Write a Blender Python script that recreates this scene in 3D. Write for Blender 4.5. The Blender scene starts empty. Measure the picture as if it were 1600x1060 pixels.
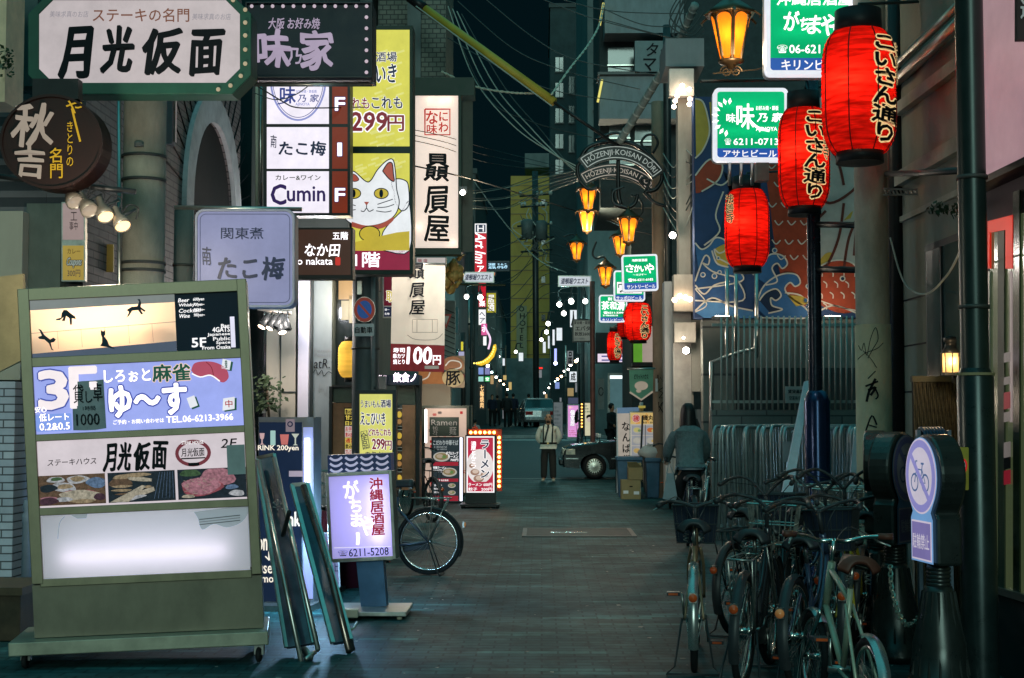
import bpy, bmesh, math, random
from mathutils import Vector, Matrix
random.seed(7)
R = math.radians
SC = bpy.context.scene
COL = SC.collection
# ---------------------------------------------------------------- camera
PITCH = math.atan(120 / 2222.2); YAW = math.atan(46 / 2222.2)
cam_d = bpy.data.cameras.new('camera'); cam = bpy.data.objects.new('camera', cam_d); COL.objects.link(cam)
cam_d.lens = 50; cam_d.sensor_width = 36; cam_d.clip_start = 0.1; cam_d.clip_end = 2000
cam.location = (0, 0, 1.6); cam.rotation_euler = (math.pi / 2 + PITCH, 0, YAW)
SC.camera = cam
# ---------------------------------------------------------------- world: night sky over the city
W = bpy.data.worlds.new('World'); SC.world = W; W.use_nodes = True
_n = W.node_tree.nodes; _l = W.node_tree.links; _n.clear()
_o = _n.new('ShaderNodeOutputWorld'); _b = _n.new('ShaderNodeBackground')
_tc = _n.new('ShaderNodeTexCoord'); _sx = _n.new('ShaderNodeSeparateXYZ'); _cr = _n.new('ShaderNodeValToRGB')
_l.new(_tc.outputs['Generated'], _sx.inputs[0]); _l.new(_sx.outputs['Z'], _cr.inputs[0])
_cr.color_ramp.elements[0].position = 0.0; _cr.color_ramp.elements[0].color = (0.0014, 0.0075, 0.0092, 1)
_cr.color_ramp.elements[1].position = 0.85; _cr.color_ramp.elements[1].color = (0.060, 0.50, 0.55, 1)
_e = _cr.color_ramp.elements.new(0.36); _e.color = (0.0007, 0.0048, 0.0068, 1)
_l.new(_cr.outputs[0], _b.inputs[0]); _b.inputs[1].default_value = 1.0
_l.new(_b.outputs[0], _o.inputs[0])
# ---------------------------------------------------------------- the moonlit city glow as one dim soft sun
sun_d = bpy.data.lights.new('sun', 'SUN'); sun = bpy.data.objects.new('sun', sun_d); COL.objects.link(sun)
sun_d.energy = 0.86; sun_d.angle = R(20); sun_d.color = (0.66, 1.0, 0.88)
sun.rotation_euler = (R(75), 0, R(1))
# ---------------------------------------------------------------- picture
SC.view_settings.view_transform = 'Standard'; SC.view_settings.look = 'None'
SC.view_settings.exposure = 0.1; SC.view_settings.gamma = 1.0
SC.cycles.use_denoising = True; SC.cycles.max_bounces = 6; SC.cycles.diffuse_bounces = 3
SC.cycles.glossy_bounces = 3; SC.cycles.transmission_bounces = 3; SC.cycles.sample_clamp_indirect = 4
SC.cycles.caustics_reflective = False; SC.cycles.caustics_refractive = False
F = 2222.2
RM = cam.rotation_euler.to_matrix()
CAM = Vector(cam.location)
def ray(px, py):
 return RM @ Vector(((px - 800) / F, (530 - py) / F, -1.0))
def P(px, py, Y):
 """the point of the street at depth Y that the photograph shows at (px, py)"""
 d = ray(px, py); return CAM + d * (Y / d.y)
def S(Y): return F / Y
def GY(py): return 1.6 * F / (py - 650)
def gz(Y):
 """the ground: level up to the crossing, then rising beyond it"""
 if Y < 37.5: return 0.0
 if Y < 52: return (Y - 37.5) * 0.8 / 14.5
 if Y < 72: return 0.8 + (Y - 52) * 0.0125
 return 1.05 + (Y - 72) * 0.008
# ---------------------------------------------------------------- materials
MATS = {}
def mat(name, col, rough=0.6, metal=0.0, var=0.2, scale=6.0, bump=0.0, bscale=60.0, streak=0.0, emit=0.0, ecol=None, coat=0.0):
 if name in MATS: return MATS[name]
 m = bpy.data.materials.new(name); m.use_nodes = True; MATS[name] = m
 n = m.node_tree.nodes; l = m.node_tree.links; b = n['Principled BSDF']
 c = (*col, 1)
 b.inputs['Roughness'].default_value = rough; b.inputs['Metallic'].default_value = metal
 b.inputs['Coat Weight'].default_value = coat
 b.inputs['Specular IOR Level'].default_value = .5 if metal > .2 or rough < .36 else .22
 if var == 0: b.inputs['Specular IOR Level'].default_value = .08
 tc = n.new('ShaderNodeTexCoord')
 if var > 0:
  nz = n.new('ShaderNodeTexNoise'); nz.inputs['Scale'].default_value = scale; nz.inputs['Detail'].default_value = 6
  nz.inputs['Roughness'].default_value = 0.65
  mp = n.new('ShaderNodeMapping'); mp.inputs['Scale'].default_value = (1, 1, 1 - 0.85 * streak)
  l.new(tc.outputs['Object'], mp.inputs[0]); l.new(mp.outputs[0], nz.inputs['Vector'])
  cr = n.new('ShaderNodeValToRGB')
  cr.color_ramp.elements[0].position = 0.3; cr.color_ramp.elements[1].position = 0.7
  cr.color_ramp.elements[0].color = (*[x * (1 - var) for x in col], 1)
  cr.color_ramp.elements[1].color = (*[min(1, x * (1 + var * 0.7)) for x in col], 1)
  l.new(nz.outputs['Fac'], cr.inputs[0]); l.new(cr.outputs[0], b.inputs['Base Color'])
  mr = n.new('ShaderNodeMapRange'); mr.inputs['To Min'].default_value = max(0.03, rough - 0.12); mr.inputs['To Max'].default_value = min(1, rough + 0.12)
  l.new(nz.outputs['Fac'], mr.inputs['Value']); l.new(mr.outputs[0], b.inputs['Roughness'])
 else:
  b.inputs['Base Color'].default_value = c
 if bump > 0:
  n2 = n.new('ShaderNodeTexNoise'); n2.inputs['Scale'].default_value = bscale; n2.inputs['Detail'].default_value = 4
  l.new(tc.outputs['Object'], n2.inputs['Vector'])
  bp = n.new('ShaderNodeBump'); bp.inputs['Strength'].default_value = bump; bp.inputs['Distance'].default_value = 0.02
  l.new(n2.outputs['Fac'], bp.inputs['Height']); l.new(bp.outputs[0], b.inputs['Normal'])
 if emit > 0:
  b.inputs['Emission Color'].default_value = (*(ecol or col), 1); b.inputs['Emission Strength'].default_value = emit
 return m
def lit(name, col, s=1.0, rough=0.35, grime=.16, gs=3.5):
 """a backlit face, lamp or screen, or an unlit board brightened by emission"""
 if name in MATS: return MATS[name]
 m = bpy.data.materials.new(name); m.use_nodes = True; MATS[name] = m
 b = m.node_tree.nodes['Principled BSDF']
 b.inputs['Base Color'].default_value = (*[x * 0.15 for x in col], 1); b.inputs['Roughness'].default_value = rough
 b.inputs['Emission Color'].default_value = (*col, 1); b.inputs['Emission Strength'].default_value = s
 b.inputs['Specular IOR Level'].default_value = .15
 if grime > 0 and s < 1.2:      # a film of dirt and fading, or the mottle of a printed photograph
  n = m.node_tree.nodes; l = m.node_tree.links; tc = n.new('ShaderNodeTexCoord'); z = n.new('ShaderNodeTexNoise'); z.inputs['Scale'].default_value = gs; z.inputs['Detail'].default_value = 7; z.inputs['Roughness'].default_value = .7
  r = n.new('ShaderNodeMapRange'); r.inputs['From Min'].default_value = .3; r.inputs['From Max'].default_value = .68; r.inputs['To Min'].default_value = s * (1 - grime); r.inputs['To Max'].default_value = s * (1 + grime * .35)
  l.new(tc.outputs['Object'], z.inputs[0]); l.new(z.outputs[0], r.inputs[0]); l.new(r.outputs[0], b.inputs['Emission Strength'])
 return m
def paper(name, col, s=0.0, dif=0.3, noise=0.0, nscale=(8, 8, 8), ecol=None):
 """translucent paper, cloth or acrylic with a lamp behind it (plus an even glow of its own)"""
 if name in MATS: return MATS[name]
 m = bpy.data.materials.new(name); m.use_nodes = True; MATS[name] = m
 n = m.node_tree.nodes; l = m.node_tree.links; n.remove(n['Principled BSDF'])
 out = n['Material Output']
 t = n.new('ShaderNodeBsdfTranslucent'); d = n.new('ShaderNodeBsdfDiffuse'); mx = n.new('ShaderNodeMixShader'); mx.inputs[0].default_value = dif
 cs = [t.inputs[0], d.inputs[0]]
 l.new(t.outputs[0], mx.inputs[1]); l.new(d.outputs[0], mx.inputs[2]); last = mx.outputs[0]
 if s > 0:
  e = n.new('ShaderNodeEmission'); e.inputs[1].default_value = s; a = n.new('ShaderNodeAddShader'); cs.append(e.inputs[0])
  l.new(last, a.inputs[0]); l.new(e.outputs[0], a.inputs[1]); last = a.outputs[0]
 if noise > 0:
  tc = n.new('ShaderNodeTexCoord'); mp = n.new('ShaderNodeMapping'); mp.inputs['Scale'].default_value = nscale
  nz = n.new('ShaderNodeTexNoise'); nz.inputs['Scale'].default_value = 1.0; nz.inputs['Detail'].default_value = 5
  cr = n.new('ShaderNodeValToRGB'); cr.color_ramp.elements[0].position = 0.3; cr.color_ramp.elements[1].position = 0.72
  cr.color_ramp.elements[0].color = (*[x * (1 - noise) for x in col], 1); cr.color_ramp.elements[1].color = (*[min(1, x * (1 + noise * .4)) for x in col], 1)
  l.new(tc.outputs['Object'], mp.inputs[0]); l.new(mp.outputs[0], nz.inputs[0]); l.new(nz.outputs[0], cr.inputs[0])
  for c in cs: l.new(cr.outputs[0], c)
 else:
  for c in cs: c.default_value = (*col, 1)
 if s > 0 and ecol:
  e.inputs[0].default_value = (*ecol, 1)
  for k in list(e.inputs[0].links): l.remove(k)
 l.new(last, out.inputs[0])
 return m
def halo_glass(name, col, clear=.6):
 m = paper(name, col); n = m.node_tree.nodes; l = m.node_tree.links; o = n['Material Output']; s = o.inputs[0].links[0].from_socket
 t = n.new('ShaderNodeBsdfTransparent'); x = n.new('ShaderNodeMixShader'); x.inputs[0].default_value = clear
 l.new(s, x.inputs[1]); l.new(t.outputs[0], x.inputs[2]); l.new(x.outputs[0], o.inputs[0]); return m
def brick(name, c1, c2, mortar, bw, bh, msize=0.008, rough=0.7, offset=0.5, bump=0.4, axes='xz', grime=0.35, gscale=1.2, bias=0.0):
 """courses of brick, tile or pavers in metres; axes says which world axes run along and up the face"""
 if name in MATS: return MATS[name]
 m = bpy.data.materials.new(name); m.use_nodes = True; MATS[name] = m
 n = m.node_tree.nodes; l = m.node_tree.links; b = n['Principled BSDF']
 tc = n.new('ShaderNodeTexCoord'); sx = n.new('ShaderNodeSeparateXYZ'); cx = n.new('ShaderNodeCombineXYZ')
 geo = n.new('ShaderNodeNewGeometry')
 l.new(geo.outputs['Position'], sx.inputs[0])
 l.new(sx.outputs[axes[0].upper()], cx.inputs[0]); l.new(sx.outputs[axes[1].upper()], cx.inputs[1])
 t = n.new('ShaderNodeTexBrick'); t.offset = offset
 t.inputs['Scale'].default_value = 1; t.inputs['Brick Width'].default_value = bw; t.inputs['Row Height'].default_value = bh
 t.inputs['Mortar Size'].default_value = msize; t.inputs['Mortar Smooth'].default_value = 0.3; t.inputs['Bias'].default_value = bias
 t.inputs['Color1'].default_value = (*c1, 1); t.inputs['Color2'].default_value = (*c2, 1); t.inputs['Mortar'].default_value = (*mortar, 1)
 l.new(cx.outputs[0], t.inputs['Vector'])
 nz = n.new('ShaderNodeTexNoise'); nz.inputs['Scale'].default_value = gscale; nz.inputs['Detail'].default_value = 8; nz.inputs['Roughness'].default_value = 0.7
 l.new(geo.outputs['Position'], nz.inputs[0])
 mr = n.new('ShaderNodeMapRange'); mr.inputs['From Min'].default_value = 0.3; mr.inputs['From Max'].default_value = 0.7
 mr.inputs['To Min'].default_value = 1 - grime; mr.inputs['To Max'].default_value = 1.1
 l.new(nz.outputs[0], mr.inputs[0])
 mx = n.new('ShaderNodeMix'); mx.data_type = 'RGBA'; mx.blend_type = 'MULTIPLY'; mx.inputs[0].default_value = 1
 l.new(t.outputs['Color'], mx.inputs[6]); l.new(mr.outputs[0], mx.inputs[7]); l.new(mx.outputs[2], b.inputs['Base Color'])
 m2 = n.new('ShaderNodeMapRange'); m2.inputs['To Min'].default_value = rough + 0.15; m2.inputs['To Max'].default_value = rough - 0.2
 l.new(nz.outputs[0], m2.inputs[0]); l.new(m2.outputs[0], b.inputs['Roughness'])
 bp = n.new('ShaderNodeBump'); bp.inputs['Strength'].default_value = bump; bp.inputs['Distance'].default_value = 0.01; bp.invert = True
 l.new(t.outputs['Fac'], bp.inputs['Height']); l.new(bp.outputs[0], b.inputs['Normal'])
 return m
# ---------------------------------------------------------------- things, parts
ORG = {}
def glow(loc, watt, col, parent, rad=.08):
 """the light a lit lamp of the photograph throws"""
 d = bpy.data.lights.new('lamp_light', 'POINT'); d.energy = watt; d.color = col; d.shadow_soft_size = rad
 o = bpy.data.objects.new('lamp_light', d); COL.objects.link(o); o.parent = parent; o.location = Vector(loc) - ORG.get(parent.name, Vector((0, 0, 0))); return o
def thing(name, label, cat, loc=(0, 0, 0), group=None, rot=(0, 0, 0)):
 o = bpy.data.objects.new(name, None); COL.objects.link(o)
 o.empty_display_size = 0.1
 o.location = loc; o.rotation_euler = rot; o['label'] = label; o['category'] = cat
 if group: o['group'] = group
 ORG[o.name] = Vector(loc); return o
def tag(o, label, cat, group=None):
 o['label'] = label; o['category'] = cat
 if group: o['group'] = group
 return o
def struct(o, kind='structure'):
 o['kind'] = kind; return o
class MB:
 """collects shapes (world or local coordinates) and links them as ONE mesh object"""
 def __init__(s): s.v = []; s.f = []; s.sm = []
 def add(s, vs, fs, smooth=False):
  k = len(s.v); s.v += [tuple(v) for v in vs]; s.f += [tuple(i + k for i in f) for f in fs]; s.sm += [smooth] * len(fs); return s
 def box(s, c, d, M=None):
  x, y, z = d[0] / 2, d[1] / 2, d[2] / 2
  vs = [Vector((a * x, b * y, e * z)) for a in (-1, 1) for b in (-1, 1) for e in (-1, 1)]
  if M is not None: vs = [M @ v for v in vs]
  vs = [v + Vector(c) for v in vs]
  return s.add(vs, [(0, 1, 3, 2), (4, 6, 7, 5), (0, 4, 5, 1), (2, 3, 7, 6), (0, 2, 6, 4), (1, 5, 7, 3)])
 def bbox(s, a, b):
  return s.box([(a[i] + b[i]) / 2 for i in range(3)], [abs(b[i] - a[i]) for i in range(3)])
 def tube(s, pts, r, n=8, cap=True, closed=False):
  pts = [Vector(p) for p in pts]; N = len(pts)
  rs = r if isinstance(r, (list, tuple)) else [r] * N
  vs = []; up = None
  for i, p in enumerate(pts):
   if closed: t = pts[(i + 1) % N] - pts[i - 1]
   else: t = pts[min(i + 1, N - 1)] - pts[max(i - 1, 0)]
   if t.length < 1e-9: t = Vector((0, 0, 1))
   t.normalize()
   if up is None:
    up = Vector((0, 0, 1)) if abs(t.z) < 0.9 else Vector((1, 0, 0))
   u = up - t * up.dot(t)
   if u.length < 1e-4: u = t.orthogonal()
   u.normalize(); up = u; w = t.cross(u)
   for k in range(n):
    a = 2 * math.pi * k / n + (math.pi / 4 if n == 4 else 0)
    vs.append(p + (u * math.cos(a) + w * math.sin(a)) * rs[i])
  fs = []
  for i in range(N if closed else N - 1):
   j = (i + 1) % N
   for k in range(n):
    q = (k + 1) % n
    fs.append((i * n + k, i * n + q, j * n + q, j * n + k))
  if cap and not closed:
   fs.append(tuple(range(n - 1, -1, -1))); fs.append(tuple((N - 1) * n + k for k in range(n)))
  return s.add(vs, fs, n > 5)
 def lathe(s, prof, c=(0, 0, 0), n=20, M=None, cap=True):
  """prof: (radius, z) pairs"""
  vs = []
  for r, z in prof:
   for k in range(n):
    a = 2 * math.pi * k / n; v = Vector((r * math.cos(a), r * math.sin(a), z))
    vs.append((M @ v if M is not None else v) + Vector(c))
  fs = []
  for i in range(len(prof) - 1):
   for k in range(n):
    q = (k + 1) % n; fs.append((i * n + k, i * n + q, (i + 1) * n + q, (i + 1) * n + k))
  s.add(vs, fs, True)
  if cap:
   k0 = len(s.v) - len(vs)
   if prof[0][0] > 1e-4: s.f.append(tuple(k0 + k for k in range(n - 1, -1, -1))); s.sm.append(False)
   if prof[-1][0] > 1e-4: s.f.append(tuple(k0 + (len(prof) - 1) * n + k for k in range(n))); s.sm.append(False)
  return s
 def ball(s, c, r, n=14, sc=(1, 1, 1), M=None):
  m = max(6, n // 2); vs = []; fs = []
  for i in range(m + 1):
   t = math.pi * i / m
   for k in range(n):
    a = 2 * math.pi * k / n
    v = Vector((r * math.sin(t) * math.cos(a) * sc[0], r * math.sin(t) * math.sin(a) * sc[1], r * math.cos(t) * sc[2]))
    vs.append((M @ v if M is not None else v) + Vector(c))
  for i in range(m):
   for k in range(n):
    q = (k + 1) % n; fs.append((i * n + k, (i + 1) * n + k, (i + 1) * n + q, i * n + q))
  return s.add(vs, fs, True)
 def torus(s, c, R_, r, axis='y', n=36, m=8, a0=0, a1=2 * math.pi):
  full = abs(a1 - a0 - 2 * math.pi) < 1e-6; pts = []
  for i in range(n if full else n + 1):
   a = a0 + (a1 - a0) * i / n; x, z = math.cos(a) * R_, math.sin(a) * R_
   pts.append(Vector(c) + (Vector((x, 0, z)) if axis == 'y' else Vector((x, z, 0)) if axis == 'z' else Vector((0, x, z))))
  return s.tube(pts, r, m, closed=full)
 def prism(s, front, back):
  n = len(front); s.add(list(front) + list(back), [tuple(range(n)), tuple(range(2 * n - 1, n - 1, -1))] + [(i, n + i, n + (i + 1) % n, (i + 1) % n) for i in range(n)]); return s
 def build(s, name, m, parent=None, world=True, bevel=0.0):
  me = bpy.data.meshes.new(name)
  off = Vector((0, 0, 0))
  if parent is not None and world:
   off = ORG.get(parent.name, Vector((0, 0, 0)))
  me.from_pydata([(v[0] - off.x, v[1] - off.y, v[2] - off.z) for v in s.v], [], s.f)
  me.polygons.foreach_set('use_smooth', s.sm)
  me.update()
  ms = m if isinstance(m, (list, tuple)) else [m]
  for k in ms: me.materials.append(k)
  bm = bmesh.new(); bm.from_mesh(me); bmesh.ops.recalc_face_normals(bm, faces=bm.faces)
  bm.to_mesh(me); bm.free()
  o = bpy.data.objects.new(name, me); COL.objects.link(o)
  if parent is not None:
   o.parent = parent
   if world: ORG[o.name] = off
  if bevel > 0:
   bv = o.modifiers.new('bevel', 'BEVEL'); bv.width = bevel; bv.segments = 2; bv.limit_method = 'ANGLE'; bv.angle_limit = R(50)
  return o
def copy_tree(o, parent=None):
 c = o.copy(); COL.objects.link(c)
 if parent is not None: c.parent = parent
 for ch in list(o.children): copy_tree(ch, c)
 return c
# ---------------------------------------------------------------- lettering
_TC = {}
def glyphs(s, off=0.0):
 k = (s, round(off, 4))
 if k in _TC: return _TC[k]
 c = bpy.data.curves.new('t', 'FONT'); c.body = s; c.resolution_u = 2; c.fill_mode = 'FRONT'; c.offset = off
 o = bpy.data.objects.new('t', c); me = o.to_mesh()
 vs = [(v.co.x, v.co.y) for v in me.vertices]; fs = [tuple(p.vertices) for p in me.polygons]
 o.to_mesh_clear(); bpy.data.objects.remove(o); bpy.data.curves.remove(c)
 _TC[k] = (vs, fs); return _TC[k]
def text2d(s, rect, off=0.0, vert=False, shear=0.0, wob=0.0, rot=0.0, pad=0.0, ref=True):
 """flat lettering fitted to a rectangle (x right, y down)"""
 x0, y0, x1, y1 = rect; V = []; FC = []
 if not vert:
  bs, _ = glyphs(s, 0.0) if ref else glyphs(s, off)
  if not bs: return [], []
  mx, my = min(v[0] for v in bs), min(v[1] for v in bs); w = max(v[0] for v in bs) - mx; h = max(v[1] for v in bs) - my
  w = w or 1; h = h or 1
  vs, fs = glyphs(s, off)
  V = [(x0 + (v[0] - mx) / w * (x1 - x0), y1 - (v[1] - my) / h * (y1 - y0)) for v in vs]; FC = list(fs)
 else:
  n = len(s); ch = (y1 - y0) / n
  for i, c in enumerate(s):
   vs, fs = glyphs(c, off); k = len(V); e = ch * 1.0
   cy = y0 + ch * (i + 0.5); cx = (x0 + x1) / 2; w = (x1 - x0)
   for v in vs:
    a, b = v[0] - 0.5, v[1] - 0.36
    if c in 'ー〜-': a, b = b, -a
    if ord(c) < 256: a += 0.22
    V.append((cx + a * w * 1.05, cy - b * e * 1.05))
   FC += [tuple(j + k for j in f) for f in fs]
 if shear: ym = (y0 + y1) / 2; V = [(x + shear * (ym - y), y) for x, y in V]
 if wob:
  hh = (y1 - y0) if not vert else (x1 - x0)
  V = [(x + wob * hh * math.sin(y / hh * 7 + x / hh * 2.1), y + wob * hh * math.sin(x / hh * 5.3 + 1 + y / hh)) for x, y in V]
 if rot:
  cx, cy = (x0 + x1) / 2, (y0 + y1) / 2; ca, sa = math.cos(rot), math.sin(rot)
  V = [(cx + (x - cx) * ca - (y - cy) * sa, cy + (x - cx) * sa + (y - cy) * ca) for x, y in V]
 return V, FC
def arcpts(cx, cy, r, a0, a1, n=12, ry=None):
 ry = ry or r
 return [(cx + r * math.cos(R(a0 + (a1 - a0) * i / n)), cy + ry * math.sin(R(a0 + (a1 - a0) * i / n))) for i in range(n + 1)]
def rrect(x0, y0, x1, y1, r, n=5):
 if r <= 0: return [(x0, y0), (x1, y0), (x1, y1), (x0, y1)]
 return arcpts(x0 + r, y0 + r, r, 180, 270, n) + arcpts(x1 - r, y0 + r, r, 270, 360, n) + arcpts(x1 - r, y1 - r, r, 0, 90, n) + arcpts(x0 + r, y1 - r, r, 90, 180, n)
def chain2d(pts, w):
 """a drawn line of width w as quads"""
 V = []; FC = []; N = len(pts)
 for i in range(N):
  a = pts[max(i - 1, 0)]; b = pts[min(i + 1, N - 1)]
  tx, ty = b[0] - a[0], b[1] - a[1]; L = math.hypot(tx, ty) or 1; nx, ny = -ty / L * w / 2, tx / L * w / 2
  V += [(pts[i][0] + nx, pts[i][1] + ny), (pts[i][0] - nx, pts[i][1] - ny)]
 for i in range(N - 1): FC.append((2 * i, 2 * i + 1, 2 * i + 3, 2 * i + 2))
 return V, FC
def spline(pts, n=6):
 out = []
 for i in range(len(pts) - 1):
  p0 = pts[max(i - 1, 0)]; p1 = pts[i]; p2 = pts[i + 1]; p3 = pts[min(i + 2, len(pts) - 1)]
  for k in range(n):
   t = k / n
   out.append(tuple(0.5 * (2 * p1[j] + (p2[j] - p0[j]) * t + (2 * p0[j] - 5 * p1[j] + 4 * p2[j] - p3[j]) * t * t + (3 * p1[j] - p0[j] - 3 * p2[j] + p3[j]) * t ** 3) for j in range(len(p1))))
 out.append(tuple(pts[-1])); return out
class Board:
 """a sign, board or wall panel: a flat face at its own place in the street, with everything drawn on it given by where the photograph shows it"""
 def __init__(s, name, label, cat, rect, Y, yaw=0.0, group=None, roll=0.0, root=True, parent=None, step=0.003):
  s.r = rect; cx, cy = (rect[0] + rect[2]) / 2, (rect[1] + rect[3]) / 2; s.c = (cx, cy); s.roll = roll; s.step = step
  s.o = P(cx, cy, Y); a = R(yaw); s.n = Vector((math.sin(a), -math.cos(a), 0)); s.acc = {}; s.order = []
  if parent is not None: s.root = parent
  else: s.root = thing(name, label, cat, s.pt(cx, rect[3]), group)
 def pt(s, px, py, off=0.0):
  if s.roll:
   ca, sa = math.cos(s.roll), math.sin(s.roll); x, y = px - s.c[0], py - s.c[1]
   px, py = s.c[0] + x * ca - y * sa, s.c[1] + x * sa + y * ca
  d = ray(px, py); o = s.o
  p = CAM + d * ((o - CAM).dot(s.n) / d.dot(s.n))
  return p + s.n * off
 def mb(s, part, m):
  k = (part, m.name)
  if k not in s.acc: s.acc[k] = (MB(), m); s.order.append(k)
  return s.acc[k][0]
 def slab(s, pts, m, part='case', off=0.0, depth=0.15):
  f = [s.pt(x, y, off) for x, y in pts]; s.mb(part, m).prism(f, [p - s.n * depth for p in f]); return s
 def case(s, m, depth=0.15, rad=0, rect=None, part='case', off=0.0):
  return s.slab(rrect(*(rect or s.r), rad), m, part, off, depth)
 def ring(s, m, w, rad=0, rect=None, out=0.02, back=0.0, part='frame'):
  r = rect or s.r; a = rrect(*r, rad); b = rrect(r[0] + w, r[1] + w, r[2] - w, r[3] - w, max(0.01, rad - w * .6) if rad > 0 else 0); n = len(a)
  A = [s.pt(x, y, out) for x, y in a]; B = [s.pt(x, y, out) for x, y in b]
  A2 = [p - s.n * (out + back) for p in A]; B2 = [p - s.n * (out + back) for p in B]
  fs = []
  for i in range(n):
   j = (i + 1) % n
   fs += [(i, j, n + j, n + i), (i, 2 * n + i, 2 * n + j, j), (n + i, n + j, 3 * n + j, 3 * n + i), (2 * n + i, 3 * n + i, 3 * n + j, 2 * n + j)]
  s.mb(part, m).add(A + B + A2 + B2, fs); return s
 def flat(s, V, FC, m, layer=1, part='panel'):
  s.mb(part, m).add([s.pt(x, y, s.step * layer) for x, y in V], FC); return s
 def poly(s, pts, m, layer=1, part='panel'):
  return s.flat(pts, [tuple(range(len(pts)))], m, layer, part)
 def rect(s, r, m, layer=1, part='panel', rad=0):
  return s.poly(rrect(*r, rad), m, layer, part)
 def disc(s, cx, cy, r, m, layer=2, part='picture', ry=None, n=28):
  return s.poly(arcpts(cx, cy, r, 0, 360 - 360 / n, n - 1, ry), m, layer, part)
 def line(s, pts, w, m, layer=3, part='lettering', smooth=0):
  if smooth: pts = spline(pts, smooth)
  return s.flat(*chain2d(pts, w), m, layer, part)
 def text(s, t, rect, m, bold=0.0, vert=False, shear=0.0, wob=0.0, rot=0.0, layer=4, part='lettering', outline=None, ow=0.05, ref=True):
  V, FC = text2d(t, rect, 0.0, vert, shear, wob, rot); em = (rect[2] - rect[0]) if vert else (rect[3] - rect[1])
  def grow(rad, mm, lay):
   if rad <= 0: s.flat(V, FC, mm, lay, part); return
   n = 6 if len(FC) > 900 or rad * em < 1.2 else 9
   for k in range(n):
    a = 6.2832 * k / n; x, y = math.cos(a), math.sin(a)
    if wob: p, q = (x + y) * .707, (x - y) * .707 * .55; x, y = (p + q) * .707, (p - q) * .707
    s.flat([(u + x * rad * em, v + y * rad * em) for u, v in V], FC, mm, lay + k * .06, part)
  if outline is not None: grow(bold * .5 + ow * .8, outline, layer - 1)
  grow(bold * .5, m, layer); return s
 def tube(s, pts, r, m, part='tube', off=0.0, n=8):
  s.mb(part, m).tube([s.pt(x, y, off) for x, y in pts], r, n); return s
 def scribble(s, rect, rows, m, layer=4, part='lettering', fill=0.55, chars='安い酒場居屋の味一品生中焼鳥名物串揚', seed=1, bold=0.02):
  """rows of small print"""
  rn = random.Random(seed); x0, y0, x1, y1 = rect; h = (y1 - y0) / rows
  for i in range(rows):
   n = max(2, int((x1 - x0) / (h * fill) * rn.uniform(.6, 1)))
   t = ''.join(rn.choice(chars) for _ in range(n))
   w = min(x1 - x0, n * h * fill * 1.05)
   s.text(t, (x0, y0 + h * (i + .5 - fill / 2), x0 + w, y0 + h * (i + .5 + fill / 2)), m, bold, layer=layer, part=part)
  return s
 def done(s, bevel=0.0):
  for k in s.order:
   b, m = s.acc[k]
   b.build(k[0], m, s.root, bevel=bevel if k[0] in ('case', 'frame') else 0)
  return s.root
# ================================================================ common materials
BLACK = mat('black_paint', (0.012, 0.014, 0.015), .4, var=.3)
DARK = mat('dark_metal', (0.03, 0.036, 0.038), .45, .3, var=.35)
STEEL = mat('brushed_steel', (0.42, 0.41, 0.38), .32, .9, var=.2, scale=14)
OLIVE = mat('olive_steel', (0.20, 0.165, 0.105), .38, .55, var=.25, scale=5, streak=.5)
CHROME = mat('chrome', (0.75, 0.74, 0.70), .14, 1.0, var=.12)
WHITE = mat('white_paint', (0.62, 0.62, 0.63), .5, var=.14)
CREAM = mat('cream_paint', (0.45, 0.42, 0.33), .4, var=.15)
INKB = mat('ink_black', (0.010, 0.011, 0.014), .6, var=0)
INKN = lit('ink_navy', (0.010, 0.020, 0.055), .8)
INKR = lit('ink_red', (0.42, 0.012, 0.018), .85)
INKM = lit('ink_maroon', (0.21, 0.014, 0.028), .85)
INKG = lit('ink_green', (0.008, 0.085, 0.05), .8)
INKW = mat('ink_white', (0.75, 0.72, 0.72), .6, var=0)
GREY = mat('ink_grey', (0.16, 0.17, 0.18), .6, var=0)
RUBBER = mat('rubber', (0.012, 0.012, 0.013), .75, var=.3, scale=30)
CONC = mat('concrete_pole', (0.30, 0.29, 0.235), .8, var=.4, scale=3.5, bump=.25, bscale=80, streak=.7)
CONCD = mat('concrete_dark', (0.14, 0.15, 0.14), .85, var=.35, scale=2.5, bump=.3, streak=.6)
WIRE = mat('wire', (0.05, 0.06, 0.06), .5, var=.2)
WIREL = mat('wire_pale', (0.30, 0.34, 0.30), .5, var=.2)
L_WHITE = lit('light_white', (1, .97, .98), 1.0)
L_LILAC = lit('light_lilac', (.83, .80, .98), .92)
L_TXT = lit('light_lettering', (1, .93, .97), 1.5)
L_TUBE = lit('tube', (.95, .95, 1), 7)
L_WARM = lit('warm_bulb', (1, .62, .30), 26)
L_BULB = lit('bulb_white', (1, .90, .78), 14)
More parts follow.
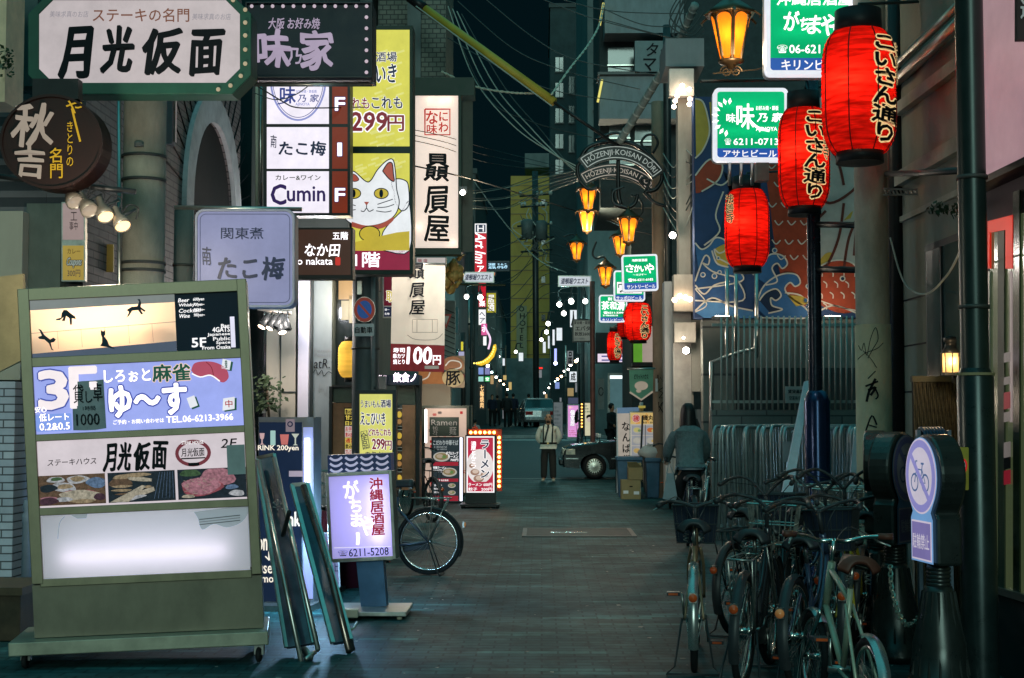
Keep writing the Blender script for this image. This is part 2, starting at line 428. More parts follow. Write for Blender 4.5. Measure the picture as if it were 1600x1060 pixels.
# ================================================================ ground
def pbox(mb, x0, y0, x1, y1, Y, depth):
 a = P(x0, y1, Y); b = P(x1, y0, Y)
 mb.bbox((a.x, Y, a.z), (b.x, Y + depth, b.z)); return mb
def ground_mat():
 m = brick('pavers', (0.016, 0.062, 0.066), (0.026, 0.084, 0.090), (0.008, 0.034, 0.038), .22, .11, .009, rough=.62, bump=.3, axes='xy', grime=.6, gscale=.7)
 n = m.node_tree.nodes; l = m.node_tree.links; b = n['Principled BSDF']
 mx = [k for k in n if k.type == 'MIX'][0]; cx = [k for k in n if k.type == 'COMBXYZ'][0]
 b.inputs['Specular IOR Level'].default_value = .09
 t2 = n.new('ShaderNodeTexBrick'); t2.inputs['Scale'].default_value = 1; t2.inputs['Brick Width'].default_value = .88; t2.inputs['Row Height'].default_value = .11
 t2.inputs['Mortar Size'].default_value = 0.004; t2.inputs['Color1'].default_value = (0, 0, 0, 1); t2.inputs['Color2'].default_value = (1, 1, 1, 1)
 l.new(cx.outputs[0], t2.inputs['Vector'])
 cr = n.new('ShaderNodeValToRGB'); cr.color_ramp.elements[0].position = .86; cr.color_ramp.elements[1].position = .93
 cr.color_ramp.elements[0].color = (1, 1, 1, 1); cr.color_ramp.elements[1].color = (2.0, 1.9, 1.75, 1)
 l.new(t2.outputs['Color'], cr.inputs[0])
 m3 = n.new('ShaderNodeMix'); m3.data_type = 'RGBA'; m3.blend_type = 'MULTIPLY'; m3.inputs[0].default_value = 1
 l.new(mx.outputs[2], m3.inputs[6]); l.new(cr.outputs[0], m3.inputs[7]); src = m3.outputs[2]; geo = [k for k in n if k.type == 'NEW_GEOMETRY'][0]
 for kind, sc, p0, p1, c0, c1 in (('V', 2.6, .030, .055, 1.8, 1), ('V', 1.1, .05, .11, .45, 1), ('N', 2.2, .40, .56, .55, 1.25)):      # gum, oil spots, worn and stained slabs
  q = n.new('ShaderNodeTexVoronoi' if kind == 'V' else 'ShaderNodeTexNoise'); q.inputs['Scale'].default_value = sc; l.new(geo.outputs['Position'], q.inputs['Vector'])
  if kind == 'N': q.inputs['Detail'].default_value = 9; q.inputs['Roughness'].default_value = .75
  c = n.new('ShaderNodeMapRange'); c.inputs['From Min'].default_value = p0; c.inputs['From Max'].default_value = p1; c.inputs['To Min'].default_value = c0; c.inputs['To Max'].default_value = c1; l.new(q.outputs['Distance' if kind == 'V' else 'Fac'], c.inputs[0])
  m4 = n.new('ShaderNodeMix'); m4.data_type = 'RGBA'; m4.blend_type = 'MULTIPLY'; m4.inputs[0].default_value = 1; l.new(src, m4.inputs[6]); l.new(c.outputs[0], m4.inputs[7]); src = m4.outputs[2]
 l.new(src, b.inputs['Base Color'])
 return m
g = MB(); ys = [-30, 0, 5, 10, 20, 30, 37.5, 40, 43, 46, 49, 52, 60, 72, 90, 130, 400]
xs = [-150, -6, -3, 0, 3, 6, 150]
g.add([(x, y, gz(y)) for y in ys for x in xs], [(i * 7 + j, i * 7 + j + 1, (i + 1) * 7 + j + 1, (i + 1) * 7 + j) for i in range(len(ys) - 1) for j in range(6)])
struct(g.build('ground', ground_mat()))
g = MB(); ys = [35.9, 37.5, 40, 43, 46, 49, 51.6]
g.add([(x, y, gz(y) + .006) for y in ys for x in (-60, 60)], [(2 * i, 2 * i + 1, 2 * i + 3, 2 * i + 2) for i in range(len(ys) - 1)])
struct(g.build('road', mat('asphalt', (0.028, 0.050, 0.054), .7, var=.3, scale=2, bump=.3, bscale=90)))
g = MB()
for x in (-60,):
 g.bbox((-60, 51.6, gz(51.6)), (60, 51.9, gz(51.6) + .12))
struct(g.build('kerb', mat('kerb_stone', (0.30, 0.31, 0.30), .7, var=.3)))
g = MB()   # painted edge line of the crossing
g.add([(-60, 50.6, gz(50.6) + .012), (60, 50.6, gz(50.6) + .012), (60, 50.85, gz(50.85) + .012), (-60, 50.85, gz(50.85) + .012)], [(0, 1, 2, 3)])
g.add([(-60, 36.1, .012), (60, 36.1, .012), (60, 36.22, .012), (-60, 36.22, .012)], [(0, 1, 2, 3)])
struct(g.build('road_markings', mat('road_paint', (0.55, 0.55, 0.52), .6, var=.4, scale=20)))
# manhole plate in the paving
t = thing('manhole_cover', 'rectangular steel access cover set in the paving mid street', 'manhole cover', (.5, 19.6, 0))
MB().bbox((-.2, 18.95, .001), (1.2, 20.2, .012)).build('cover_plate', mat('worn_steel', (.022, .03, .032), .6, .0, var=.4, scale=9), t)
fr = MB()
for a, b in (((-.26, 18.89, 0), (1.26, 18.947, .016)), ((-.26, 20.203, 0), (1.26, 20.26, .016)), ((-.26, 18.95, 0), (-.203, 20.2, .016)), ((1.203, 18.95, 0), (1.26, 20.2, .016))): fr.bbox(a, b)
fr.build('rim', DARK, t)
MB().bbox((.12, 19.5, .0121), (.62, 19.56, .016)).build('glint_strip', CHROME, t)  # chrome strip added only for a bright glint across the cover
# ================================================================ buildings
M_PLUM = brick('plum_brick', (.13, .115, .125), (.175, .15, .155), (.028, .028, .034), .30, .075, .008, axes='yz', rough=.75)
M_TILE = brick('blue_tile', (.33, .37, .46), (.42, .45, .53), (.06, .065, .08), .24, .068, .007, axes='xz', rough=.5, offset=0.5)
M_DARKW = mat('dark_facade', (.075, .085, .085), .8, var=.3, scale=1.2, streak=.5)
M_DARKT = mat('teal_facade', (.13, .155, .155), .8, var=.35, scale=1.0, streak=.6)
M_GREYW = mat('grey_panel', (.17, .20, .21), .7, var=.25, scale=1.5, streak=.6)
M_LILACW = mat('lilac_panel', (.50, .48, .56), .55, var=.12, scale=1.5, streak=.7)
M_BEIGE = mat('beige_panel', (.36, .33, .27), .6, var=.15, scale=2, streak=.7)
M_OCHRE = mat('ochre_panel', (.46, .29, .07), .7, var=.15, scale=1.2, streak=.5)
GLASSD = mat('dark_glass', (.010, .016, .018), .08, var=.1)
GLASST = mat('teal_glass', (.025, .06, .065), .12, var=.3, scale=.8)
# -- left, near: plum brick block with an arched opening
t = thing('brick_building', 'plum brick building with a tall stone arched window behind the round concrete pole', 'building', (-6, 16, 0))
wx = -4.2
cy, hw, zs = 17.95, 1.2, 4.15
pts = [(cy + hw * math.cos(a), zs + hw * math.sin(a)) for a in [math.pi * i / 18 for i in range(19)]]   # right to left
w = MB()
outl = [(12.9, 0), (cy - hw, 0), (cy - hw, zs)] + pts[::-1][1:-1] + [(cy + hw, zs), (cy + hw, 0), (19.6, 0), (19.6, 13), (12.9, 13)]
w.prism([(wx, y, z) for y, z in outl], [(wx - .35, y, z) for y, z in outl])
w.bbox((-12, 12.9, 0), (wx - .353, 13.2, 13)); w.bbox((-12, 19.3, 0), (wx - .353, 19.6, 13))
w.build('wall', M_PLUM, t)
tr = MB(); ri = [(cy + (hw - .02) * math.cos(a), zs + (hw - .02) * math.sin(a)) for a in [math.pi * i / 24 for i in range(25)]]
ro = [(cy + (hw + .33) * math.cos(a), zs + (hw + .33) * math.sin(a)) for a in [math.pi * i / 24 for i in range(25)]]
for i in range(24):
 q = [ri[i], ri[i + 1], ro[i + 1], ro[i]]
 tr.prism([(wx + .06, y, z) for y, z in q], [(wx + .001, y, z) for y, z in q])
for sgn in (-1, 1):
 y0 = cy + sgn * (hw - .02); y1 = cy + sgn * (hw + .33); tr.bbox((wx + .001, min(y0, y1), 1.0), (wx + .06, max(y0, y1), zs - .003))
tr.build('arch_surround', mat('arch_stone', (.36, .39, .42), .7, var=.3, scale=3), t)
rb = MB()
for i in range(1, 24):      # the courses that fan out round the arch
 a = math.pi * i / 24; ca, sa = math.cos(a), math.sin(a)
 rb.tube([(wx + .004, cy + (hw + .36) * ca, zs + (hw + .36) * sa), (wx + .004, cy + (hw + 1.15) * ca, zs + (hw + 1.15) * sa)], .012, 4)
rb.build('joint', INKB, t)
w = MB(); q = [(y, z) for y, z in ri] + [(cy - hw + .02, .3), (cy + hw - .02, .3)]; w.prism([(wx - .03, y, z) for y, z in q], [(wx - .05, y, z) for y, z in q]); w.build('window', mat('arch_dark', (.006, .009, .010), .9), t)
# -- left edge: tiled shop corner, awning, poster panel
t = thing('tiled_shop', 'blue tiled shop corner at the edge of the alley beside the big lit signboard', 'building', P(10, 940, 12.3))
pbox(MB(), -140, 596, 24, 945, 12.3, 1.2).build('wall', M_TILE, t)
pbox(MB(), 24.5, 600, 66, 945, 12.9, .5).build('door', mat('blue_grey_door', (.17, .21, .28), .5, var=.2, streak=.6), t)
pbox(MB(), -140, 330, 36, 594, 12.6, .8).build('upper_wall', M_BEIGE, t)
pbox(MB(), 36.5, 318, 96, 600, 12.75, .5).build('side_panel', mat('green_grey_panel', (.10, .115, .10), .7, var=.2, streak=.5), t)
b = MB(); b.bbox(P(-140, 160, 11.2), P(40, -60, 11.6)); b.build('canopy_box', mat('peach_panel', (.80, .52, .34), .6, var=.2), t)
pbox(MB(), 26, -60, 60, 135, 12.4, .4).build('shutter', mat('shutter_teal', (.06, .10, .10), .6), t)
aw = MB(); f = [P(-60, 440, 10.9), P(36, 428, 10.9), P(36, 562, 10.9), P(-60, 610, 10.9)]
aw.prism(f, [p + Vector((0, .05, 0)) for p in f]); aw.build('awning', mat('awning_tan', (.30, .24, .13), .8, var=.2), t)
pl = MB(); rn = random.Random(3)
for k in range(70):
 c = P(rn.uniform(-2, 20), rn.gauss(98, 11), 11.15); d = Vector((rn.uniform(-1, 1), rn.uniform(-1, 0), rn.uniform(-1, 1))) * .035
 e = d.orthogonal().normalized() * .014; pl.add([c, c + d * .5 + e, c + d, c + d * .5 - e], [(0, 1, 2, 3)])
tag(pl.build('hanging_plant', mat('leaf', (.03, .05, .022), .7)), 'small dark trailing plant on the peach canopy box at the photo edge', 'plant')
# posters
bd = Board('wall_poster', 'pink notice over a yellow curry poster in a narrow frame beside the brick wall', 'poster', (96, 316, 133, 440), 12.7)
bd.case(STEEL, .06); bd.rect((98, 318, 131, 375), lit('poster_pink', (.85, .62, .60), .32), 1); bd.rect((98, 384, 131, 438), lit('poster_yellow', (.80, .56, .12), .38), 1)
bd.text('工', (111, 332, 121, 345), INKB); bd.text('事中', (109, 347, 122, 360), INKB)
bd.text('Coupons', (105, 403, 128, 419), INKW, .03, outline=INKB, ow=.07, shear=.2); bd.text('カレー', (106, 389, 126, 397), INKB); bd.text('300円', (106, 422, 126, 433), INKN)
bd.done()
bd = Board('wall_plate', 'small ochre plate on the brick wall left of the concrete pole', 'sign', (162, 382, 177, 425), 13.6)
bd.case(mat('ochre_plate', (.42, .27, .06), .5), .03); bd.done()
# -- left: white and grey shop fronts behind the signs
t = thing('pale_shop', 'pale panelled shop front with lit track lights and a wide glass pane', 'building', P(450, 760, 20))
pbox(MB(), 392, 60, 546, 373.5, 20.42, 3).build('upper_wall', M_DARKW, t)
pbox(MB(), 414, 430, 463, 800, 20.0, .3).build('door', M_BEIGE, t)
jb = MB(); pbox(jb, 437, 430, 438.6, 800, 19.985, .012); pbox(jb, 438.6, 612, 463, 614, 19.985, .012); jb.build('joint', DARK, t)
pbox(MB(), 463.6, 436, 483, 800, 19.95, .5).build('pillar', M_LILACW, t)
pbox(MB(), 487.5, 436, 519, 800, 20.2, .5).build('pillar', M_GREYW, t)
pbox(MB(), 483.3, 436, 487.2, 800, 20.05, .3).build('downpipe', DARK, t)
pbox(MB(), 330, 480, 413.5, 830, 20.3, .1).build('window_glass', GLASSD, t)
pbox(MB(), 519.5, 430, 556, 830, 20.6, .1).build('window_glass', GLASSD, t)
sh = MB(); pbox(sh, 407, 642, 426, 646, 20.1, .15); pbox(sh, 404, 700, 426, 704, 20.1, .15); sh.build('window_shelf', STEEL, t)
pbox(MB(), 300, 374, 560, 429, 20.4, 3).build('fascia', mat('fascia_dark', (.05, .055, .055), .6), t)
gl = MB(); pbox(gl, 529, 437, 553, 468, 20.55, .03); gl.build('shelf_light', lit('window_warm', (.75, .48, .22), .55), t)
gl = MB(); pbox(gl, 533, 470, 545, 500, 20.55, .03); pbox(gl, 545.5, 462, 553, 505, 20.55, .03); gl.build('bottle_row', lit('window_glow', (.75, .65, .42), .5), t)
gr = Board('', '', '', (487, 545, 520, 640), 20.19, parent=t)
gr.text('Fench', (491, 545, 517, 551), GREY, part='graffiti'); gr.text('Pench', (491, 552, 515, 558), GREY, part='graffiti')
gr.text('atR.', (491, 561, 516, 576), INKB, .0, part='graffiti', shear=.1); gr.line([(489, 583), (494, 578), (497, 586), (503, 579), (506, 588), (513, 581), (519, 584)], 1.0, INKB, part='graffiti', smooth=5)
gr.line([(500, 600), (498, 612), (504, 606), (508, 618), (512, 604)], .8, GREY, part='graffiti', smooth=5)
gr.done()
t = thing('spotlight_bar', 'rail of five black track spotlights glowing over the pale shop doors', 'lamp', P(430, 500, 19.3)); MB().tube([P(403, 483, 19.3), P(455, 490, 19.3)], .03, 6).build('rail', STEEL, t)
for k, (x, y, on) in enumerate(((412, 506, 1), (424, 508, 1), (434, 507, 0), (440, 514, 1), (448, 510, 0))):
 a = P(x, y, 19.2); M = (Vector((-.5, -.45, -1)) if k < 3 else Vector((.3, -.4, -1))).normalized().to_track_quat('Z', 'Y').to_matrix(); h = MB(); h.lathe([(.03, -.16), (.05, -.14), (.06, .06), (.052, .06)], a, 12, M, cap=False); h.tube([a + Vector((0, 0, .12)), P(x + 2, 486, 19.3)], .012, 5); q = h.build('lamp_shade', BLACK, t); b = MB(); b.lathe([(0, .05), (.052, .05), (.054, .06)], a, 12, M, cap=False); b.build('bulb', lit('track_on', (1, .72, .5), 14) if on else DARK, q)
glow(P(440, 500, 18.9), 95, (1, .86, .80), t); glow(P(500, 470, 19.4), 50, (.9, .92, 1), t)
# leafy plant in the shop window
pl = MB(); rn = random.Random(5)
for k in range(150):
 c = P(rn.gauss(418, 11), rn.uniform(588, 640), 19.6); c.y += rn.uniform(-.15, .15); d = Vector((rn.uniform(-1, 1), rn.uniform(-1, 1), rn.uniform(-1, .4))) * .09
 e = d.orthogonal().normalized() * .028; pl.add([c, c + d * .5 + e, c + d, c + d * .5 - e], [(0, 1, 2, 3)])
o = thing('potted_tree', 'dark leafy plant in front of the pale shop doors', 'plant', P(420, 800, 19.6))
pl.build('crown', MATS['leaf'], o); MB().tube([P(420, 800, 19.6), P(424, 700, 19.6), P(417, 610, 19.6)], .018, 6).build('stem', mat('bark', (.05, .035, .02), .8), o)
MB().lathe([(.13, 0), (.17, .34), (.16, .34), (.15, .30)], P(420, 800, 19.6) + Vector((0, 0, -.02)), 16).build('pot', mat('pot_clay', (.15, .07, .04), .8), o)
def block(name, label, X0, X1, Y0, Y1, Z1, m, windows=(), z0=0, wm=None, face='x'):
 """a plain building: body, roof kerb, and window rows on the faces that show"""
 t = thing(name, label, 'building', ((X0 + X1) / 2, (Y0 + Y1) / 2, z0))
 MB().bbox((X0, Y0, z0), (X1, Y1, Z1)).build('wall', m, t)
 MB().bbox((X0 - .08, Y0 - .08, Z1 + .003), (X1 + .08, Y1 + .08, Z1 + .25)).build('roof', M_DARKW, t)
 for (px0, py0, px1, py1) in windows:
  w = MB(); a = P(px0, py1, Y0 - .02); b = P(px1, py0, Y0 - .02)
  w.bbox((a.x, Y0 - .05, a.z), (b.x, Y0 - .003, b.z)); f = w.build('window', wm or GLASST, t)
  q = MB(); q.bbox((a.x - .05, Y0 - .09, a.z - .07), (b.x + .05, Y0 - .052, a.z - .005)); q.bbox(((a.x + b.x) / 2 - .02, Y0 - .07, a.z), ((a.x + b.x) / 2 + .02, Y0 - .052, b.z)); q.build('frame', DARK, f)
 return t
block('dark_building', 'dark building behind the yellow hanging signs', -11, -3.75, 23.7, 29, 12, M_DARKW)
t = block('tall_building', 'tall dark tiled building at the left corner of the crossing', -11, -3.5, 29.02, 34, 14, M_DARKT)
b = MB(); b.bbox(P(590, 158, 29.0), P(697, -120, 29.0) + Vector((0, 2.5, 0))); b.build('bay', brick('green_tile', (.10, .115, .095), (.15, .16, .13), (.025, .03, .028), .16, .10, .012, axes='xz'), t)
pbox(MB(), 636, -100, 658, 150, 28.9, .09).build('downpipe', M_DARKT, t)
block('grey_building', 'grey building past the crossing at the left, beneath the neon signs', -9, -3.25, 53, 66, 10.6, M_DARKT, z0=.8, windows=[(700, 480, 716, 520), (700, 545, 716, 600)])
block('narrow_building', 'narrow dark building farther up the left side of the alley', -9, -3.1, 66.5, 80, 13, M_DARKW, z0=.9)
block('far_building', 'low building farthest up the left side of the alley', -9, -2.6, 81, 104, 8.5, M_DARKT, z0=1.0)
# ochre hotel tower closing the view
t = thing('hotel_tower', 'ochre hotel tower lit from below at the end of the alley', 'building', (-1, 118, 1.4))
b = MB(); b.bbox(P(798, 660, 116), P(862, 275, 116) + Vector((0, 12, 0))); b.build('wall', M_OCHRE, t)
b = MB(); b.bbox(P(820, 262, 117.5), P(858, 262, 117.5) + Vector((0, 6, 1.2))); b.build('roof', M_DARKT, t)
for i in range(4):
 w = MB(); pbox(w, 846, 312 + i * 60, 852, 322 + i * 60, 115.9, .08); w.build('window', GLASSD, t)
w = MB()
for y in range(290, 560, 22): pbox(w, 798, y, 862, y + .8, 115.95, .04)
w.build('joint', DARK, t)
pbox(MB(), 752, 560, 905, 665, 112, 2).build('ground_floor', mat('grey_ground_floor', (.16, .19, .19), .8, var=.4, scale=.8), t)
bd = Board('vertical_sign', 'tall narrow hotel sign with black letters at the end of the alley', 'sign', (807, 478, 823, 560), 114)
bd.case(mat('sign_pale_ochre', (.30, .26, .16), .7), .4); bd.text('HOTEL', (809, 488, 821, 545), INKB, .02, vert=True); bd.disc(815, 483, 4, INKB, part='emblem'); bd.disc(815, 483, 2.6, MATS['sign_pale_ochre'], 3, part='emblem'); bd.done()
# -- right, past and before the crossing
block('corner_building', 'dark teal office building at the far right corner of the crossing', 1.75, 12, 53, 70, 26, M_DARKT, z0=.8,
   windows=[(928 + 0, 100 + i * 44, 940, 128 + i * 44) for i in range(5)] + [(945, 60 + i * 44, 960, 90 + i * 44) for i in range(4)])
t = block('slim_building', 'slim dark tower standing farthest back against the night sky', .55, 6, 84, 96, 26, mat('slate_facade', (.040, .062, .066), .8, var=.35, scale=.8), z0=1,
   windows=[(868, 90 + 40 * i, 880, 112 + 40 * i) for i in range(5)] + [(889, 120 + 46 * i, 897, 146 + 46 * i) for i in range(3)])
t = thing('panel_building', 'building with pale panelled balconies and a katakana signboard above the arch sign', 'building', P(1010, 760, 31.5))
b = MB(); b.bbox(P(938, 325, 32), P(1110, -160, 32) + Vector((6, 4, 0))); b.bbox(P(988, 762, 32.1), P(1110, 325.5, 32.1) + Vector((6, 3.8, 0))); b.build('wall', mat('night_facade', (.035, .05, .053), .8, var=.3), t)
for y0, y1, x0 in ((-40, 52, 945), (117, 186, 937)):
 pbox(MB(), x0, y0, 1068, y1, 31.2, .75).build('balcony', mat('balcony_panel', (.19, .23, .25), .6, var=.2, streak=.7), t)
 pbox(MB(), x0 - 3, y0 - 5, 1068, y0 - .5, 31.1, .9).build('balcony_rail', DARK, t)
for x0, y0, x1, y1 in ((950, 74, 990, 112), (952, 192, 984, 222), (992, 195, 1040, 228), (952, 236, 990, 262)):
 w = MB(); pbox(w, x0, y0, x1, y1, 31.93, .06); f = w.build('window', GLASST, t); q = MB(); pbox(q, x0 - 1, (y0 + y1) / 2 + 8, x1 + 1, (y0 + y1) / 2 + 10, 31.85, .05); q.build('frame', STEEL, f)
bd = Board('shop_sign', 'unlit blue grey katakana signboard high on the panelled building', 'sign', (992, 64, 1064, 115), 31.1)
bd.case(mat('sign_bluegrey', (.17, .22, .23), .6, var=.15), .2); bd.text('タイ', (1010, 68, 1050, 88), INKB, .03, shear=.15); bd.text('マッ', (1004, 92, 1046, 112), INKB, .03, shear=.15); bd.done()
for (x0, y0, x1, y1) in ((937, 5, 943, 40), (934, 125, 941, 160)):
 b = MB(); b.tube([P(x1, y0, 31), P(x0, y1, 31)], .025, 6); tag(b.build('sign_edge_light', lit('edge_yellow', (.9, .8, .2), .9)), 'yellow lit edge tube on the %s balcony of the panelled building' % ('upper' if y0 < 50 else 'lower'), 'light tube')
# -- right: building with the white lit pillar, mural lot, fence
t = thing('pillar_building', 'narrow building with a white ribbed pillar lit by bare bulbs beside the mural', 'building', P(1075, 790, 24))
pbox(MB(), 1062, 106, 1080, 640, 23.6, .35).build('pillar', mat('pillar_white', (.36, .33, .28), .6, var=.25, scale=4, streak=.8), t)
pbox(MB(), 1040, 440, 1061.5, 770, 23.9, .4).build('shutter', mat('ribbed_white', (.42, .40, .38), .5, var=.2, scale=5, streak=.9), t)
rb = MB()
for i in range(9): pbox(rb, 1053 + i * 3.1, 470, 1054.5 + i * 3.1, 760, 23.55, .04)
rb.build('rib', mat('rib_white', (.40, .37, .33), .5, var=.2), t)
pbox(MB(), 1081, 500, 1099, 612, 23.5, .5).build('meter_box', mat('box_beige', (.27, .26, .22), .6, var=.15), t)
pbox(MB(), 1062, 640, 1100, 790, 23.9, .4).build('base_wall', M_GREYW, t)
pbox(MB(), 1080.5, 240, 1086, 500, 23.5, .4).build('window_frame', DARK, t)
pbox(MB(), 1040, 60, 1100, 104, 23.4, 1.2).build('eave', M_GREYW, t)
t = thing('mural_wall', 'plaster wall painted with a red carp among blue waves', 'wall', P(1215, 660, 22.4))
pbox(MB(), 1086, 150, 1420, 497, 22.4, .3).build('painted_panel', mat('mural_ground', (.018, .045, .12), .6, var=.18, scale=3), t)
pbox(MB(), 1100, 498, 1420, 800, 22.5, .3).build('lower_wall', brick('lot_wall', (.13, .14, .125), (.16, .165, .145), (.04, .045, .045), 1.6, .75, .02, axes='xz', rough=.8), t)
pbox(MB(), 1150, 575, 1345, 640, 22.44, .05).build('dark_panel', mat('panel_dark', (.03, .036, .036), .6), t)
pp = MB()
for x in (1136, 1150, 1182): pp.tube([P(x, 420, 21.9), P(x, 560, 21.9)], .03, 8)
pp.tube([P(1182, 500, 21.9), P(1180, 545, 21.9), P(1150, 552, 21.9), P(1112, 566, 21.9), P(1110, 780, 21.9)], .035, 8)
pp.build('pipe', STEEL, t)
bd = Board('', '', '', (1086, 150, 1345, 497), 22.39, parent=t, step=.004)
mr = mat('mural_red', (.30, .045, .018), .6, var=.2); mw = mat('mural_white', (.52, .47, .40), .6, var=.12); my = mat('mural_yellow', (.40, .28, .045), .6, var=.15); mb_ = mat('mural_blue', (.03, .11, .26), .6, var=.15); mp = mat('mural_pale', (.36, .36, .33), .6, var=.12); mn = mat('mural_navy', (.010, .022, .055), .6, var=.12)
def shp(pts, m, layer, sm=5): bd.poly(spline(pts, sm)[:-1] if sm else pts, m, layer, 'painting')
def out(pts, w=2.4, m=None, layer=6, sm=5): bd.line(pts, w, m or mw, layer, 'painting', sm)
shp([(1086, 155), (1098, 160), (1106, 185), (1108, 210), (1098, 235), (1086, 248)], my, 1)                         # upper left cloud
out([(1086, 155), (1098, 160), (1106, 185), (1108, 210), (1098, 235), (1086, 248)])
shp([(1108, 160), (1180, 158), (1186, 215), (1140, 240), (1112, 230)], my, 1)
shp([(1086, 275), (1108, 250), (1128, 258), (1122, 282), (1096, 300), (1086, 302)], mr, 1); out([(1086, 275), (1108, 250), (1128, 258), (1122, 282), (1096, 300)])
shp([(1192, 240), (1262, 232), (1268, 300), (1264, 400), (1262, 470), (1240, 488), (1222, 440), (1210, 380), (1202, 310)], mr, 1)     # carp body
shp([(1262, 160), (1344, 160), (1344, 420), (1300, 420), (1270, 440), (1266, 300)], mp, 1)                                            # pale fin
for r, (dx, dy) in enumerate(((1205, 262), (1215, 290), (1206, 322), (1216, 350), (1212, 380), (1220, 404))):
 for k in range(3): out([(dx + k * 20 - 6, dy - 5), (dx + k * 20, dy + 2), (dx + k * 20 + 7, dy - 4)], 1.8)
for pts in ([(1266, 300), (1296, 318), (1330, 300), (1344, 280)], [(1300, 230), (1312, 262), (1318, 290)], [(1284, 326), (1266, 318)], [(1290, 330), (1268, 352)], [(1318, 318), (1310, 372), (1290, 418), (1268, 440)], [(1344, 330), (1326, 372), (1318, 420)], [(1338, 350), (1334, 400)]):
 out(pts, 4.2, mat('mural_brown', (.10, .022, .015), .6, var=.1))
shp([(1268, 425), (1300, 408), (1332, 412), (1348, 440), (1346, 478), (1318, 490), (1284, 478), (1266, 455)], mr, 2); out([(1268, 425), (1300, 408), (1332, 412), (1348, 440)])
for k in range(13): x, y = 1282 + (k % 4) * 17 + (k // 4 % 2) * 7, 428 + (k // 4) * 17; out([(x - 3, y - 5), (x + 2, y - 1), (x + 2, y + 5)], 1.8)
bd.disc(1316, 436, 4.5, mw, 6, 'painting'); bd.disc(1316, 436, 2.6, mn, 7, 'painting')
shp([(1272, 420), (1288, 398), (1300, 396), (1296, 412)], my, 3); shp([(1318, 345), (1332, 330), (1328, 344)], my, 3)
shp([(1086, 400), (1110, 380), (1128, 350), (1136, 300), (1150, 285), (1130, 268), (1160, 300), (1200, 330), (1202, 420), (1140, 410)], mn, 1)
out([(1130, 300), (1118, 336), (1124, 362), (1100, 384)])                                                                                                # light line on sea
out([(1104, 280), (1126, 290), (1140, 280)])
def wave(pts, col, lay=3):
 shp(pts, col, lay, 6); out(pts, 2.3, mw, lay + 2, 6)
wave([(1086, 380), (1096, 390), (1108, 384), (1118, 372), (1132, 376), (1134, 390), (1124, 396), (1116, 390), (1120, 402), (1134, 410), (1150, 420), (1158, 440), (1086, 452)], mb_)
shp([(1116, 390), (1134, 382), (1142, 400), (1136, 416), (1118, 414)], my, 4); out([(1112, 392), (1120, 412), (1138, 418)])
wave([(1086, 440), (1100, 402), (1108, 404), (1106, 414), (1098, 412), (1112, 424), (1130, 430), (1150, 436), (1160, 470), (1086, 470)], mat('mural_mid', (.02, .065, .17), .6), 4)
for x, y, r in ((1098, 430, 4.2), (1116, 432, 4.5), (1124, 426, 3.5), (1122, 404, 3.2), (1210, 392, 4.2), (1262, 448, 4), (1258, 470, 4)):
 bd.disc(x, y, r, mw, 7, 'painting'); bd.disc(x, y, r - 1.6, mb_, 8, 'painting')
wave([(1176, 430), (1190, 412), (1204, 398), (1222, 400), (1230, 412), (1222, 420), (1214, 412), (1206, 420), (1214, 440), (1196, 446)], mb_, 4)
wave([(1180, 480), (1190, 452), (1206, 436), (1226, 428), (1244, 430), (1250, 442), (1242, 448), (1234, 442), (1226, 452), (1236, 466), (1258, 482), (1262, 497), (1190, 497)], mb_, 5)
wave([(1186, 470), (1196, 458), (1212, 452), (1220, 462), (1212, 470), (1204, 466), (1206, 478), (1222, 484), (1200, 490)], mn, 6)
shp([(1230, 462), (1254, 464), (1262, 474), (1240, 480)], my, 7); out([(1226, 458), (1250, 462), (1268, 480)])
out([(1086, 446), (1100, 460), (1116, 446), (1140, 440)]); out([(1086, 486), (1112, 466), (1140, 478), (1176, 486)]); out([(1086, 452), (1104, 476), (1086, 488)], 1.8)
out([(1268, 496), (1300, 478), (1344, 492)]); out([(1280, 470), (1310, 480), (1340, 486)], 1.8)
shp([(1086, 488), (1112, 468), (1144, 480), (1180, 488), (1180, 497), (1086, 497)], mat('mural_sky', (.05, .16, .33), .6), 4)
bd.done()
# ================================================================ left side: the hanging signs
def bulbs(bd, pts, r, m, off=.03, part='bulb', n=10):
 for x, y in pts:
  b = MB(); b.ball(bd.pt(x, y, off), r, n); b.build(part, m, bd.root)
# octagonal restaurant sign
def octo(x0, y0, x1, y1, c): return [(x0 + c, y0), (x1 - c, y0), (x1, y0 + c), (x1, y1 - c), (x1 - c, y1), (x0 + c, y1), (x0, y1 - c), (x0, y0 + c)]
GRN = mat('sign_green', (.018, .085, .055), .45, var=.2)
bd = Board('hanging_sign', 'big octagonal off-white sign in a green bulb-studded frame', 'sign', (46, -4, 394, 149), 10.9)
o1 = octo(46, -6, 394, 149, 30); i1 = octo(63, 2, 376, 131, 22)
bd.slab(o1, GRN, 'case', -.005, .2)
bd.poly(i1, lit('offwhite_glow', (.60, .52, .53), .78), 8)  # unlit board; emission in its colour stands for light falling on it
A = [bd.pt(x, y, .035) for x, y in o1]; B = [bd.pt(x, y, .035) for x, y in i1]; A2 = [p - bd.n * .039 for p in A]; B2 = [p - bd.n * .02 for p in B]
bd.mb('frame', GRN).add(A + B + A2 + B2, sum([[(i, (i + 1) % 8, 8 + (i + 1) % 8, 8 + i), (i, 16 + i, 16 + (i + 1) % 8, (i + 1) % 8), (8 + i, 8 + (i + 1) % 8, 24 + (i + 1) % 8, 24 + i)] for i in range(8)], []))
bd.text('ステーキの名門', (147, 15, 297, 36), lit('ink_brown', (.20, .075, .045), .8), .02, layer=10)
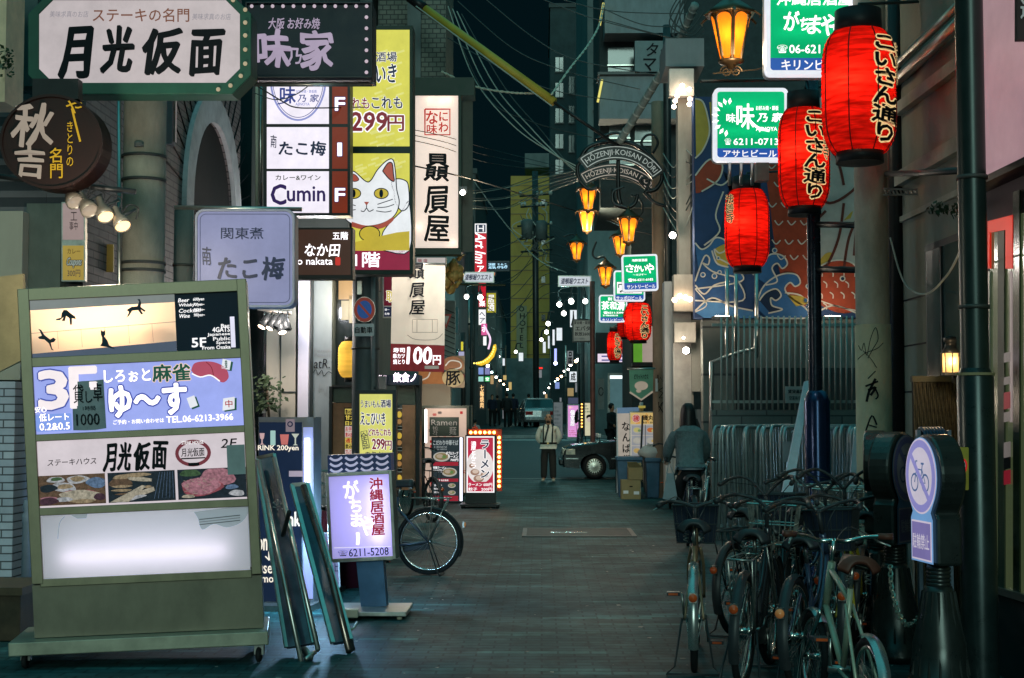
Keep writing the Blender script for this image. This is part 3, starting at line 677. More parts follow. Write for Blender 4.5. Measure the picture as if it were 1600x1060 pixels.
bd.text('美味求真のお店', (80, 19, 140, 29), lit('ink_pale', (.30, .28, .32), .8), .0, layer=10, shear=.1); bd.text('美味求真のお店', (302, 23, 362, 33), MATS['ink_pale'], .0, layer=10, shear=.1)
for ch, r in (('月', (97, 46, 141, 124)), ('光', (163, 44, 209, 114)), ('仮', (224, 47, 284, 116)), ('面', (299, 50, 349, 118))):
 bd.text(ch, r, INKB, .085, layer=10, wob=.02, shear=.10)
bulbs(bd, [(385, y) for y in (18, 38, 58, 80, 102)] + [(366, 3), (378, 121), (362, 136), (343, 142)], .017, lit('bulb_dim', (.75, .62, .40), .5), .045)
bd.tube([(210, -4), (210, -60)], .04, DARK, 'bracket', -.15)
bd.done(.006)
# dark sign with bead lamps
bd = Board('hanging_sign', 'black sign with two big lilac brushed characters edged by small round lamps', 'sign', (384, 4, 582, 123), 12.2)
bd.case(mat('sign_black', (.010, .016, .024), .5, var=.2), .3); bd.ring(mat('sign_black_rim', (.016, .02, .024), .4), 3, out=.03)
LIL = lit('letter_lilac', (.42, .33, .46), .85)
bd.text('大阪 お好み焼', (420, 29, 500, 46), LIL, .035, wob=.03, shear=.1)
bd.text('味', (399, 49, 454, 106), LIL, .075, wob=.03); bd.text('乃', (450, 76, 471, 101), LIL, .05, wob=.03); bd.text('家', (471, 48, 521, 108), LIL, .075, wob=.03)
bulbs(bd, [(394 + 16.3 * k, 11) for k in range(12)] + [(573, 11 + 17.2 * k) for k in range(1, 7)], .016, lit('bead_lamp', (.62, .50, .58), .85), .02)
sl = MB();
bd.tube([(392, 128), (580, 128)], .02, STEEL, 'bottom_rail', -.1)
bd.done(.005)
# round yakitori sign
t = thing('hanging_sign', 'round dark brown sign with brushed cream and yellow characters at the photo edge', 'sign', P(80, 300, 10.2))
bd = Board('', '', '', (2, 150, 160, 300), 10.2, parent=t)
BRN = mat('sign_brown', (.009, .0025, .0018), .5, var=.2)
disc = arcpts(81, 222, 80, 0, 352, 44, 74)
bd.slab(disc, BRN, 'case', 0, .22)
A = arcpts(81, 222, 80, 0, 352, 44, 74); B = arcpts(81, 222, 76, 0, 352, 44, 70)
rim = [bd.pt(x, y, .02) for x, y in A] + [bd.pt(x, y, .02) for x, y in B]; n = 45
bd.mb('rim', BRN).add(rim + [p - bd.n * .24 for p in rim[:n]], [(i, (i + 1) % n, n + (i + 1) % n, n + i) for i in range(n)] + [(i, 2 * n + i, 2 * n + (i + 1) % n, (i + 1) % n) for i in range(n)])
CRM = lit('letter_cream', (.46, .38, .31), .55); YEL = lit('letter_yellow', (.60, .36, .02), .7)
bd.text('秋', (22, 162, 84, 228), CRM, .05, wob=.03, shear=.1); bd.text('吉', (26, 230, 70, 278), CRM, .05, wob=.03)
bd.text('や', (104, 156, 130, 178), YEL, .02); bd.line([(113, 170), (119, 195), (126, 222)], 3.2, YEL)
bd.text('きとりの', (104, 190, 116, 262), YEL, .01, vert=True); bd.text('名門', (78, 232, 100, 280), YEL, .02, vert=True)
bd.slab([(46, 120), (118, 120), (118, 152), (46, 152)], BLACK, 'hanger', -.06, .1)
bd.done()
# track of clip spotlights under the round sign
t = thing('spotlight_bar', 'black bar carrying four tilted clip spotlights in front of the round pole', 'lamp', P(150, 300, 10.6))
MB().tube([P(-40, 270, 10.6), P(60, 284, 10.6), P(140, 292, 10.6), P(212, 300, 10.6)], .022, 8).build('bar', BLACK, t)
for (x, y, dx, dy, w) in ((110, 304, 8, 14, 0), (133, 317, 8, 14, 0), (160, 325, 6, 16, 1), (186, 340, 7, 16, 1)):
 a = P(x, y, 10.45); b = P(x + dx, y + dy, 10.40); dirn = (b - a).normalized()
 M = dirn.to_track_quat('Z', 'Y').to_matrix()
 h = MB(); h.lathe([(.026, -.10), (.03, -.02), (.062, .05), (.066, .10), (.060, .10), (.05, .05), (.01, .0)], a, 16, M, cap=False); l_ = h.build('lamp_shade', mat('lamp_grey', (.12, .11, .09), .4, .4), t)
 q = MB(); q.lathe([(.0, .086), (.052, .086), (.056, .092)], a, 16, M, cap=False); q.build('bulb', lit('spot_face', (1, .62, .28), 2.2) if w else lit('spot_face_dim', (.8, .68, .55), .18), l_)
 MB().tube([a, a + Vector((.06, .05, .04)), P(x + 25, y - 12, 10.6)], .012, 6).build('arm', DARK, l_)
 MB().tube(spline([tuple(P(x + 5, y - 8, 10.5)), tuple(P(x + 16, y - 20, 10.45)), tuple(P(x + 30, y - 14, 10.5)), tuple(P(x + 26, y + 3, 10.5))], 5), .006, 5).build('cord', BLACK, l_)
glow(P(150, 352, 9.7), 80, (1, .86, .68), t)
# round concrete poles
def pole(name, label, px, w, Y, ytop, m, ybot=None, cat='pole', bands=(), taper=.0, group=None):
 c = P(px, 600, Y); r = w / 2 / S(Y); zt = P(px, ytop, Y).z; z0 = gz(Y)
 t = thing(name, label, cat, (c.x, Y, z0), group)
 prof = [(r * (1 + taper), z0)]
 for k in range(1, 9): prof.append((r * (1 + taper * (1 - k / 8)), z0 + (zt - z0) * k / 8))
 MB().lathe(prof, (c.x, Y, 0), 28).build('shaft', m, t)
 for by in bands:
  z = P(px, by, Y).z; MB().lathe([(r * 1.015 + .001, z - .012), (r * 1.06 + .004, z - .012), (r * 1.06 + .004, z + .012), (r * 1.015 + .001, z + .012)], (c.x, Y, 0), 28, cap=False).build('band', mat('band_dark', (.06, .06, .055), .6, .4), t)
 return t
t = pole('utility_pole', 'thick pale concrete utility pole under the octagonal sign', 221, 66, 12, -200, CONC, bands=(246, 283, 412, 424))
c = P(221, 410, 12)
b = MB(); b.tube([P(186, 120, 11.85), P(187, 760, 11.85)], .018, 8); b.build('conduit', STEEL, t)
b = MB(); b.lathe([(.04, -.02), (.04, .02)], P(217, 226, 11.82), 10); b.build('bolt', CONCD, t)
t = pole('pipe_post', 'short thick concrete pipe post left of the lilac rounded sign', 284, 30, 12.6, 325, CONCD, bands=(415,))
t = thing('vent_pipe', 'square beige duct beside the arch', 'pipe', P(262, 230, 12.4));
pbox(MB(), 254, 110, 270, 225, 12.4, .12).build('duct', mat('duct_lilac', (.30, .26, .27), .5), t); pbox(MB(), 271, 110, 275, 222, 12.42, .05).build('rail', STEEL, t)
# lilac rounded sign
LILP = lit('sign_lilac', (.26, .28, .48), .75)
bd = Board('hanging_sign', 'lilac rounded square sign with black brushed letters right above the steel signboard', 'sign', (305, 327, 461, 481), 11.4)
bd.case(mat('lilac_case', (.16, .17, .24), .5), .16, 14); bd.ring(mat('lilac_rim', (.30, .31, .40), .45), 4, 14, out=.015); bd.rect((309, 331, 457, 477), LILP, 1, rad=11)
A = rrect(313, 335, 453, 473, 9); bd.line(A + [A[0]], 1.2, mat('ink_lilac', (.10, .11, .2), .6, var=0), 2)
bd.text('関東煮', (346, 356, 412, 374), INKN, .03, wob=.02); bd.text('南', (316, 386, 330, 414), INKN, .03, wob=.03); bd.text('たこ梅', (341, 402, 444, 437), INKN, .075, wob=.03, shear=.08)
bd.tube([(270, 323), (470, 326)], .018, STEEL, 'bracket', -.05); bd.done(.006)
# white three-panel lightbox with 1F column
bd = Board('hanging_sign', 'tall lightbox of three white panels beside a dark red F 1 F strip', 'sign', (412, 120, 547, 337), 16)
bd.case(BLACK, .25)
for y0, y1 in ((125, 194), (199, 264), (268, 333)): bd.rect((417, y0, 514, y1), lit('panel_white', (.93, .86, .97), .95), 1)
bd.rect((519, 125, 543, 194), lit('strip_red', (.28, .035, .012), .55), 1); bd.rect((519, 199, 543, 264), MATS['strip_red'], 1); bd.rect((519, 268, 543, 333), MATS['strip_red'], 1)
BLU = lit('ink_blue', (.03, .05, .26), .85); LBL = lit('ink_lavender', (.30, .32, .66), .85)
bd.line(arcpts(466, 122, 43, 2, 178, 24, 66), 3, LBL, 2); bd.line(arcpts(466, 122, 40, 2, 178, 24, 62), 1, BLU, 3)
bd.text('味', (438, 136, 462, 162), BLU, .04); bd.text('乃 家', (466, 148, 498, 160), BLU, .03, shear=.15); bd.text('お好み焼・鉄板焼', (463, 141, 495, 146), LBL, .02); bd.text('AJINOYA', (462, 161, 484, 167), LBL, .03); bd.line([(434, 163), (446, 160), (458, 152)], 2, BLU, smooth=4)
bd.text('南', (423, 212, 432, 231), INKN, .02, wob=.03); bd.text('たこ梅', (437, 222, 509, 243), INKN, .08, wob=.03, shear=.1)
bd.text('カレー&ワイン', (431, 274, 501, 282), mat('ink_olive', (.05, .09, .03), .6, var=0), .03)
PUR = lit('ink_purple', (.03, .012, .10), .8)
bd.text('C', (424, 289, 447, 320), PUR, .06); bd.text('umin', (449, 292, 508, 315), PUR, .05)
for y, s in ((163, 'F'), (234, '1'), (305, 'F')): bd.text(s, (528 if s == '1' else 524, y - 10, 534 if s == '1' else 539, y + 10), L_TXT, .05, outline=BLU, ow=.06)
bd.tube([(396, 128), (396, 330)], .02, CREAM, 'rail', -.2); bd.tube([(402, 128), (402, 330)], .02, STEEL, 'rail', -.2); bd.done()
# yellow lightbox with the beckoning cat
YELP = lit('panel_yellow', (.66, .62, .085), .95)
YEL2 = lit('panel_yellow_pale', (.72, .70, .20), .95)
bd = Board('hanging_sign', 'tall yellow lightbox with a beckoning white cat', 'sign', (546, 40, 645, 429), 17.5)
bd.case(mat('frame_green_black', (.012, .03, .022), .5), .35)
bd.rect((550, 47, 640, 229), YELP, 1); bd.rect((550, 240, 640, 392), YELP, 1)
rn = random.Random(2)
for (y0, y1) in ((47, 229), (240, 300)):
 for k in range(34):
  x, y = rn.uniform(553, 622), rn.uniform(y0 + 3, y1 - 6); bd.poly([(x, y + 4), (x + 12, y), (x + 13, y + 3), (x + 1, y + 7)], YEL2, 2)
bd.rect((550, 392, 640, 422), lit('panel_maroon', (.30, .02, .06), .8), 2)
bd.text('ん酒場', (572, 82, 620, 97), INKN, .045, outline=L_WHITE, ow=.05, wob=.02); bd.text('こひいき', (553, 101, 619, 130), INKN, .05, outline=L_WHITE, ow=.05, wob=.03)
bd.text('どれも', (536, 153, 577, 170), INKM, .05, outline=L_WHITE, ow=.06, wob=.02); bd.text('これも', (581, 152, 629, 170), INKN, .05, outline=L_WHITE, ow=.06, wob=.02)
bd.text('299', (549, 176, 605, 205), INKM, .06, outline=L_WHITE, ow=.09, shear=.05); bd.text('円', (606, 181, 631, 205), INKM, .05, outline=L_WHITE, ow=.07)
WH = lit('cat_white', (.90, .92, .95), .85); CO = mat('cat_line', (.012, .03, .06), .6, var=0); CE = lit('cat_ear', (.42, .09, .06), .8); CY = lit('cat_gold', (.62, .48, .05), .8)
def cs(p, m, l, s=5, o=1.6):
 q = spline(p, s); bd.poly(q[:-1], m, l, 'cat_drawing')
 if o: bd.line(q, o, CO, l + 1, 'cat_drawing')
cs([(600, 392), (597, 368), (608, 350), (628, 330), (640, 318), (640, 392), (600, 392)], WH, 2, 4)
cs([(616, 300), (612, 286), (620, 280), (632, 282), (638, 290), (639, 320), (628, 330), (618, 316), (616, 300)], WH, 3)
cs([(550, 268), (556, 270), (572, 284), (580, 282), (590, 266), (604, 252), (614, 250), (618, 268), (620, 296), (624, 318), (616, 338), (596, 350), (570, 354), (550, 350), (540, 342), (538, 330), (546, 310), (548, 290), (550, 268)], WH, 4)
cs([(598, 268), (606, 256), (613, 256), (615, 272), (616, 284), (608, 280), (598, 268)], CE, 6, 4); cs([(551, 272), (557, 275), (561, 282), (552, 284), (551, 272)], CE, 6, 4, 1)
for cx_ in (553, 596):
 bd.disc(cx_, 303, 11, CY, 6, 'cat_drawing', 8); bd.line(arcpts(cx_, 303, 11, 0, 360, 20, 8), 1.5, CO, 7, 'cat_drawing'); bd.disc(cx_, 303, 3, CO, 8, 'cat_drawing', 6.5)
bd.poly([(569, 316), (577, 316), (573, 322)], CE, 6, 'cat_drawing'); bd.line([(564, 330), (569, 331), (573, 326), (577, 331), (584, 328)], 1.4, CO, 6, 'cat_drawing', 3); bd.line([(573, 321), (573, 327)], 1.3, CO, 6, 'cat_drawing')
for p in ([(590, 320), (602, 316), (614, 312)], [(590, 325), (604, 324), (616, 320)], [(588, 330), (602, 332), (612, 330)], [(556, 322), (548, 320), (540, 322)], [(556, 328), (548, 330), (542, 335)]): bd.line(p, 1.3, CO, 6, 'cat_drawing', 3)
bd.poly(spline([(550, 347), (572, 353), (596, 350), (614, 340), (614, 346), (598, 357), (572, 360), (550, 355)], 4), CE, 7, 'cat_drawing')
bd.disc(578, 366, 16, CY, 8, 'cat_drawing', 12); bd.line(arcpts(578, 366, 16, 0, 360, 20, 12), 1.5, CO, 9, 'cat_drawing')
bd.poly([(552, 380), (575, 374), (620, 364), (640, 362), (640, 392), (552, 392)], CY, 10, 'cat_drawing')
bd.text('1階', (555, 395, 594, 418), L_TXT, .04, layer=11)
bd.done(.004)
# brown floor sign
bd = Board('hanging_sign', 'dark brown sign with white brush name below the three-panel lightbox', 'sign', (459, 356, 551, 436), 14)
bd.case(mat('case_brown', (.018, .010, .008), .5), .2); bd.rect((461, 359, 548, 430), lit('panel_brown', (.052, .018, .010), .8), 1)
bd.text('五階', (520, 363, 544, 375), L_TXT, .03); bd.text('なか田', (477, 382, 531, 401), L_TXT, .05, shear=.12, wob=.02); bd.text('ro nakata', (459, 403, 520, 414), L_TXT, .03); bd.rect((524, 402, 532, 415), lit('seal_red', (.6, .03, .02), .8), 2, rad=2); bd.done()
# tall white lightbox lit by spotlights within
bd = Board('hanging_sign', 'tall cream lightbox with a red square seal above three bold black characters', 'sign', (640, 124, 741, 396), 26)
PW = paper('panel_cream', (.92, .78, .70), .62, .25)
bd.slab([(646, 148), (719, 148), (719, 389), (646, 389)], mat('box_white', (.8, .78, .75), .6, var=0), 'box_back', -.30, .04)
for r in ((644, 148, 649, 389), (716, 148, 721, 389)): bd.slab(rrect(*r, 0), MATS['frame_green_black'], 'case', .03, .36)
bd.slab([(638, 122), (741, 122), (741, 150), (638, 150)], MATS['frame_green_black'], 'case', .04, .5)
bd.slab([(644, 388), (721, 388), (721, 398), (644, 398)], MATS['frame_green_black'], 'case', .03, .36)
bd.rect((649, 150, 716, 388), PW, 1)
for x, y in ((672, 156), (702, 156), (654, 355), (708, 380), (690, 158)):
 MB().ball(bd.pt(x, y, -.09), .035, 10).build('bulb', lit('box_bulb', (1, .72, .55), 9), bd.root)
bd.rect((720.5, 155, 738, 392), mat('sign_side', (.05, .055, .045), .6), -60, part='side_panel')
RD = lit('seal_red_ink', (.52, .012, .010), .85)
A = [(664, 171), (703, 171), (703, 211), (664, 211), (664, 171)]; bd.line(A, 2.5, RD, 3); bd.text('にわ', (685, 174, 701, 208), RD, .05, vert=True); bd.text('な', (666, 174, 684, 194), RD, .05); bd.text('味', (667, 195, 683, 209), RD, .04)
for ch, y0, y1 in (('贔', 241, 283), ('屓', 292, 333), ('屋', 338, 378)): bd.text(ch, (664, y0, 702, y1), INKB, .055, wob=.015, shear=.06)
bd.done()
t = thing('floodlight', 'small white floodlight on the side of the cream lightbox', 'lamp', P(724, 300, 25.7))
MB().box(P(724, 297, 25.7), (.14, .12, .11)).build('body', DARK, t); MB().ball(P(723, 301, 25.6), .05, 10).build('bulb', L_BULB, t)
# cloth banner
bd = Board('banner', 'long cream cloth banner with a maroon 100 yen hem hanging below the cream lightbox', 'banner', (612, 408, 696, 582), 23)
CL = paper('cloth_cream', (.74, .66, .56), .40, .55, .12, (3, 3, 3)); CM = paper('cloth_maroon', (.22, .035, .04), .34, .55, .1, (3, 3, 3))
def cloth(y0, y1, mm, xl, xr):
 V = []; FC = []; nx, ny = 16, 12
 for j in range(ny + 1):
  for i in range(nx + 1):
   u, v = i / nx, j / ny; y = y0 + (y1 - y0) * v; L = xl(y); Rr = xr(y)
   V.append(bd.pt(L + (Rr - L) * u, y + u * 3, .03 * math.sin(u * 11 + y * .02) + .015 * math.sin(u * 23 + y * .05)))
 for j in range(ny):
  for i in range(nx): a = j * (nx + 1) + i; FC.append((a, a + 1, a + nx + 2, a + nx + 1))
 return V, FC
xl = lambda y: 613 - (y - 415) * .021; xr = lambda y: 696 - (y - 415) * .012
V, FC = cloth(412, 537, CL, xl, xr); bd.mb('cloth', CL).add(V, FC, True); V, FC = cloth(537.2, 579, CM, xl, xr); bd.mb('cloth', CM).add(V, FC, True)
V, FC = cloth(579.2, 592, CM, lambda y: 640, xr)
for ch, y0, y1 in (('贔', 412, 436), ('屓', 443, 465), ('屋', 470, 492)): bd.text(ch, (641, y0, 664, y1), INKB, .05, layer=20, wob=.02, shear=.1)
bd.text('100', (637, 543, 675, 569), L_TXT, .07, layer=20, outline=INKM, ow=.05, shear=.06); bd.text('円', (677, 556, 689, 570), L_TXT, .05, layer=20)
for i, s_ in enumerate(('寿司', '串カツ', '焼とり')): bd.text(s_, (615, 544 + i * 9, 633, 551.5 + i * 9), L_TXT, .05, layer=20)
FNT = mat('ink_faint', (.38, .30, .23), .7, var=0)
A = [(645, 500), (684, 500), (684, 520), (645, 520), (645, 500)]; bd.line(A, .9, FNT, 20); bd.line([(652, 500), (652, 520)], .8, FNT, 20); bd.line([(676, 500), (676, 520)], .8, FNT, 20); bd.line([(637, 524), (650, 531), (680, 531), (692, 522)], .9, FNT, 20, smooth=4)
bd.rect((664, 572, 686, 577), mat('tag_white', (.5, .45, .42), .6, var=0), 20); bd.tube([(612, 411), (698, 413)], .015, STEEL, 'rod', .02); r_ = bd.done(); glow(P(668, 404, 22.2), 60, (1, .92, .82), r_)
# vertical maroon sign half hidden behind the banner
bd = Board('hanging_sign', 'white framed maroon vertical sign half hidden behind the cloth banner', 'sign', (598, 420, 616, 497), 23.6)
bd.case(WHITE, .1); bd.rect((600, 423, 616, 478), lit('panel_maroon_dim', (.16, .012, .03), .6), 1); bd.text('取', (604, 455, 616, 472), lit('letter_gold', (.75, .6, .1), .8), .05, outline=L_WHITE, ow=.05)
bd.rect((600, 480, 616, 495), INKN, 1); bd.scribble((601, 481, 616, 494), 2, L_WHITE, 4); bd.done()
# small lit sign under the lightbox
bd = Board('hanging_sign', 'small plain lit box sign right under the tall cream lightbox', 'sign', (650, 402, 697, 415), 25.5)
bd.case(DARK, .2); bd.rect((651, 403, 696, 413), lit('panel_grey_lit', (.62, .55, .52), .7), 1); bd.text('階 席', (653, 405, 668, 411), INKM, .03); bd.done()
# golden dragon-like relief left of the alley mouth
b = MB(); rn = random.Random(11)
for k in range(26):
 a = rn.uniform(0, 6.28); r = rn.uniform(2, 13); c = P(706 + r * math.cos(a) * .9, 425 + r * math.sin(a) * 1.9, 27 + rn.uniform(-.1, .1)); b.ball(c, rn.uniform(.05, .12), 8, (1, .6, rn.uniform(.7, 1.5)))
for (x0, y0, x1, y1) in ((716, 406, 726, 398), (716, 378, 724, 375), (712, 448, 722, 440)): b.tube([P(x0, y0, 26.9), P((x0 + x1) / 2, (y0 + y1) / 2 - 2, 26.85), P(x1, y1, 26.9)], [.05, .04, .008], 6)
t = thing('gilded_ornament', 'gilded carved ornament with claw tips under the cream lightbox', 'ornament', P(706, 455, 27)); b.build('relief', mat('gilt', (.30, .20, .05), .5, .4, var=.3), t)
# the pole with the no-parking sign
t = pole('utility_pole', 'grey teal utility pole carrying the round no-parking sign', 571, 42, 18.2, 300, mat('pole_teal', (.085, .105, .11), .6, .2, var=.3, streak=.8), bands=(545,))
b = MB(); b.tube([P(583, 432, 17.95), P(583, 640, 17.95)], .028, 10); b.build('conduit', mat('conduit_grey', (.20, .22, .23), .5), t)
MB().box(P(562, 450, 17.9), (.055, .05, .17)).build('clip', STEEL, t)
bd = Board('no_parking_sign', 'round blue and red no-parking sign with a plate of three characters under it', 'sign', (553, 464, 586, 526), 17.8)
bd.slab(arcpts(569.5, 484, 17, 0, 350, 30, 20), STEEL, 'case', 0, .02); bd.disc(569.5, 484, 16.4, lit('sign_nop_red', (.30, .05, .035), .45), 1, 'panel', 19.4); bd.disc(569.5, 484, 11.5, lit('sign_nop_blue', (.02, .09, .32), .5), 2, 'panel', 14)
bd.line([(560, 473), (579, 495)], 3.4, MATS['sign_nop_red'], 3); bd.slab(rrect(553, 506, 584, 525.5, 2), WHITE, 'plate', 0, .02); bd.text('自動車', (555, 511, 582, 521), INKB, .04, layer=2); bd.done()
# yellow paper lantern
def lantern_body(c, r, h, m, ribs=22, n=32, lobes=0):
 b = MB(); prof = []
 for i in range(ribs * 2 + 1):
  t_ = i / (ribs * 2); z = (t_ - .5) * h; u = abs(2 * t_ - 1)
  rr = r * (1 - .30 * u ** 5) * (1.0 if i % 2 else .978); prof.append((rr, z))
 b.lathe(prof, c, n, cap=False); return b
t = thing('paper_lantern', 'big yellow paper lantern half behind the no-parking pole', 'lantern', P(550, 590, 18.9))
c = P(552, 562, 18.9); lantern_body(c, 24 / S(18.9), 56 / S(18.9), None, 14).build('paper_shade', paper('paper_yellow', (.62, .44, .08), .38, .6, .2, (2, 2, 20)), t)
for sg in (-1, 1): MB().lathe([(.12, -.03), (.12, .03)], c + Vector((0, 0, sg * .27)), 18).build('end_ring', BLACK, t)
MB().ball(c, .05, 10).build('bulb', L_WARM, t); glow(P(540, 470, 19.9), 30, (1, .8, .5), t)
# ================================================================ left side: signboards standing on the ground
# big steel signboard: built in a slightly leaning frame
ROLL = R(-2.6)
bd = Board('standing_signboard', 'big steel lit signboard of four panels on a wheeled base at the left front', 'signboard', (36, 443, 400, 1030), 9.25, yaw=10, roll=ROLL)
def u(x, y):   # photograph position -> position on the unrolled board
 ca, sa = math.cos(-ROLL), math.sin(-ROLL); dx, dy = x - bd.c[0], y - bd.c[1]
 return (bd.c[0] + dx * ca - dy * sa, bd.c[1] + dx * sa + dy * ca)
L0, T0, R0, B0 = 47, 444, 398, 1018
bd.slab([(L0 - 6, T0), (R0, T0), (R0 + 3, 988), (L0 - 2, 988)], OLIVE, 'case', -.26, .10)          # back
for q in ([(L0 - 6, T0), (L0 + 12, T0), (L0 + 14, 905), (L0 - 4, 905)], [(R0 - 15, T0), (R0, T0), (R0 + 3, 905), (R0 - 12, 905)]): bd.slab(q, OLIVE, 'frame', .03, .30)
for a_, b_ in ((T0, T0 + 19), (552, 567), (672, 683), (787, 799), (898, 910)): bd.slab([(L0 + 9, a_), (R0 - 12, a_), (R0 - 12, b_), (L0 + 9, b_)], OLIVE, 'frame', .027, .06)
bd.slab([(L0 - 4, 907), (R0 + 3, 907), (R0 + 3, 989), (L0 - 4, 989)], mat('olive_sheet', (.135, .115, .08), .42, .45, var=.3, scale=4, streak=.5), 'skirt', .015, .30)
PX0, PX1 = L0 + 12, R0 - 14
BOXW = mat('box_inner', (.8, .8, .82), .6, var=0)
# panel 1: bar with cats on a long wall
p1 = (PX0, T0 + 18, PX1, 553)
mat('panel_navy', (.006, .016, .035), .4, var=0)
bd.rect((PX0, T0 + 18, 285, 546), paper('photo_wall', (.80, .60, .44), .30, .3), 2, 'picture')
bd.slab([(PX0, T0 + 20), (285, T0 + 20), (285, 550), (PX0, 550)], BOXW, 'box_back', -.16, .02)
bd.tube([(95, 520), (235, 520)], .02, lit('tube_warm', (1, .68, .42), 9), 'tube', -.08); bd.tube([(110, 483), (250, 483)], .012, MATS['tube_warm'], 'tube', -.10)
PT = mat('photo_teal', (.05, .14, .19), .6, var=0)
bd.poly([(PX0, 462), (285, 462), (285, 475), (PX0, 478)], lit('photo_ceiling', (.30, .33, .32), .6), 3, 'picture'); bd.poly([(PX0, 546), (285, 536), (285, 553), (PX0, 553)], lit('photo_floor', (.10, .13, .20), .6), 3, 'picture')
bd.line([(PX0, 514), (285, 506)], .9, mat('ink_tan', (.35, .27, .2), .6, var=0), 4, 'picture')
for k in range(5): bd.line([(100 + 37 * k, 512 - k), (101 + 37 * k, 540 - k)], .5, MATS['ink_tan'], 4, 'picture')
CT = mat('ink_cat', (.02, .04, .06), .6, var=0)
for body in ([(88, 499), (96, 497), (97, 490), (100, 485), (105, 485), (112, 491), (118, 495), (119, 499), (113, 498), (113, 508), (110, 508), (109, 498), (104, 494), (102, 502), (97, 502), (100, 496), (94, 501), (88, 501)],
    [(198, 485), (206, 480), (215, 479), (218, 472), (215, 468), (219, 468), (221, 474), (220, 480), (228, 486), (226, 488), (220, 484), (224, 491), (221, 492), (216, 485), (207, 486), (202, 494), (198, 497), (202, 488)],
    [(60, 527), (66, 525), (63, 518), (60, 514), (65, 516), (70, 524), (79, 531), (84, 528), (88, 531), (85, 535), (80, 536), (82, 545), (85, 548), (81, 547), (77, 537), (70, 531), (62, 530)],
    [(158, 515), (160, 518), (163, 518), (165, 515), (165, 523), (163, 526), (168, 532), (171, 540), (177, 543), (180, 546), (176, 545), (169, 543), (157, 541), (160, 536), (160, 528), (158, 523)]):
 bd.poly([u(x, y) for x, y in body], CT, 5, 'picture')
bd.rect((285, T0 + 18, PX1, 553), MATS['panel_navy'], 2)
for i, (a_, b_) in enumerate((('Beer', '600yen'), ('Whisky', '700yen~'), ('Cocktail', '800yen~'), ('Wine', '900yen~'))):
 bd.text(a_, (291, 470 + i * 8.2, 291 + 4.2 * len(a_), 476 + i * 8.2), L_WHITE, .05, layer=4, shear=.2); bd.text(b_, (314, 470 + i * 8.2, 331, 476 + i * 8.2), L_WHITE, .05, layer=4, shear=.2)
for i, s_ in enumerate(('Bar', '4GATS', 'Japanese', 'Public', 'Space', 'From Osaka')): bd.text(s_, (369 - 4.4 * len(s_) - (5 if i == 1 else 0), 513 + i * 6.6 - (2 if i == 1 else 0), 369, 518.5 + i * 6.6), L_WHITE, .07, layer=4)
bd.text('5F', (309, 533, 331, 547), L_WHITE, .07, layer=4); bd.rect((370, 502, 377, 550), L_LILAC, 4, 'picture')
# panel 2: mahjong parlour
p2 = (PX0, 566, PX1, 673)
bd.slab(rrect(PX0, 566, PX1, 673, 0), BOXW, 'box_back', -.16, .02)
bd.rect(p2, lit('panel_periwinkle', (.34, .40, .86), .92), 1)
PB = lit('ink_periwinkle', (.06, .09, .42), .85)
bd.text('3', (68, 575, 111, 632), lit('letter_white2', (.95, .84, .86), .95), .10, layer=6, outline=PB, ow=.05); bd.text('F', (117, 571, 157, 632), MATS['letter_white2'], .08, layer=6)
bd.rect((60, 641, 116, 668), lit('panel_sky', (.22, .34, .80), .9), 3, rad=3); bd.text('低レート', (66, 640, 112, 652), L_TXT, .05, layer=6, outline=PB, ow=.05); bd.text('0.2&0.5', (66, 655, 113, 666), L_TXT, .06, layer=6, outline=PB, ow=.05); bd.text('安心', (60, 629, 78, 638), L_TXT, .04, layer=6, outline=PB, ow=.04)
bd.text('しろぉと', (170, 577, 242, 596), L_TXT, .07, layer=6, outline=PB, ow=.03); bd.text('麻雀', (246, 572, 304, 598), INKG, .06, layer=6, outline=lit('letter_peach', (.9, .66, .56), .9), ow=.06)
bd.text('ゆ〜す', (177, 603, 296, 650), L_TXT, .08, layer=6, outline=PB, ow=.06); bd.text('ご予約・お問い合わせは', (181, 655, 260, 662), L_TXT, .03, layer=6); bd.text('TEL.06-6213-3966', (264, 653, 368, 663), L_TXT, .05, layer=6)
TILEW = lit('tile_white', (.85, .86, .92), .85); CAPR = lit('cap_red', (.50, .08, .14), .8)
for q, chh, cm in (([(356, 567), (369, 571), (366, 585), (353, 582)], '發', INKG), ([(297, 626), (309, 622), (314, 638), (302, 642)], '', INKR), ([(354, 629), (372, 627), (371, 646), (352, 648)], '中', INKR)):
 bd.poly(q, TILEW, 7, 'picture'); A = [(x + 3, y + 2) for x, y in q]; bd.poly(A, INKG, 6, 'picture')
 if chh: bd.text(chh, (q[0][0] + 3, q[0][1] + 3, q[2][0] - 3, q[2][1] - 3), cm, .03, layer=9)
bd.poly(spline([(306, 583), (312, 572), (330, 570), (346, 573), (360, 582), (364, 596), (356, 604), (346, 600), (334, 592), (316, 594), (306, 583)], 5)[:-1], CAPR, 7, 'picture')
bd.line([(330, 571), (338, 580), (341, 596)], 1.2, INKM, 8, 'picture', 4); bd.line([(307, 588), (320, 594), (336, 592), (350, 602)], 2, L_WHITE, 8, 'picture', 4)
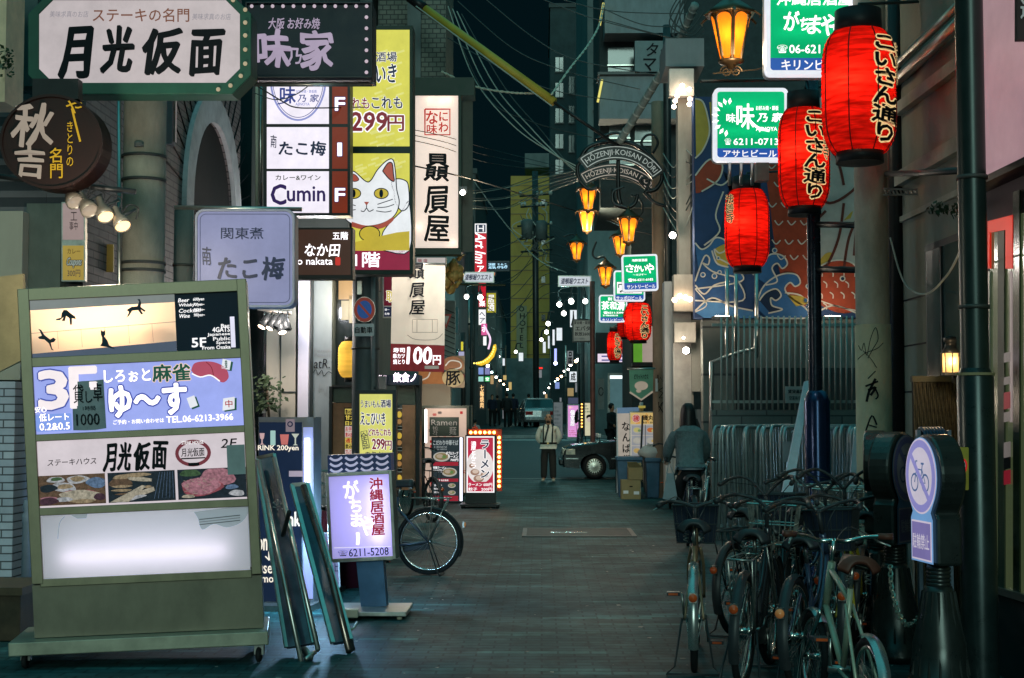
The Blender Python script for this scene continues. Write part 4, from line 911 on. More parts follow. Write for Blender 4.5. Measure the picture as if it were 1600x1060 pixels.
# handwritten notice taped over it
V = [bd.pt(x, y, .02 + .006 * math.sin(x * .2)) for x, y in ((119, 593), (137, 592), (153, 592), (169, 591), (118, 668), (136, 669), (153, 669), (170, 667))]
bd.mb('notice', mat('notice_paper', (.16, .19, .22), .35, var=.3, scale=12)).add(V, [(0, 1, 5, 4), (1, 2, 6, 5), (2, 3, 7, 6)], True)
bd.text('貸', (121, 597, 137, 626), INKB, .01, layer=10); bd.text('卓', (152, 596, 166, 624), INKB, .01, layer=10); bd.text('し', (140, 608, 150, 626), INKB, .01, layer=10); bd.text('1時間', (135, 631, 154, 638), INKB, .0, layer=10); bd.text('1000', (124, 643, 160, 661), INKB, .01, layer=10)
# panel 3: steak house
bd.rect((PX0, 682, PX1, 788), lit('panel_pearl', (.66, .58, .62), .9), 1)
bd.text('ステーキハウス', (76, 712, 152, 722), INKB, .02, layer=5, shear=.15)
for ch, a_, b_ in (('月', 165, 183), ('光', 187, 206), ('仮', 211, 235), ('面', 240, 262)): bd.text(ch, (a_, 692, b_, 734), INKB, .075, layer=5, wob=.02, shear=.12)
bd.text('2F', (348, 692, 371, 706), INKB, .03, layer=5, shear=.2)
bd.disc(303, 712, 28, lit('seal_maroon', (.18, .03, .045), .8), 3, 'emblem', 21); bd.disc(303, 712, 22.5, MATS['panel_pearl'], 4, 'emblem', 15.5)
bd.text('月光仮面', (285, 704, 321, 717), INKB, .03, layer=6, wob=.02); bd.rect((284, 719, 322, 721), INKB, 6, 'emblem'); bd.rect((295, 727, 312, 732), INKB, 6, 'emblem'); bd.text('STEAK HOUSE', (286, 693, 320, 698), L_WHITE, .03, layer=6)
# three photographs
ph = lambda n_, c_, s_=.55: lit(n_, c_, s_, grime=.75, gs=48)
def photo(x0, x1, base, blobs, seed):
 bd.rect((x0, 737, x1, 784), base, 3, 'photo'); rn = random.Random(seed)
 for i, (x, y, rx, ry, m, rot) in enumerate(blobs):
  pts = [(x0 + x + rx * math.cos(a) * (1 + .12 * math.sin(3 * a + i)) * math.cos(rot) - ry * math.sin(a) * math.sin(rot), 737 + y + rx * math.cos(a) * math.sin(rot) * .5 + ry * math.sin(a) * (1 + .12 * math.cos(2 * a + i))) for a in [6.283 * k / 18 for k in range(18)]]
  pts = [(min(max(px, x0 + .3), x1 - .3), min(max(py, 737.3), 783.7)) for px, py in pts]
  bd.poly(pts, m, 4 + i % 5 * .4 + i * .3, 'photo')
 return
mPlate = ph('ph_plate', (.62, .62, .66)); mMeat = ph('ph_meat', (.42, .10, .13)); mPink = ph('ph_pink', (.56, .24, .30)); mGrn = ph('ph_green', (.07, .14, .06)); mBrn = ph('ph_brown', (.17, .10, .06)); mNvy = ph('ph_navy', (.015, .025, .04)); mTan = ph('ph_tan', (.45, .33, .20)); mPlum = ph('ph_plum', (.09, .035, .06)); mBlu = ph('ph_blue', (.16, .25, .42)); mCream = ph('ph_cream', (.60, .52, .40))
photo(59, 164, mBrn, [(28, 7, 14, 5, mPlate, 0), (29, 6, 9, 3, mGrn, 0), (62, 8, 18, 6, mPlate, 0), (62, 7, 11, 4, mTan, 0), (92, 14, 16, 8, mBlu, 0), (92, 13, 10, 5, mCream, 0), (40, 19, 20, 8, mPlate, .2), (42, 18, 12, 4, mTan, 0), (16, 20, 14, 6, mNvy, 0), (66, 34, 34, 9, mCream, .1), (52, 32, 17, 7, mMeat, 0), (80, 31, 14, 6, mMeat, .2), (96, 36, 9, 6, mPlum, 0), (40, 38, 13, 4, mPlate, 0), (16, 40, 15, 6, mPlum, 0), (16, 36, 13, 3, mPink, 0), (70, 42, 20, 3, mTan, 0)], 1)
photo(168, 273, mNvy, [(20, 16, 18, 8, mBrn, 0), (36, 6, 30, 4, mTan, -.1), (52, 12, 24, 3, mCream, .25), (22, 22, 16, 2, mTan, 0), (22, 28, 16, 2, mTan, 0), (30, 34, 18, 2, mBrn, 0), (50, 34, 34, 4, mCream, -.55), (34, 42, 26, 3, mPlate, -.4), (62, 24, 6, 2, mTan, 0), (86, 20, 17, 19, mNvy, 0)], 2)
for k in range(6): bd.line([(250 + k * 4, 739), (240 + k * 6, 780)], .5, mBlu, 9, 'photo')
bd.poly([(170, 783), (222, 758), (228, 760), (200, 783)], mCream, 9, 'photo')
photo(277, 384, mNvy, [(20, 6, 16, 6, mGrn, 0), (62, 14, 28, 15, mPink, .3), (36, 28, 33, 14, mMeat, .1), (36, 27, 30, 12, mPink, .1), (52, 16, 16, 8, mPink, .2), (92, 40, 12, 5, mPlate, 0), (16, 42, 10, 3, mCream, 0), (84, 30, 10, 4, mBlu, 0)], 3)
rn = random.Random(9)
for k in range(26): x, y = rn.uniform(286, 338), rn.uniform(752, 776); bd.line([(x, y), (x + rn.uniform(3, 8), y + rn.uniform(-2, 2))], .5, mCream, 12, 'photo')
bd.rect((356, 702, 384, 748), mat('tape_grey', (.30, .32, .33), .4, var=.2), 14, 'patch')
# panel 4: empty, only the tube shows through
bd.slab(rrect(PX0, 798, PX1, 899, 0), BOXW, 'box_back', -.22, .02)
bd.rect((PX0, 798, PX1, 899), paper('panel_milk', (.80, .84, .92), .24, .15), 1)
bd.tube([(88, 866), (350, 866)], .019, lit('tube_bright', (1, .84, .92), 3.6), 'tube', -.075)
bd.poly(spline([(300, 804), (382, 798), (384, 810), (372, 824), (350, 830), (330, 824), (312, 832), (306, 814), (300, 804)], 4)[:-1], paper('peeled_film', (.50, .55, .58), .16, .4), 3, 'film')
for a_, b_ in ((815, 1.4), (819, .8), (823, 1.4)): bd.line([(308, a_ + 1), (372, a_ - 3)], b_, GREY, 5, 'film')
bd.line([(98, 802), (90, 812), (86, 836)], 1.2, MATS['peeled_film'], 3, 'film', 4); bd.poly([(108, 800), (134, 799), (132, 806), (118, 806)], MATS['peeled_film'], 3, 'film')
r_ = bd.done(.004)
# wheeled base
b = MB(); f = [bd.pt(8, 990, .16), bd.pt(408, 990, .16), bd.pt(408, 1011, .16), bd.pt(8, 1011, .16)]; b.prism(f, [p - bd.n * .70 for p in f]); b.build('base', mat('base_steel', (.26, .25, .19), .4, .5, var=.3, scale=5), r_, bevel=.006)
for x in (30, 392):
 for dy in (.0, .55):
  p = bd.pt(x, 1032, .08 - dy); p.z = .052; w = MB(); w.torus(p, .034, .018, 'x', 20, 8); w.lathe([(.04, -.012), (.04, .012)], p, 14, Matrix.Rotation(R(90), 3, 'Y')); wh = w.build('caster', RUBBER, r_)
  MB().bbox((p.x - .03, p.y - .012, p.z), (p.x + .03, p.y + .03, bd.pt(x, 1011, 0).z - .003)).build('fork', STEEL, wh)
# planter and odds beside it
t = thing('planter_box', 'dark wooden planter box on the ground left of the steel signboard', 'planter', P(5, 1000, 10.0))
b = MB(); a = P(-60, 950, 10.1); e = P(32, 950, 10.1); b.bbox((a.x, 10.1, 0.004), (e.x, 10.7, .36)); b.build('box', mat('dark_wood', (.05, .035, .022), .7, var=.4, scale=9), t, bevel=.008)
fr = MB(); fr.bbox((a.x, 10.07, .33), (e.x + .02, 10.72, .385)); fr.build('rim', mat('dark_wood_rim', (.07, .05, .03), .6, var=.4), t)
c = P(40, 1000, 11.4); t = thing('bollard_post', 'pale slim post with a ball top between the planter and the tiled shop', 'post', (c.x, 11.4, 0))
MB().lathe([(.045, 0), (.04, .75), (.05, .80), (.03, .83), (.042, .87), (.03, .92), (0, .93)], (c.x, 11.4, 0), 14).build('shaft', mat('post_grey', (.16, .19, .24), .5), t)
# drink menu lightbox and the slanted frames in front
bd = Board('menu_board', 'dark navy drinks lightbox reading 200yen beside the steel signboard', 'signboard', (404, 652, 490, 945), 11.9, yaw=-8)
bd.case(mat('case_grey', (.20, .22, .24), .4, .5), .22); bd.rect((405, 660, 472, 940), lit('panel_midnight', (.008, .017, .040), 1.0), 1)
bd.rect((474, 668, 489, 936), paper('side_glow', (.45, .52, .9), .55, .2), 1); bd.tube([(482, 685), (482, 840)], .02, lit('tube_blue', (.75, .80, 1), 10), 'tube', .035)
bd.text('RINK 200yen', (404, 696, 467, 706), lit('letter_cream2', (.95, .85, .70), .95), .05)
gm = [lit('drink_pink', (.70, .45, .45), .7), lit('drink_mint', (.42, .68, .62), .7), lit('drink_red', (.62, .18, .16), .75), lit('drink_clear', (.62, .66, .55), .7)]
bd.poly([(406, 677), (414, 677), (413, 685), (411, 687), (411, 693), (414, 695), (406, 695), (409, 693), (409, 687), (407, 685)], gm[0], 3, 'drinks'); bd.rect((423, 673, 431, 696), gm[1], 3, 'drinks', 1); bd.poly([(438, 679), (452, 679), (450, 695), (440, 695)], gm[2], 3, 'drinks'); bd.poly([(456, 678), (468, 678), (463, 685), (463, 694), (466, 696), (458, 696), (461, 694), (461, 685)], gm[3], 3, 'drinks')
bd.rect((447, 655, 461, 675), lit('label_grey', (.28, .22, .25), .7), 3); bd.disc(454, 663, 4.5, INKN, 4, 'emblem'); bd.disc(454, 663, 2.6, MATS['label_grey'], 5, 'emblem'); bd.rect((452, 736, 474, 745), lit('label_pale', (.5, .42, .5), .6), 3)
for s_, r in (('on', (404, 842, 418, 860)), ('↓', (415, 862, 427, 876)), ('use', (404, 884, 426, 896)), ('rmoth', (404, 898, 440, 910)), ('Drink', (424, 800, 470, 822))): bd.text(s_, r, MATS['letter_cream2'], .05)
bd.slab([(400, 942), (497, 942), (497, 955), (400, 955)], STEEL, 'base', .2, .5); r_ = bd.done(); glow(P(503, 835, 11.72), 62, (.34, .66, 1), r_)
def easel(label, q, Y0, Y1, m_face, wd, mdark, seed):
 """a tall narrow framed board leaning in the street: q = four corners, feet nearer than the top"""
 t = thing('leaning_board', label, 'signboard', P((q[2][0] + q[3][0]) / 2, q[2][1], Y0))
 A = [P(q[0][0], q[0][1], Y1), P(q[1][0], q[1][1], Y1), P(q[2][0], q[2][1], Y0), P(q[3][0], q[3][1], Y0)]
 nrm = (A[1] - A[0]).cross(A[3] - A[0]).normalized()
 b = MB(); b.prism(A, [p + nrm * .03 for p in A]); b.build('panel', m_face, t)
 fr = MB()
 for i in (1, 3): fr.tube([A[i], A[(i + 1) % 4]] if i == 1 else [A[3], A[0]], wd, 4)
 fr.tube([A[0], A[1]], wd, 4); fr.build('frame', mdark, t)
 return t, A
gp = mat('glossy_poster', (.05, .06, .09), .08, var=.6, scale=3.5)
t, A = easel('glossy navy poster in a thin steel frame leaning beside the drinks lightbox', [(400, 716), (428, 710), (489, 1005), (447, 1012)], 9.6, 10.4, gp, .016, STEEL, 1)
for k, (x0, y0, x1, y1) in enumerate(((404, 720, 472, 1040), (462, 990, 486, 1028), (428, 716, 497, 1016))): MB().tube([P(x0, y0, 10.3), P(x1, y1, 9.35)], .017, 6).build('leg', STEEL, t)
MB().tube([P(478, 1030, 9.3), P(498, 1014, 9.5)], .015, 6).build('stretcher', STEEL, t)
t2, A = easel('dark rear-view frame board with a steel edge rail leaning behind the glossy poster', [(456, 758), (480, 756), (548, 1000), (520, 1005)], 9.75, 10.7, mat('board_navy', (.014, .03, .06), .3, var=.4), .02, STEEL, 2)
b = MB(); b.tube([P(474, 760, 10.65), P(512, 880, 10.2), P(546, 1018, 9.65)], .026, 8); b.build('rail', mat('rail_bronze', (.22, .16, .14), .25, .9), t2)
for (x0, y0, x1, y1) in ((488, 800, 552, 1016), (430, 880, 452, 800)): MB().tube([P(x0, y0, 10.5), P(x1, y1, 9.7)], .016, 6).build('leg', BLACK, t2)
for x, y in ((430, 690), (436, 755)):
 b = MB()
 for k in range(7): a = k * .9; b.tube([P(x, y + 40, 10.2), P(x + 10 * math.cos(a), y + 34 + 8 * math.sin(a), 10.15)], .006, 4)
b.build('twine_bow', mat('twine', (.5, .48, .5), .8), t)
t = thing('plug', 'beige power plug lying on a cord at the foot of the leaning boards', 'plug', P(547, 965, GY(968)))
b = MB(); p = P(549, 962, GY(968)); p.z = .06; b.box(p, (.11, .06, .07)); b.build('body', CREAM, t, bevel=.01); b = MB(); b.tube([P(530, 972, 10.6), P(538, 985, 10.5), P(552, 983, 10.5), P(558, 972, 10.6)], .008, 6); b.build('cord', CREAM, t)
# lilac izakaya sign on a stem
bd = Board('standing_sign', 'lilac lit sign on a blue stem with telephone number 6211-5208', 'signboard', (514, 741, 614, 874), 11.5, yaw=-4, roll=R(-2.8))
bd.slab([(514, 741), (614, 741), (614, 874), (518, 874)], BOXW, 'box_back', -.13, .03)
for r in ((512, 738, 517, 876), (611, 738, 616, 876)): bd.slab(rrect(*r, 0), STEEL, 'case', .02, .18)
for r in ((517, 738, 611, 743), (517, 871, 611, 877)): bd.slab(rrect(*r, 0), STEEL, 'case', .018, .176)
bd.rect((517, 743, 611, 871), paper('panel_violet', (.50, .46, .92), .52, .25), 1)
bd.tube([(588, 760), (590, 850)], .014, lit('tube_violet', (1, .92, 1), 10), 'tube', -.06)
MR = lit('ink_crimson', (.34, .010, .05), .85)
bd.text('沖縄居酒屋', (580, 748, 601, 838), MR, .05, vert=True, layer=5, outline=lit('outline_pink', (.9, .75, .95), .9), ow=.04, shear=.0)
for ch, r in (('が', (540, 750, 563, 778)), ('ち', (548, 780, 566, 800)), ('ま', (549, 802, 566, 822)), ('や', (560, 808, 584, 836)), ('ー', (556, 832, 562, 850))): bd.text(ch, r, L_TXT, .05, layer=5, wob=.03) if ch != 'ー' else bd.line([(558, 832), (559, 840), (557, 851)], 5, L_TXT, 5)
bd.line([(520, 854), (609, 856)], .8, L_WHITE, 5); bd.text('☎', (526, 858, 541, 868), INKN, .0, layer=5); bd.text('6211-5208', (543, 857, 605, 869), INKN, .03, layer=5)
bd.slab([(552, 877), (594, 877), (596, 950), (556, 950)], mat('stem_blue', (.05, .12, .24), .35, .4, var=.2), 'stem', -.03, .1); r_ = bd.done(.003)
b = MB(); p = bd.pt(575, 950); b.bbox((p.x - .28, p.y - .28, .03), (p.x + .30, p.y + .28, .065)); b.build('base', STEEL, r_, bevel=.006)
for sx in (-1, 1):
 for sy in (-1, 1): MB().lathe([(.022, 0.002), (.022, .03)], (p.x + sx * .24, p.y + sy * .22, 0), 10).build('foot', CREAM, r_)
# small board + maroon cone behind
bd = Board('poster', 'small printed notice board behind the drinks lightbox reading one character', 'poster', (504, 832, 530, 918), 12.6, roll=R(-2))
bd.case(WHITE, .03); bd.rect((505, 834, 528, 916), lit('notice_lilac', (.36, .36, .60), .35), 1); bd.text('止', (518, 880, 528, 893), INKN, .04); bd.scribble((507, 838, 526, 872), 6, INKM, 3); bd.done()
t = thing('traffic_cone', 'dull red traffic cone partly hidden behind the lilac stem sign', 'cone', (P(505, 800, 13.2).x, 13.2, 0))
MB().lathe([(.17, .03), (.13, .2), (.08, .45), (.035, .72), (.0, .725)], t.location, 18).build('body', mat('cone_red', (.20, .02, .03), .6), t); MB().box(t.location + Vector((0, 0, .016)), (.42, .42, .028)).build('base', BLACK, t)
t = thing('bin', 'dark maroon bin behind the lilac stem sign', 'bin', (P(543, 800, 13.4).x, 13.4, 0))
MB().lathe([(.17, .005), (.2, .7), (.21, .7), (.21, .74), (0, .76)], t.location, 20).build('body', mat('bin_maroon', (.07, .01, .018), .5), t)
# dark awning with wave crests above the lilac sign
bd = Board('awning_sign', 'navy board of pale wave crests just above the lilac stem sign', 'sign', (512, 710, 611, 742), 12.0, roll=R(-2))
bd.case(INKN, .25)
for i in range(4):
 for j in range(3): x, y = 514 + i * 24, 714 + j * 9; bd.line([(x + 2, y), (x + 8, y + 4), (x + 15, y + 3.5), (x + 21, y - .5)], 3.6, lit('wave_lilac', (.50, .47, .60), .6), 3, 'wave_pattern', 4)
bd.done()
# shop stall with menu posters
t = thing('shop_stall', 'black framed shop entrance with orange marbled panels and a glowing red-white ticker sign', 'stall', P(580, 780, 19.2))
mo = mat('marble_orange', (.42, .19, .10), .45, var=.5, scale=2.2)
pbox(MB(), 520, 630, 556, 712, 19.2, .2).build('panel', mo, t); pbox(MB(), 628, 633, 649, 766, 19.2, .2).build('panel', mo, t)
pbox(MB(), 521, 606, 556, 629, 19.2, .2).build('panel', mat('sage_panel', (.13, .15, .12), .6), t); pbox(MB(), 619, 602, 649, 632, 19.25, .2).build('panel', MATS['sage_panel'], t)
fr = MB(); pbox(fr, 513, 604, 519, 780, 19.1, .35); pbox(fr, 519.2, 602, 556, 605.5, 19.1, .35); pbox(fr, 649.4, 590, 656, 790, 19.1, .35); pbox(fr, 612, 632, 618, 780, 19.12, .3); fr.build('frame', BLACK, t)
pbox(MB(), 619, 634, 628, 766, 19.3, .1).build('recess', DARK, t)
hd = MB(); pbox(hd, 553, 586, 655, 601.8, 18.9, .5); hd.build('header', mat('header_navy', (.01, .02, .04), .4), t)
pbox(MB(), 553, 588, 603, 608, 18.7, .18).build('canopy', mat('canopy_grey', (.10, .12, .12), .5), t)
bd = Board('', '', '', (570, 580, 652, 601), 18.88, parent=t)
bd.text('お持ち帰りいらしゃい', (573, 586, 604, 593), lit('ticker', (1, .78, .92), 5), .02, part='ticker_lettering'); bd.text('飲食ノ', (615, 583, 650, 597), MATS['ticker'], .05, part='ticker_lettering'); bd.done()
glow(P(585, 622, 18.2), 50, (1, .80, .70), t)
bd = Board('menu_poster', 'yellow and red drinks menu poster on the left marbled panel', 'poster', (538, 637, 556, 712), 19.15)
bd.case(BLACK, .02)
for i, (s_, cm, bm_) in enumerate((('飲み放題', 'b', 'y'), ('甘太', 'y', 'k'), ('日本', 'y', 'k'), ('お手軽', 'r', 'w'), ('飲み放題', 'r', 'w'), ('通常', 'r', 'y'), ('飲み放', 'b', 'y'), ('プレミアム', 'r', 'w'))):
 mm = {'b': INKB, 'y': lit('ltr_yellow', (.85, .66, .12), .8), 'r': INKR}[cm]; bb = {'y': lit('pst_yellow', (.75, .58, .12), .7), 'k': INKB, 'w': lit('pst_white', (.8, .66, .6), .7)}[bm_]
 bd.rect((539, 639 + i * 9, 556, 647.6 + i * 9), bb, 1); bd.text(s_, (540, 640 + i * 9, 555, 647 + i * 9), mm, .05)
bd.done()
bd = Board('vertical_notice', 'strip of white characters hanging at the left marbled panel', 'notice', (549, 616, 556, 636), 19.1); bd.case(DARK, .02); bd.text('んル', (550, 617, 555.5, 635), INKW, .04, vert=True); bd.done()
for i in range(4):
 bd = Board('food_photo', '%s framed food photo in the column on the right of the yellow standing sign' % ('first', 'second', 'third', 'lowest')[i], 'picture', (619, 638 + i * 33, 629, 667 + i * 33), 19.22)
 bd.case(WHITE, .03); bd.rect((620, 639 + i * 33, 628.5, 666 + i * 33), lit('fp_dark', (.06, .04, .02), .6), 1); bd.disc(624, 648 + i * 33, 4, lit('fp_yellow', (.75, .5, .06), .7), 2, ry=5); bd.disc(624, 659 + i * 33, 4, lit('fp_orange', (.5, .25, .08), .6), 2, ry=4); bd.done()
# yellow 299 standing sign
bd = Board('standing_sign', 'yellow lit standing sign with maroon 299 yen in a black frame', 'signboard', (556, 610, 619, 790), 16.4)
bd.case(BLACK, .16); bd.ring(BLACK, 5, out=.03, rect=(556, 610, 619, 720)); bd.rect((562, 616, 613, 711), lit('panel_lime', (.66, .64, .16), .95), 1)
bd.text('うまいもん', (564, 626, 594, 637), INKN, .05, layer=5, outline=L_WHITE, ow=.04, wob=.02); bd.text('酒場', (595, 625, 611, 637), INKN, .05, layer=5, outline=L_WHITE, ow=.04)
bd.text('えこひいき', (564, 645, 602, 664), INKN, .05, layer=5, outline=L_WHITE, ow=.05, wob=.03)
bd.text('どれもこれも', (576, 670, 611, 681), INKM, .06, layer=5, outline=L_WHITE, ow=.05); bd.text('全品', (565, 676, 575, 702), INKN, .03, vert=True, layer=5, rot=-.15); A = [(564, 675), (573, 673), (578, 700), (568, 703), (564, 675)]; bd.line(A, 1, INKN, 5)
bd.text('299', (582, 686, 601, 702), INKM, .07, layer=5, outline=L_WHITE, ow=.06); bd.text('円', (602, 689, 612, 703), INKM, .06, layer=5, outline=L_WHITE, ow=.05); bd.text('のりと一', (570, 706, 611, 714), INKN, .04, layer=4)
bd.tube([(586, 609), (586, 604)], .02, DARK, 'handle'); bd.done()
# ramen shop: lit map case, chalkboard, menu poster, round pork sign
bd = Board('display_case', 'lit display case of red-inked notes in a dark frame at the ramen shop', 'case', (650, 634, 738, 775), 27)
bd.case(mat('case_green', (.025, .035, .03), .5), .2); bd.ring(MATS['case_green'], 4, out=.05, rect=(652, 634, 733, 775)); bd.rect((664, 638, 729, 770), lit('parchment', (.62, .45, .36), .8), 1); bd.rect((664, 640, 667, 692), L_TUBE, 2, 'tube')
rn = random.Random(4)
for k in range(46): x, y = rn.uniform(668, 722), rn.uniform(640, 760); bd.text(rn.choice('麺味豚旨一番大盛'), (x, y, x + rn.choice((3, 4, 7)), y + rn.choice((4, 5, 7))), rn.choice((INKR, INKB, INKR)), .03)
bd.done()
bd = Board('chalkboard', 'small black chalkboard with ramen in white chalk', 'chalkboard', (671, 652, 717, 682), 26.7)
bd.case(mat('slate', (.012, .022, .02), .7), .04); bd.text('Ramen', (674, 656, 714, 665), GREY, .01); bd.text('拉', (676, 666, 685, 673), GREY, 0); bd.text('각', (676, 674, 684, 681), GREY, 0); bd.text('麺', (702, 667, 713, 680), GREY, 0); bd.done()
bd = Board('menu_board', 'tall ramen menu board with bowl photos and a white light strip on its edge', 'signboard', (674, 683, 724, 786), 26.2)
bd.case(BLACK, .12); bd.rect((676, 685, 717, 784), lit('menu_black', (.03, .045, .055), .6), 1); bd.rect((718.5, 684, 722.5, 783), lit('strip_light', (.85, .85, 1), 2.2), 2, 'tube')
bd.text('こだわり中華そば', (677, 688, 716, 696), lit('menu_grey', (.5, .55, .55), .7), .04); bd.scribble((678, 697, 710, 704), 2, MATS['menu_grey'], 3)
for (x, y, rx) in ((690, 714, 13), (702, 738, 12), (706, 759, 6), (706, 770, 6)):
 bd.disc(x, y, rx, lit('bowl_rim', (.55, .52, .46), .7), 3, ry=rx * .58); bd.disc(x, y - .5, rx * .8, lit('bowl_soup', (.30, .22, .10), .7), 4, ry=rx * .42); bd.disc(x - rx * .2, y - 1, rx * .4, lit('bowl_meat', (.5, .40, .30), .7), 5, ry=rx * .25); bd.disc(x + rx * .3, y, rx * .25, lit('bowl_green', (.14, .26, .08), .7), 5, ry=rx * .2)
bd.text('ダブルスープ', (697, 706, 716, 711), L_WHITE, .04); bd.text('ラーメン', (700, 711.5, 716, 716), L_WHITE, .04); bd.text('700円', (704, 717, 716, 721), L_WHITE, .05)
bd.rect((677, 722, 716, 728), lit('menu_red', (.40, .02, .04), .7), 2); bd.text('特製ラーメン', (677, 729, 697, 733), L_WHITE, .04); bd.text('900円', (677, 734, 690, 738), L_WHITE, .04); bd.rect((677, 748, 716, 753), MATS['menu_red'], 2); bd.scribble((680, 749, 714, 752.5), 1, L_WHITE, 4, fill=.8); bd.rect((677, 775, 716, 783), MATS['menu_red'], 2); bd.scribble((680, 776, 714, 782), 1, L_WHITE, 4, fill=.7); bd.scribble((678, 756, 697, 772), 3, L_WHITE, 4)
bd.done()
bd = Board('hanging_sign', 'round-cornered pork noodle sign with orange and cream roundels above the display case', 'sign', (692, 556, 728, 606), 27.4)
bd.slab(rrect(706, 556, 726, 606, 2), mat('sign_tan', (.28, .22, .16), .6), 'case', -.02, .06)
bd.slab(arcpts(708, 570, 17, 0, 350, 24, 13), mat('roundel_orange', (.34, .16, .09), .6), 'roundel', 0, .05); bd.line([(696, 572), (704, 564), (718, 566), (720, 574), (708, 578)], 2, INKW, 3, smooth=4)
bd.slab(arcpts(708, 591, 17, 0, 350, 24, 14), mat('roundel_cream', (.40, .33, .20), .6), 'roundel', .03, .05); bd.text('豚', (697, 580, 719, 602), INKB, .05, layer=13, wob=.02); bd.disc(722, 588, 4, INKM, 3); bd.disc(722, 588, 2.6, MATS['sign_tan'], 4); bd.done()
bd = Board('wall_plate', 'orange awning panel with a cream curve below the cloth banner', 'sign', (654, 580, 694, 600), 27.6); bd.case(mat('awning_orange', (.42, .18, .07), .7), .1); bd.line([(655, 596), (668, 590), (672, 582)], 2, INKW, 3, smooth=4); bd.done()
t = thing('shop_wall', 'plain grey beige shop wall under the orange awning panel', 'wall', P(672, 640, 28)); pbox(MB(), 652, 600, 704, 770, 28, .3).build('wall', M_BEIGE, t)
glow(P(690, 625, 26.4), 45, (1, .80, .62), t)
# red and white ramen sign with bulbs
bd = Board('standing_sign', 'red and white lit ramen sign edged by amber bulbs on a black stand', 'signboard', (727, 670, 784, 793), 25)
bd.slab([(731, 671), (784, 671), (784, 768), (776, 768), (776, 682), (731, 682)], mat('marquee_red', (.26, .035, .015), .5), 'marquee', -.05, .12)
AMB = lit('amber_bulb', (1, .46, .08), 12)
bulbs(bd, [(735.5 + k * 7.3, 676) for k in range(6)] + [(779.8, 684 + k * 7.6) for k in range(11)], .026, AMB, -.02)
bd.slab([(727, 680), (775, 680), (775, 787), (727, 787)], BLACK, 'case', 0, .10); bd.rect((729, 682, 772.5, 770), L_WHITE, 1, 'panel'); RW = lit('panel_crimson', (.50, .02, .06), .9)
bd.rect((731, 684, 770.5, 768), RW, 2); bd.disc(750, 729, 21, lit('bowl_white', (.86, .78, .76), .85), 3, ry=27)
for x, y, r in ((742, 738, 7), (757, 742, 6), (748, 748, 8), (738, 728, 5)): bd.disc(x, y, r, lit('slice_brown', (.42, .24, .17), .7), 4, ry=r * .7); bd.disc(x + 1, y - 1, r * .7, lit('slice_pale', (.72, .55, .45), .8), 5, ry=r * .45)
bd.rect((731, 753, 770.5, 768), RW, 6); bd.text('ラーメン', (750, 687, 765, 748), INKN, .06, vert=True, layer=9, outline=L_WHITE, ow=.07); bd.text('濃厚とんこつ', (736, 690, 744, 732), L_TXT, .03, vert=True, layer=9)
bd.text('ラーメン 600円', (732, 755, 769, 760), L_WHITE, .06, layer=8); bd.text('餃子   200円', (732, 762, 769, 767), L_WHITE, .06, layer=8); r_ = bd.done()
b = MB(); p = bd.pt(751, 790); b.bbox((p.x - .34, p.y - .3, .04), (p.x + .34, p.y + .3, .07)); b.build('base', BLACK, r_)
for sx in (-1, 1): MB().lathe([(.03, 0.001), (.03, .04)], (p.x + sx * .3, p.y - .25, 0), 10).build('foot', BLACK, r_)
b = MB(); f = [bd.pt(736, 671, -.06), bd.pt(742, 664, -.06), bd.pt(748, 671, -.06)]; b.prism(f, [p_ + Vector((0, .05, 0)) for p_ in f]); b.build('arrow', MATS['marquee_red'], r_)
# ================================================================ right side: poles, lanterns, gas lamps, signs
t = pole('utility_pole', 'beige concrete utility pole with black graffiti behind the big red lantern', 1365, 51, 12, -200, CONC, taper=.02)
zc = P(1365, 508, 12).z; b = MB(); b.lathe([(.148, 0), (.148, zc), (.139, zc)], (P(1365, 600, 12).x, 12, 0), 28, cap=False); b.build('painted_band', mat('concrete_painted', (.36, .31, .21), .75, var=.25, scale=4, bump=.2, streak=.5), t)
gr = Board('', '', '', (1340, 510, 1390, 680), 11.835, parent=t)
for p, w in (([(1341, 540), (1346, 548), (1350, 536), (1354, 556), (1360, 530), (1368, 512), (1372, 530), (1364, 545), (1356, 560)], 1.1), ([(1340, 562), (1352, 552), (1370, 545), (1380, 536)], 1.1), ([(1348, 548), (1360, 560), (1370, 575)], 1.0), ([(1356, 592), (1368, 580)], 1.6), ([(1352, 604), (1372, 596)], 3), ([(1368, 592), (1358, 612), (1354, 628)], 4), ([(1366, 604), (1372, 618), (1368, 624)], 2.5), ([(1356, 610), (1368, 606), (1360, 618)], 4), ([(1352, 676), (1362, 650), (1370, 664)], 2.6), ([(1356, 664), (1370, 668)], 2)): gr.line(p, w, INKB, 1, 'graffiti', 4)
gr.done()
fl = Board('paper_flyer', 'small torn notice pasted to the beige graffiti pole', 'notice', (1337, 285, 1342, 390), 12.0, yaw=-30); fl.case(WHITE, .006); fl.done()
t = thing('drain_pipe', 'thick dark downpipe between the graffiti pole and the beige wall', 'pipe', P(1400, 900, 12.6))
MB().tube([P(1400, -160, 12.6), Vector((P(1400, 900, 12.6).x, 12.6, 0))], .075, 14).build('pipe', BLACK, t); MB().tube([P(1388, 300, 12.5), P(1412, 300, 12.5)], .02, 6).build('clamp', DARK, t)
t = pole('lamp_post', 'dark blue-black steel post with a wide sleeve between the bicycles and the mural', 1274, 21, 14, 120, mat('post_navy', (.012, .020, .034), .25, .5, var=.2))
zs_ = P(1274, 612, 14).z; c = P(1276, 600, 14)
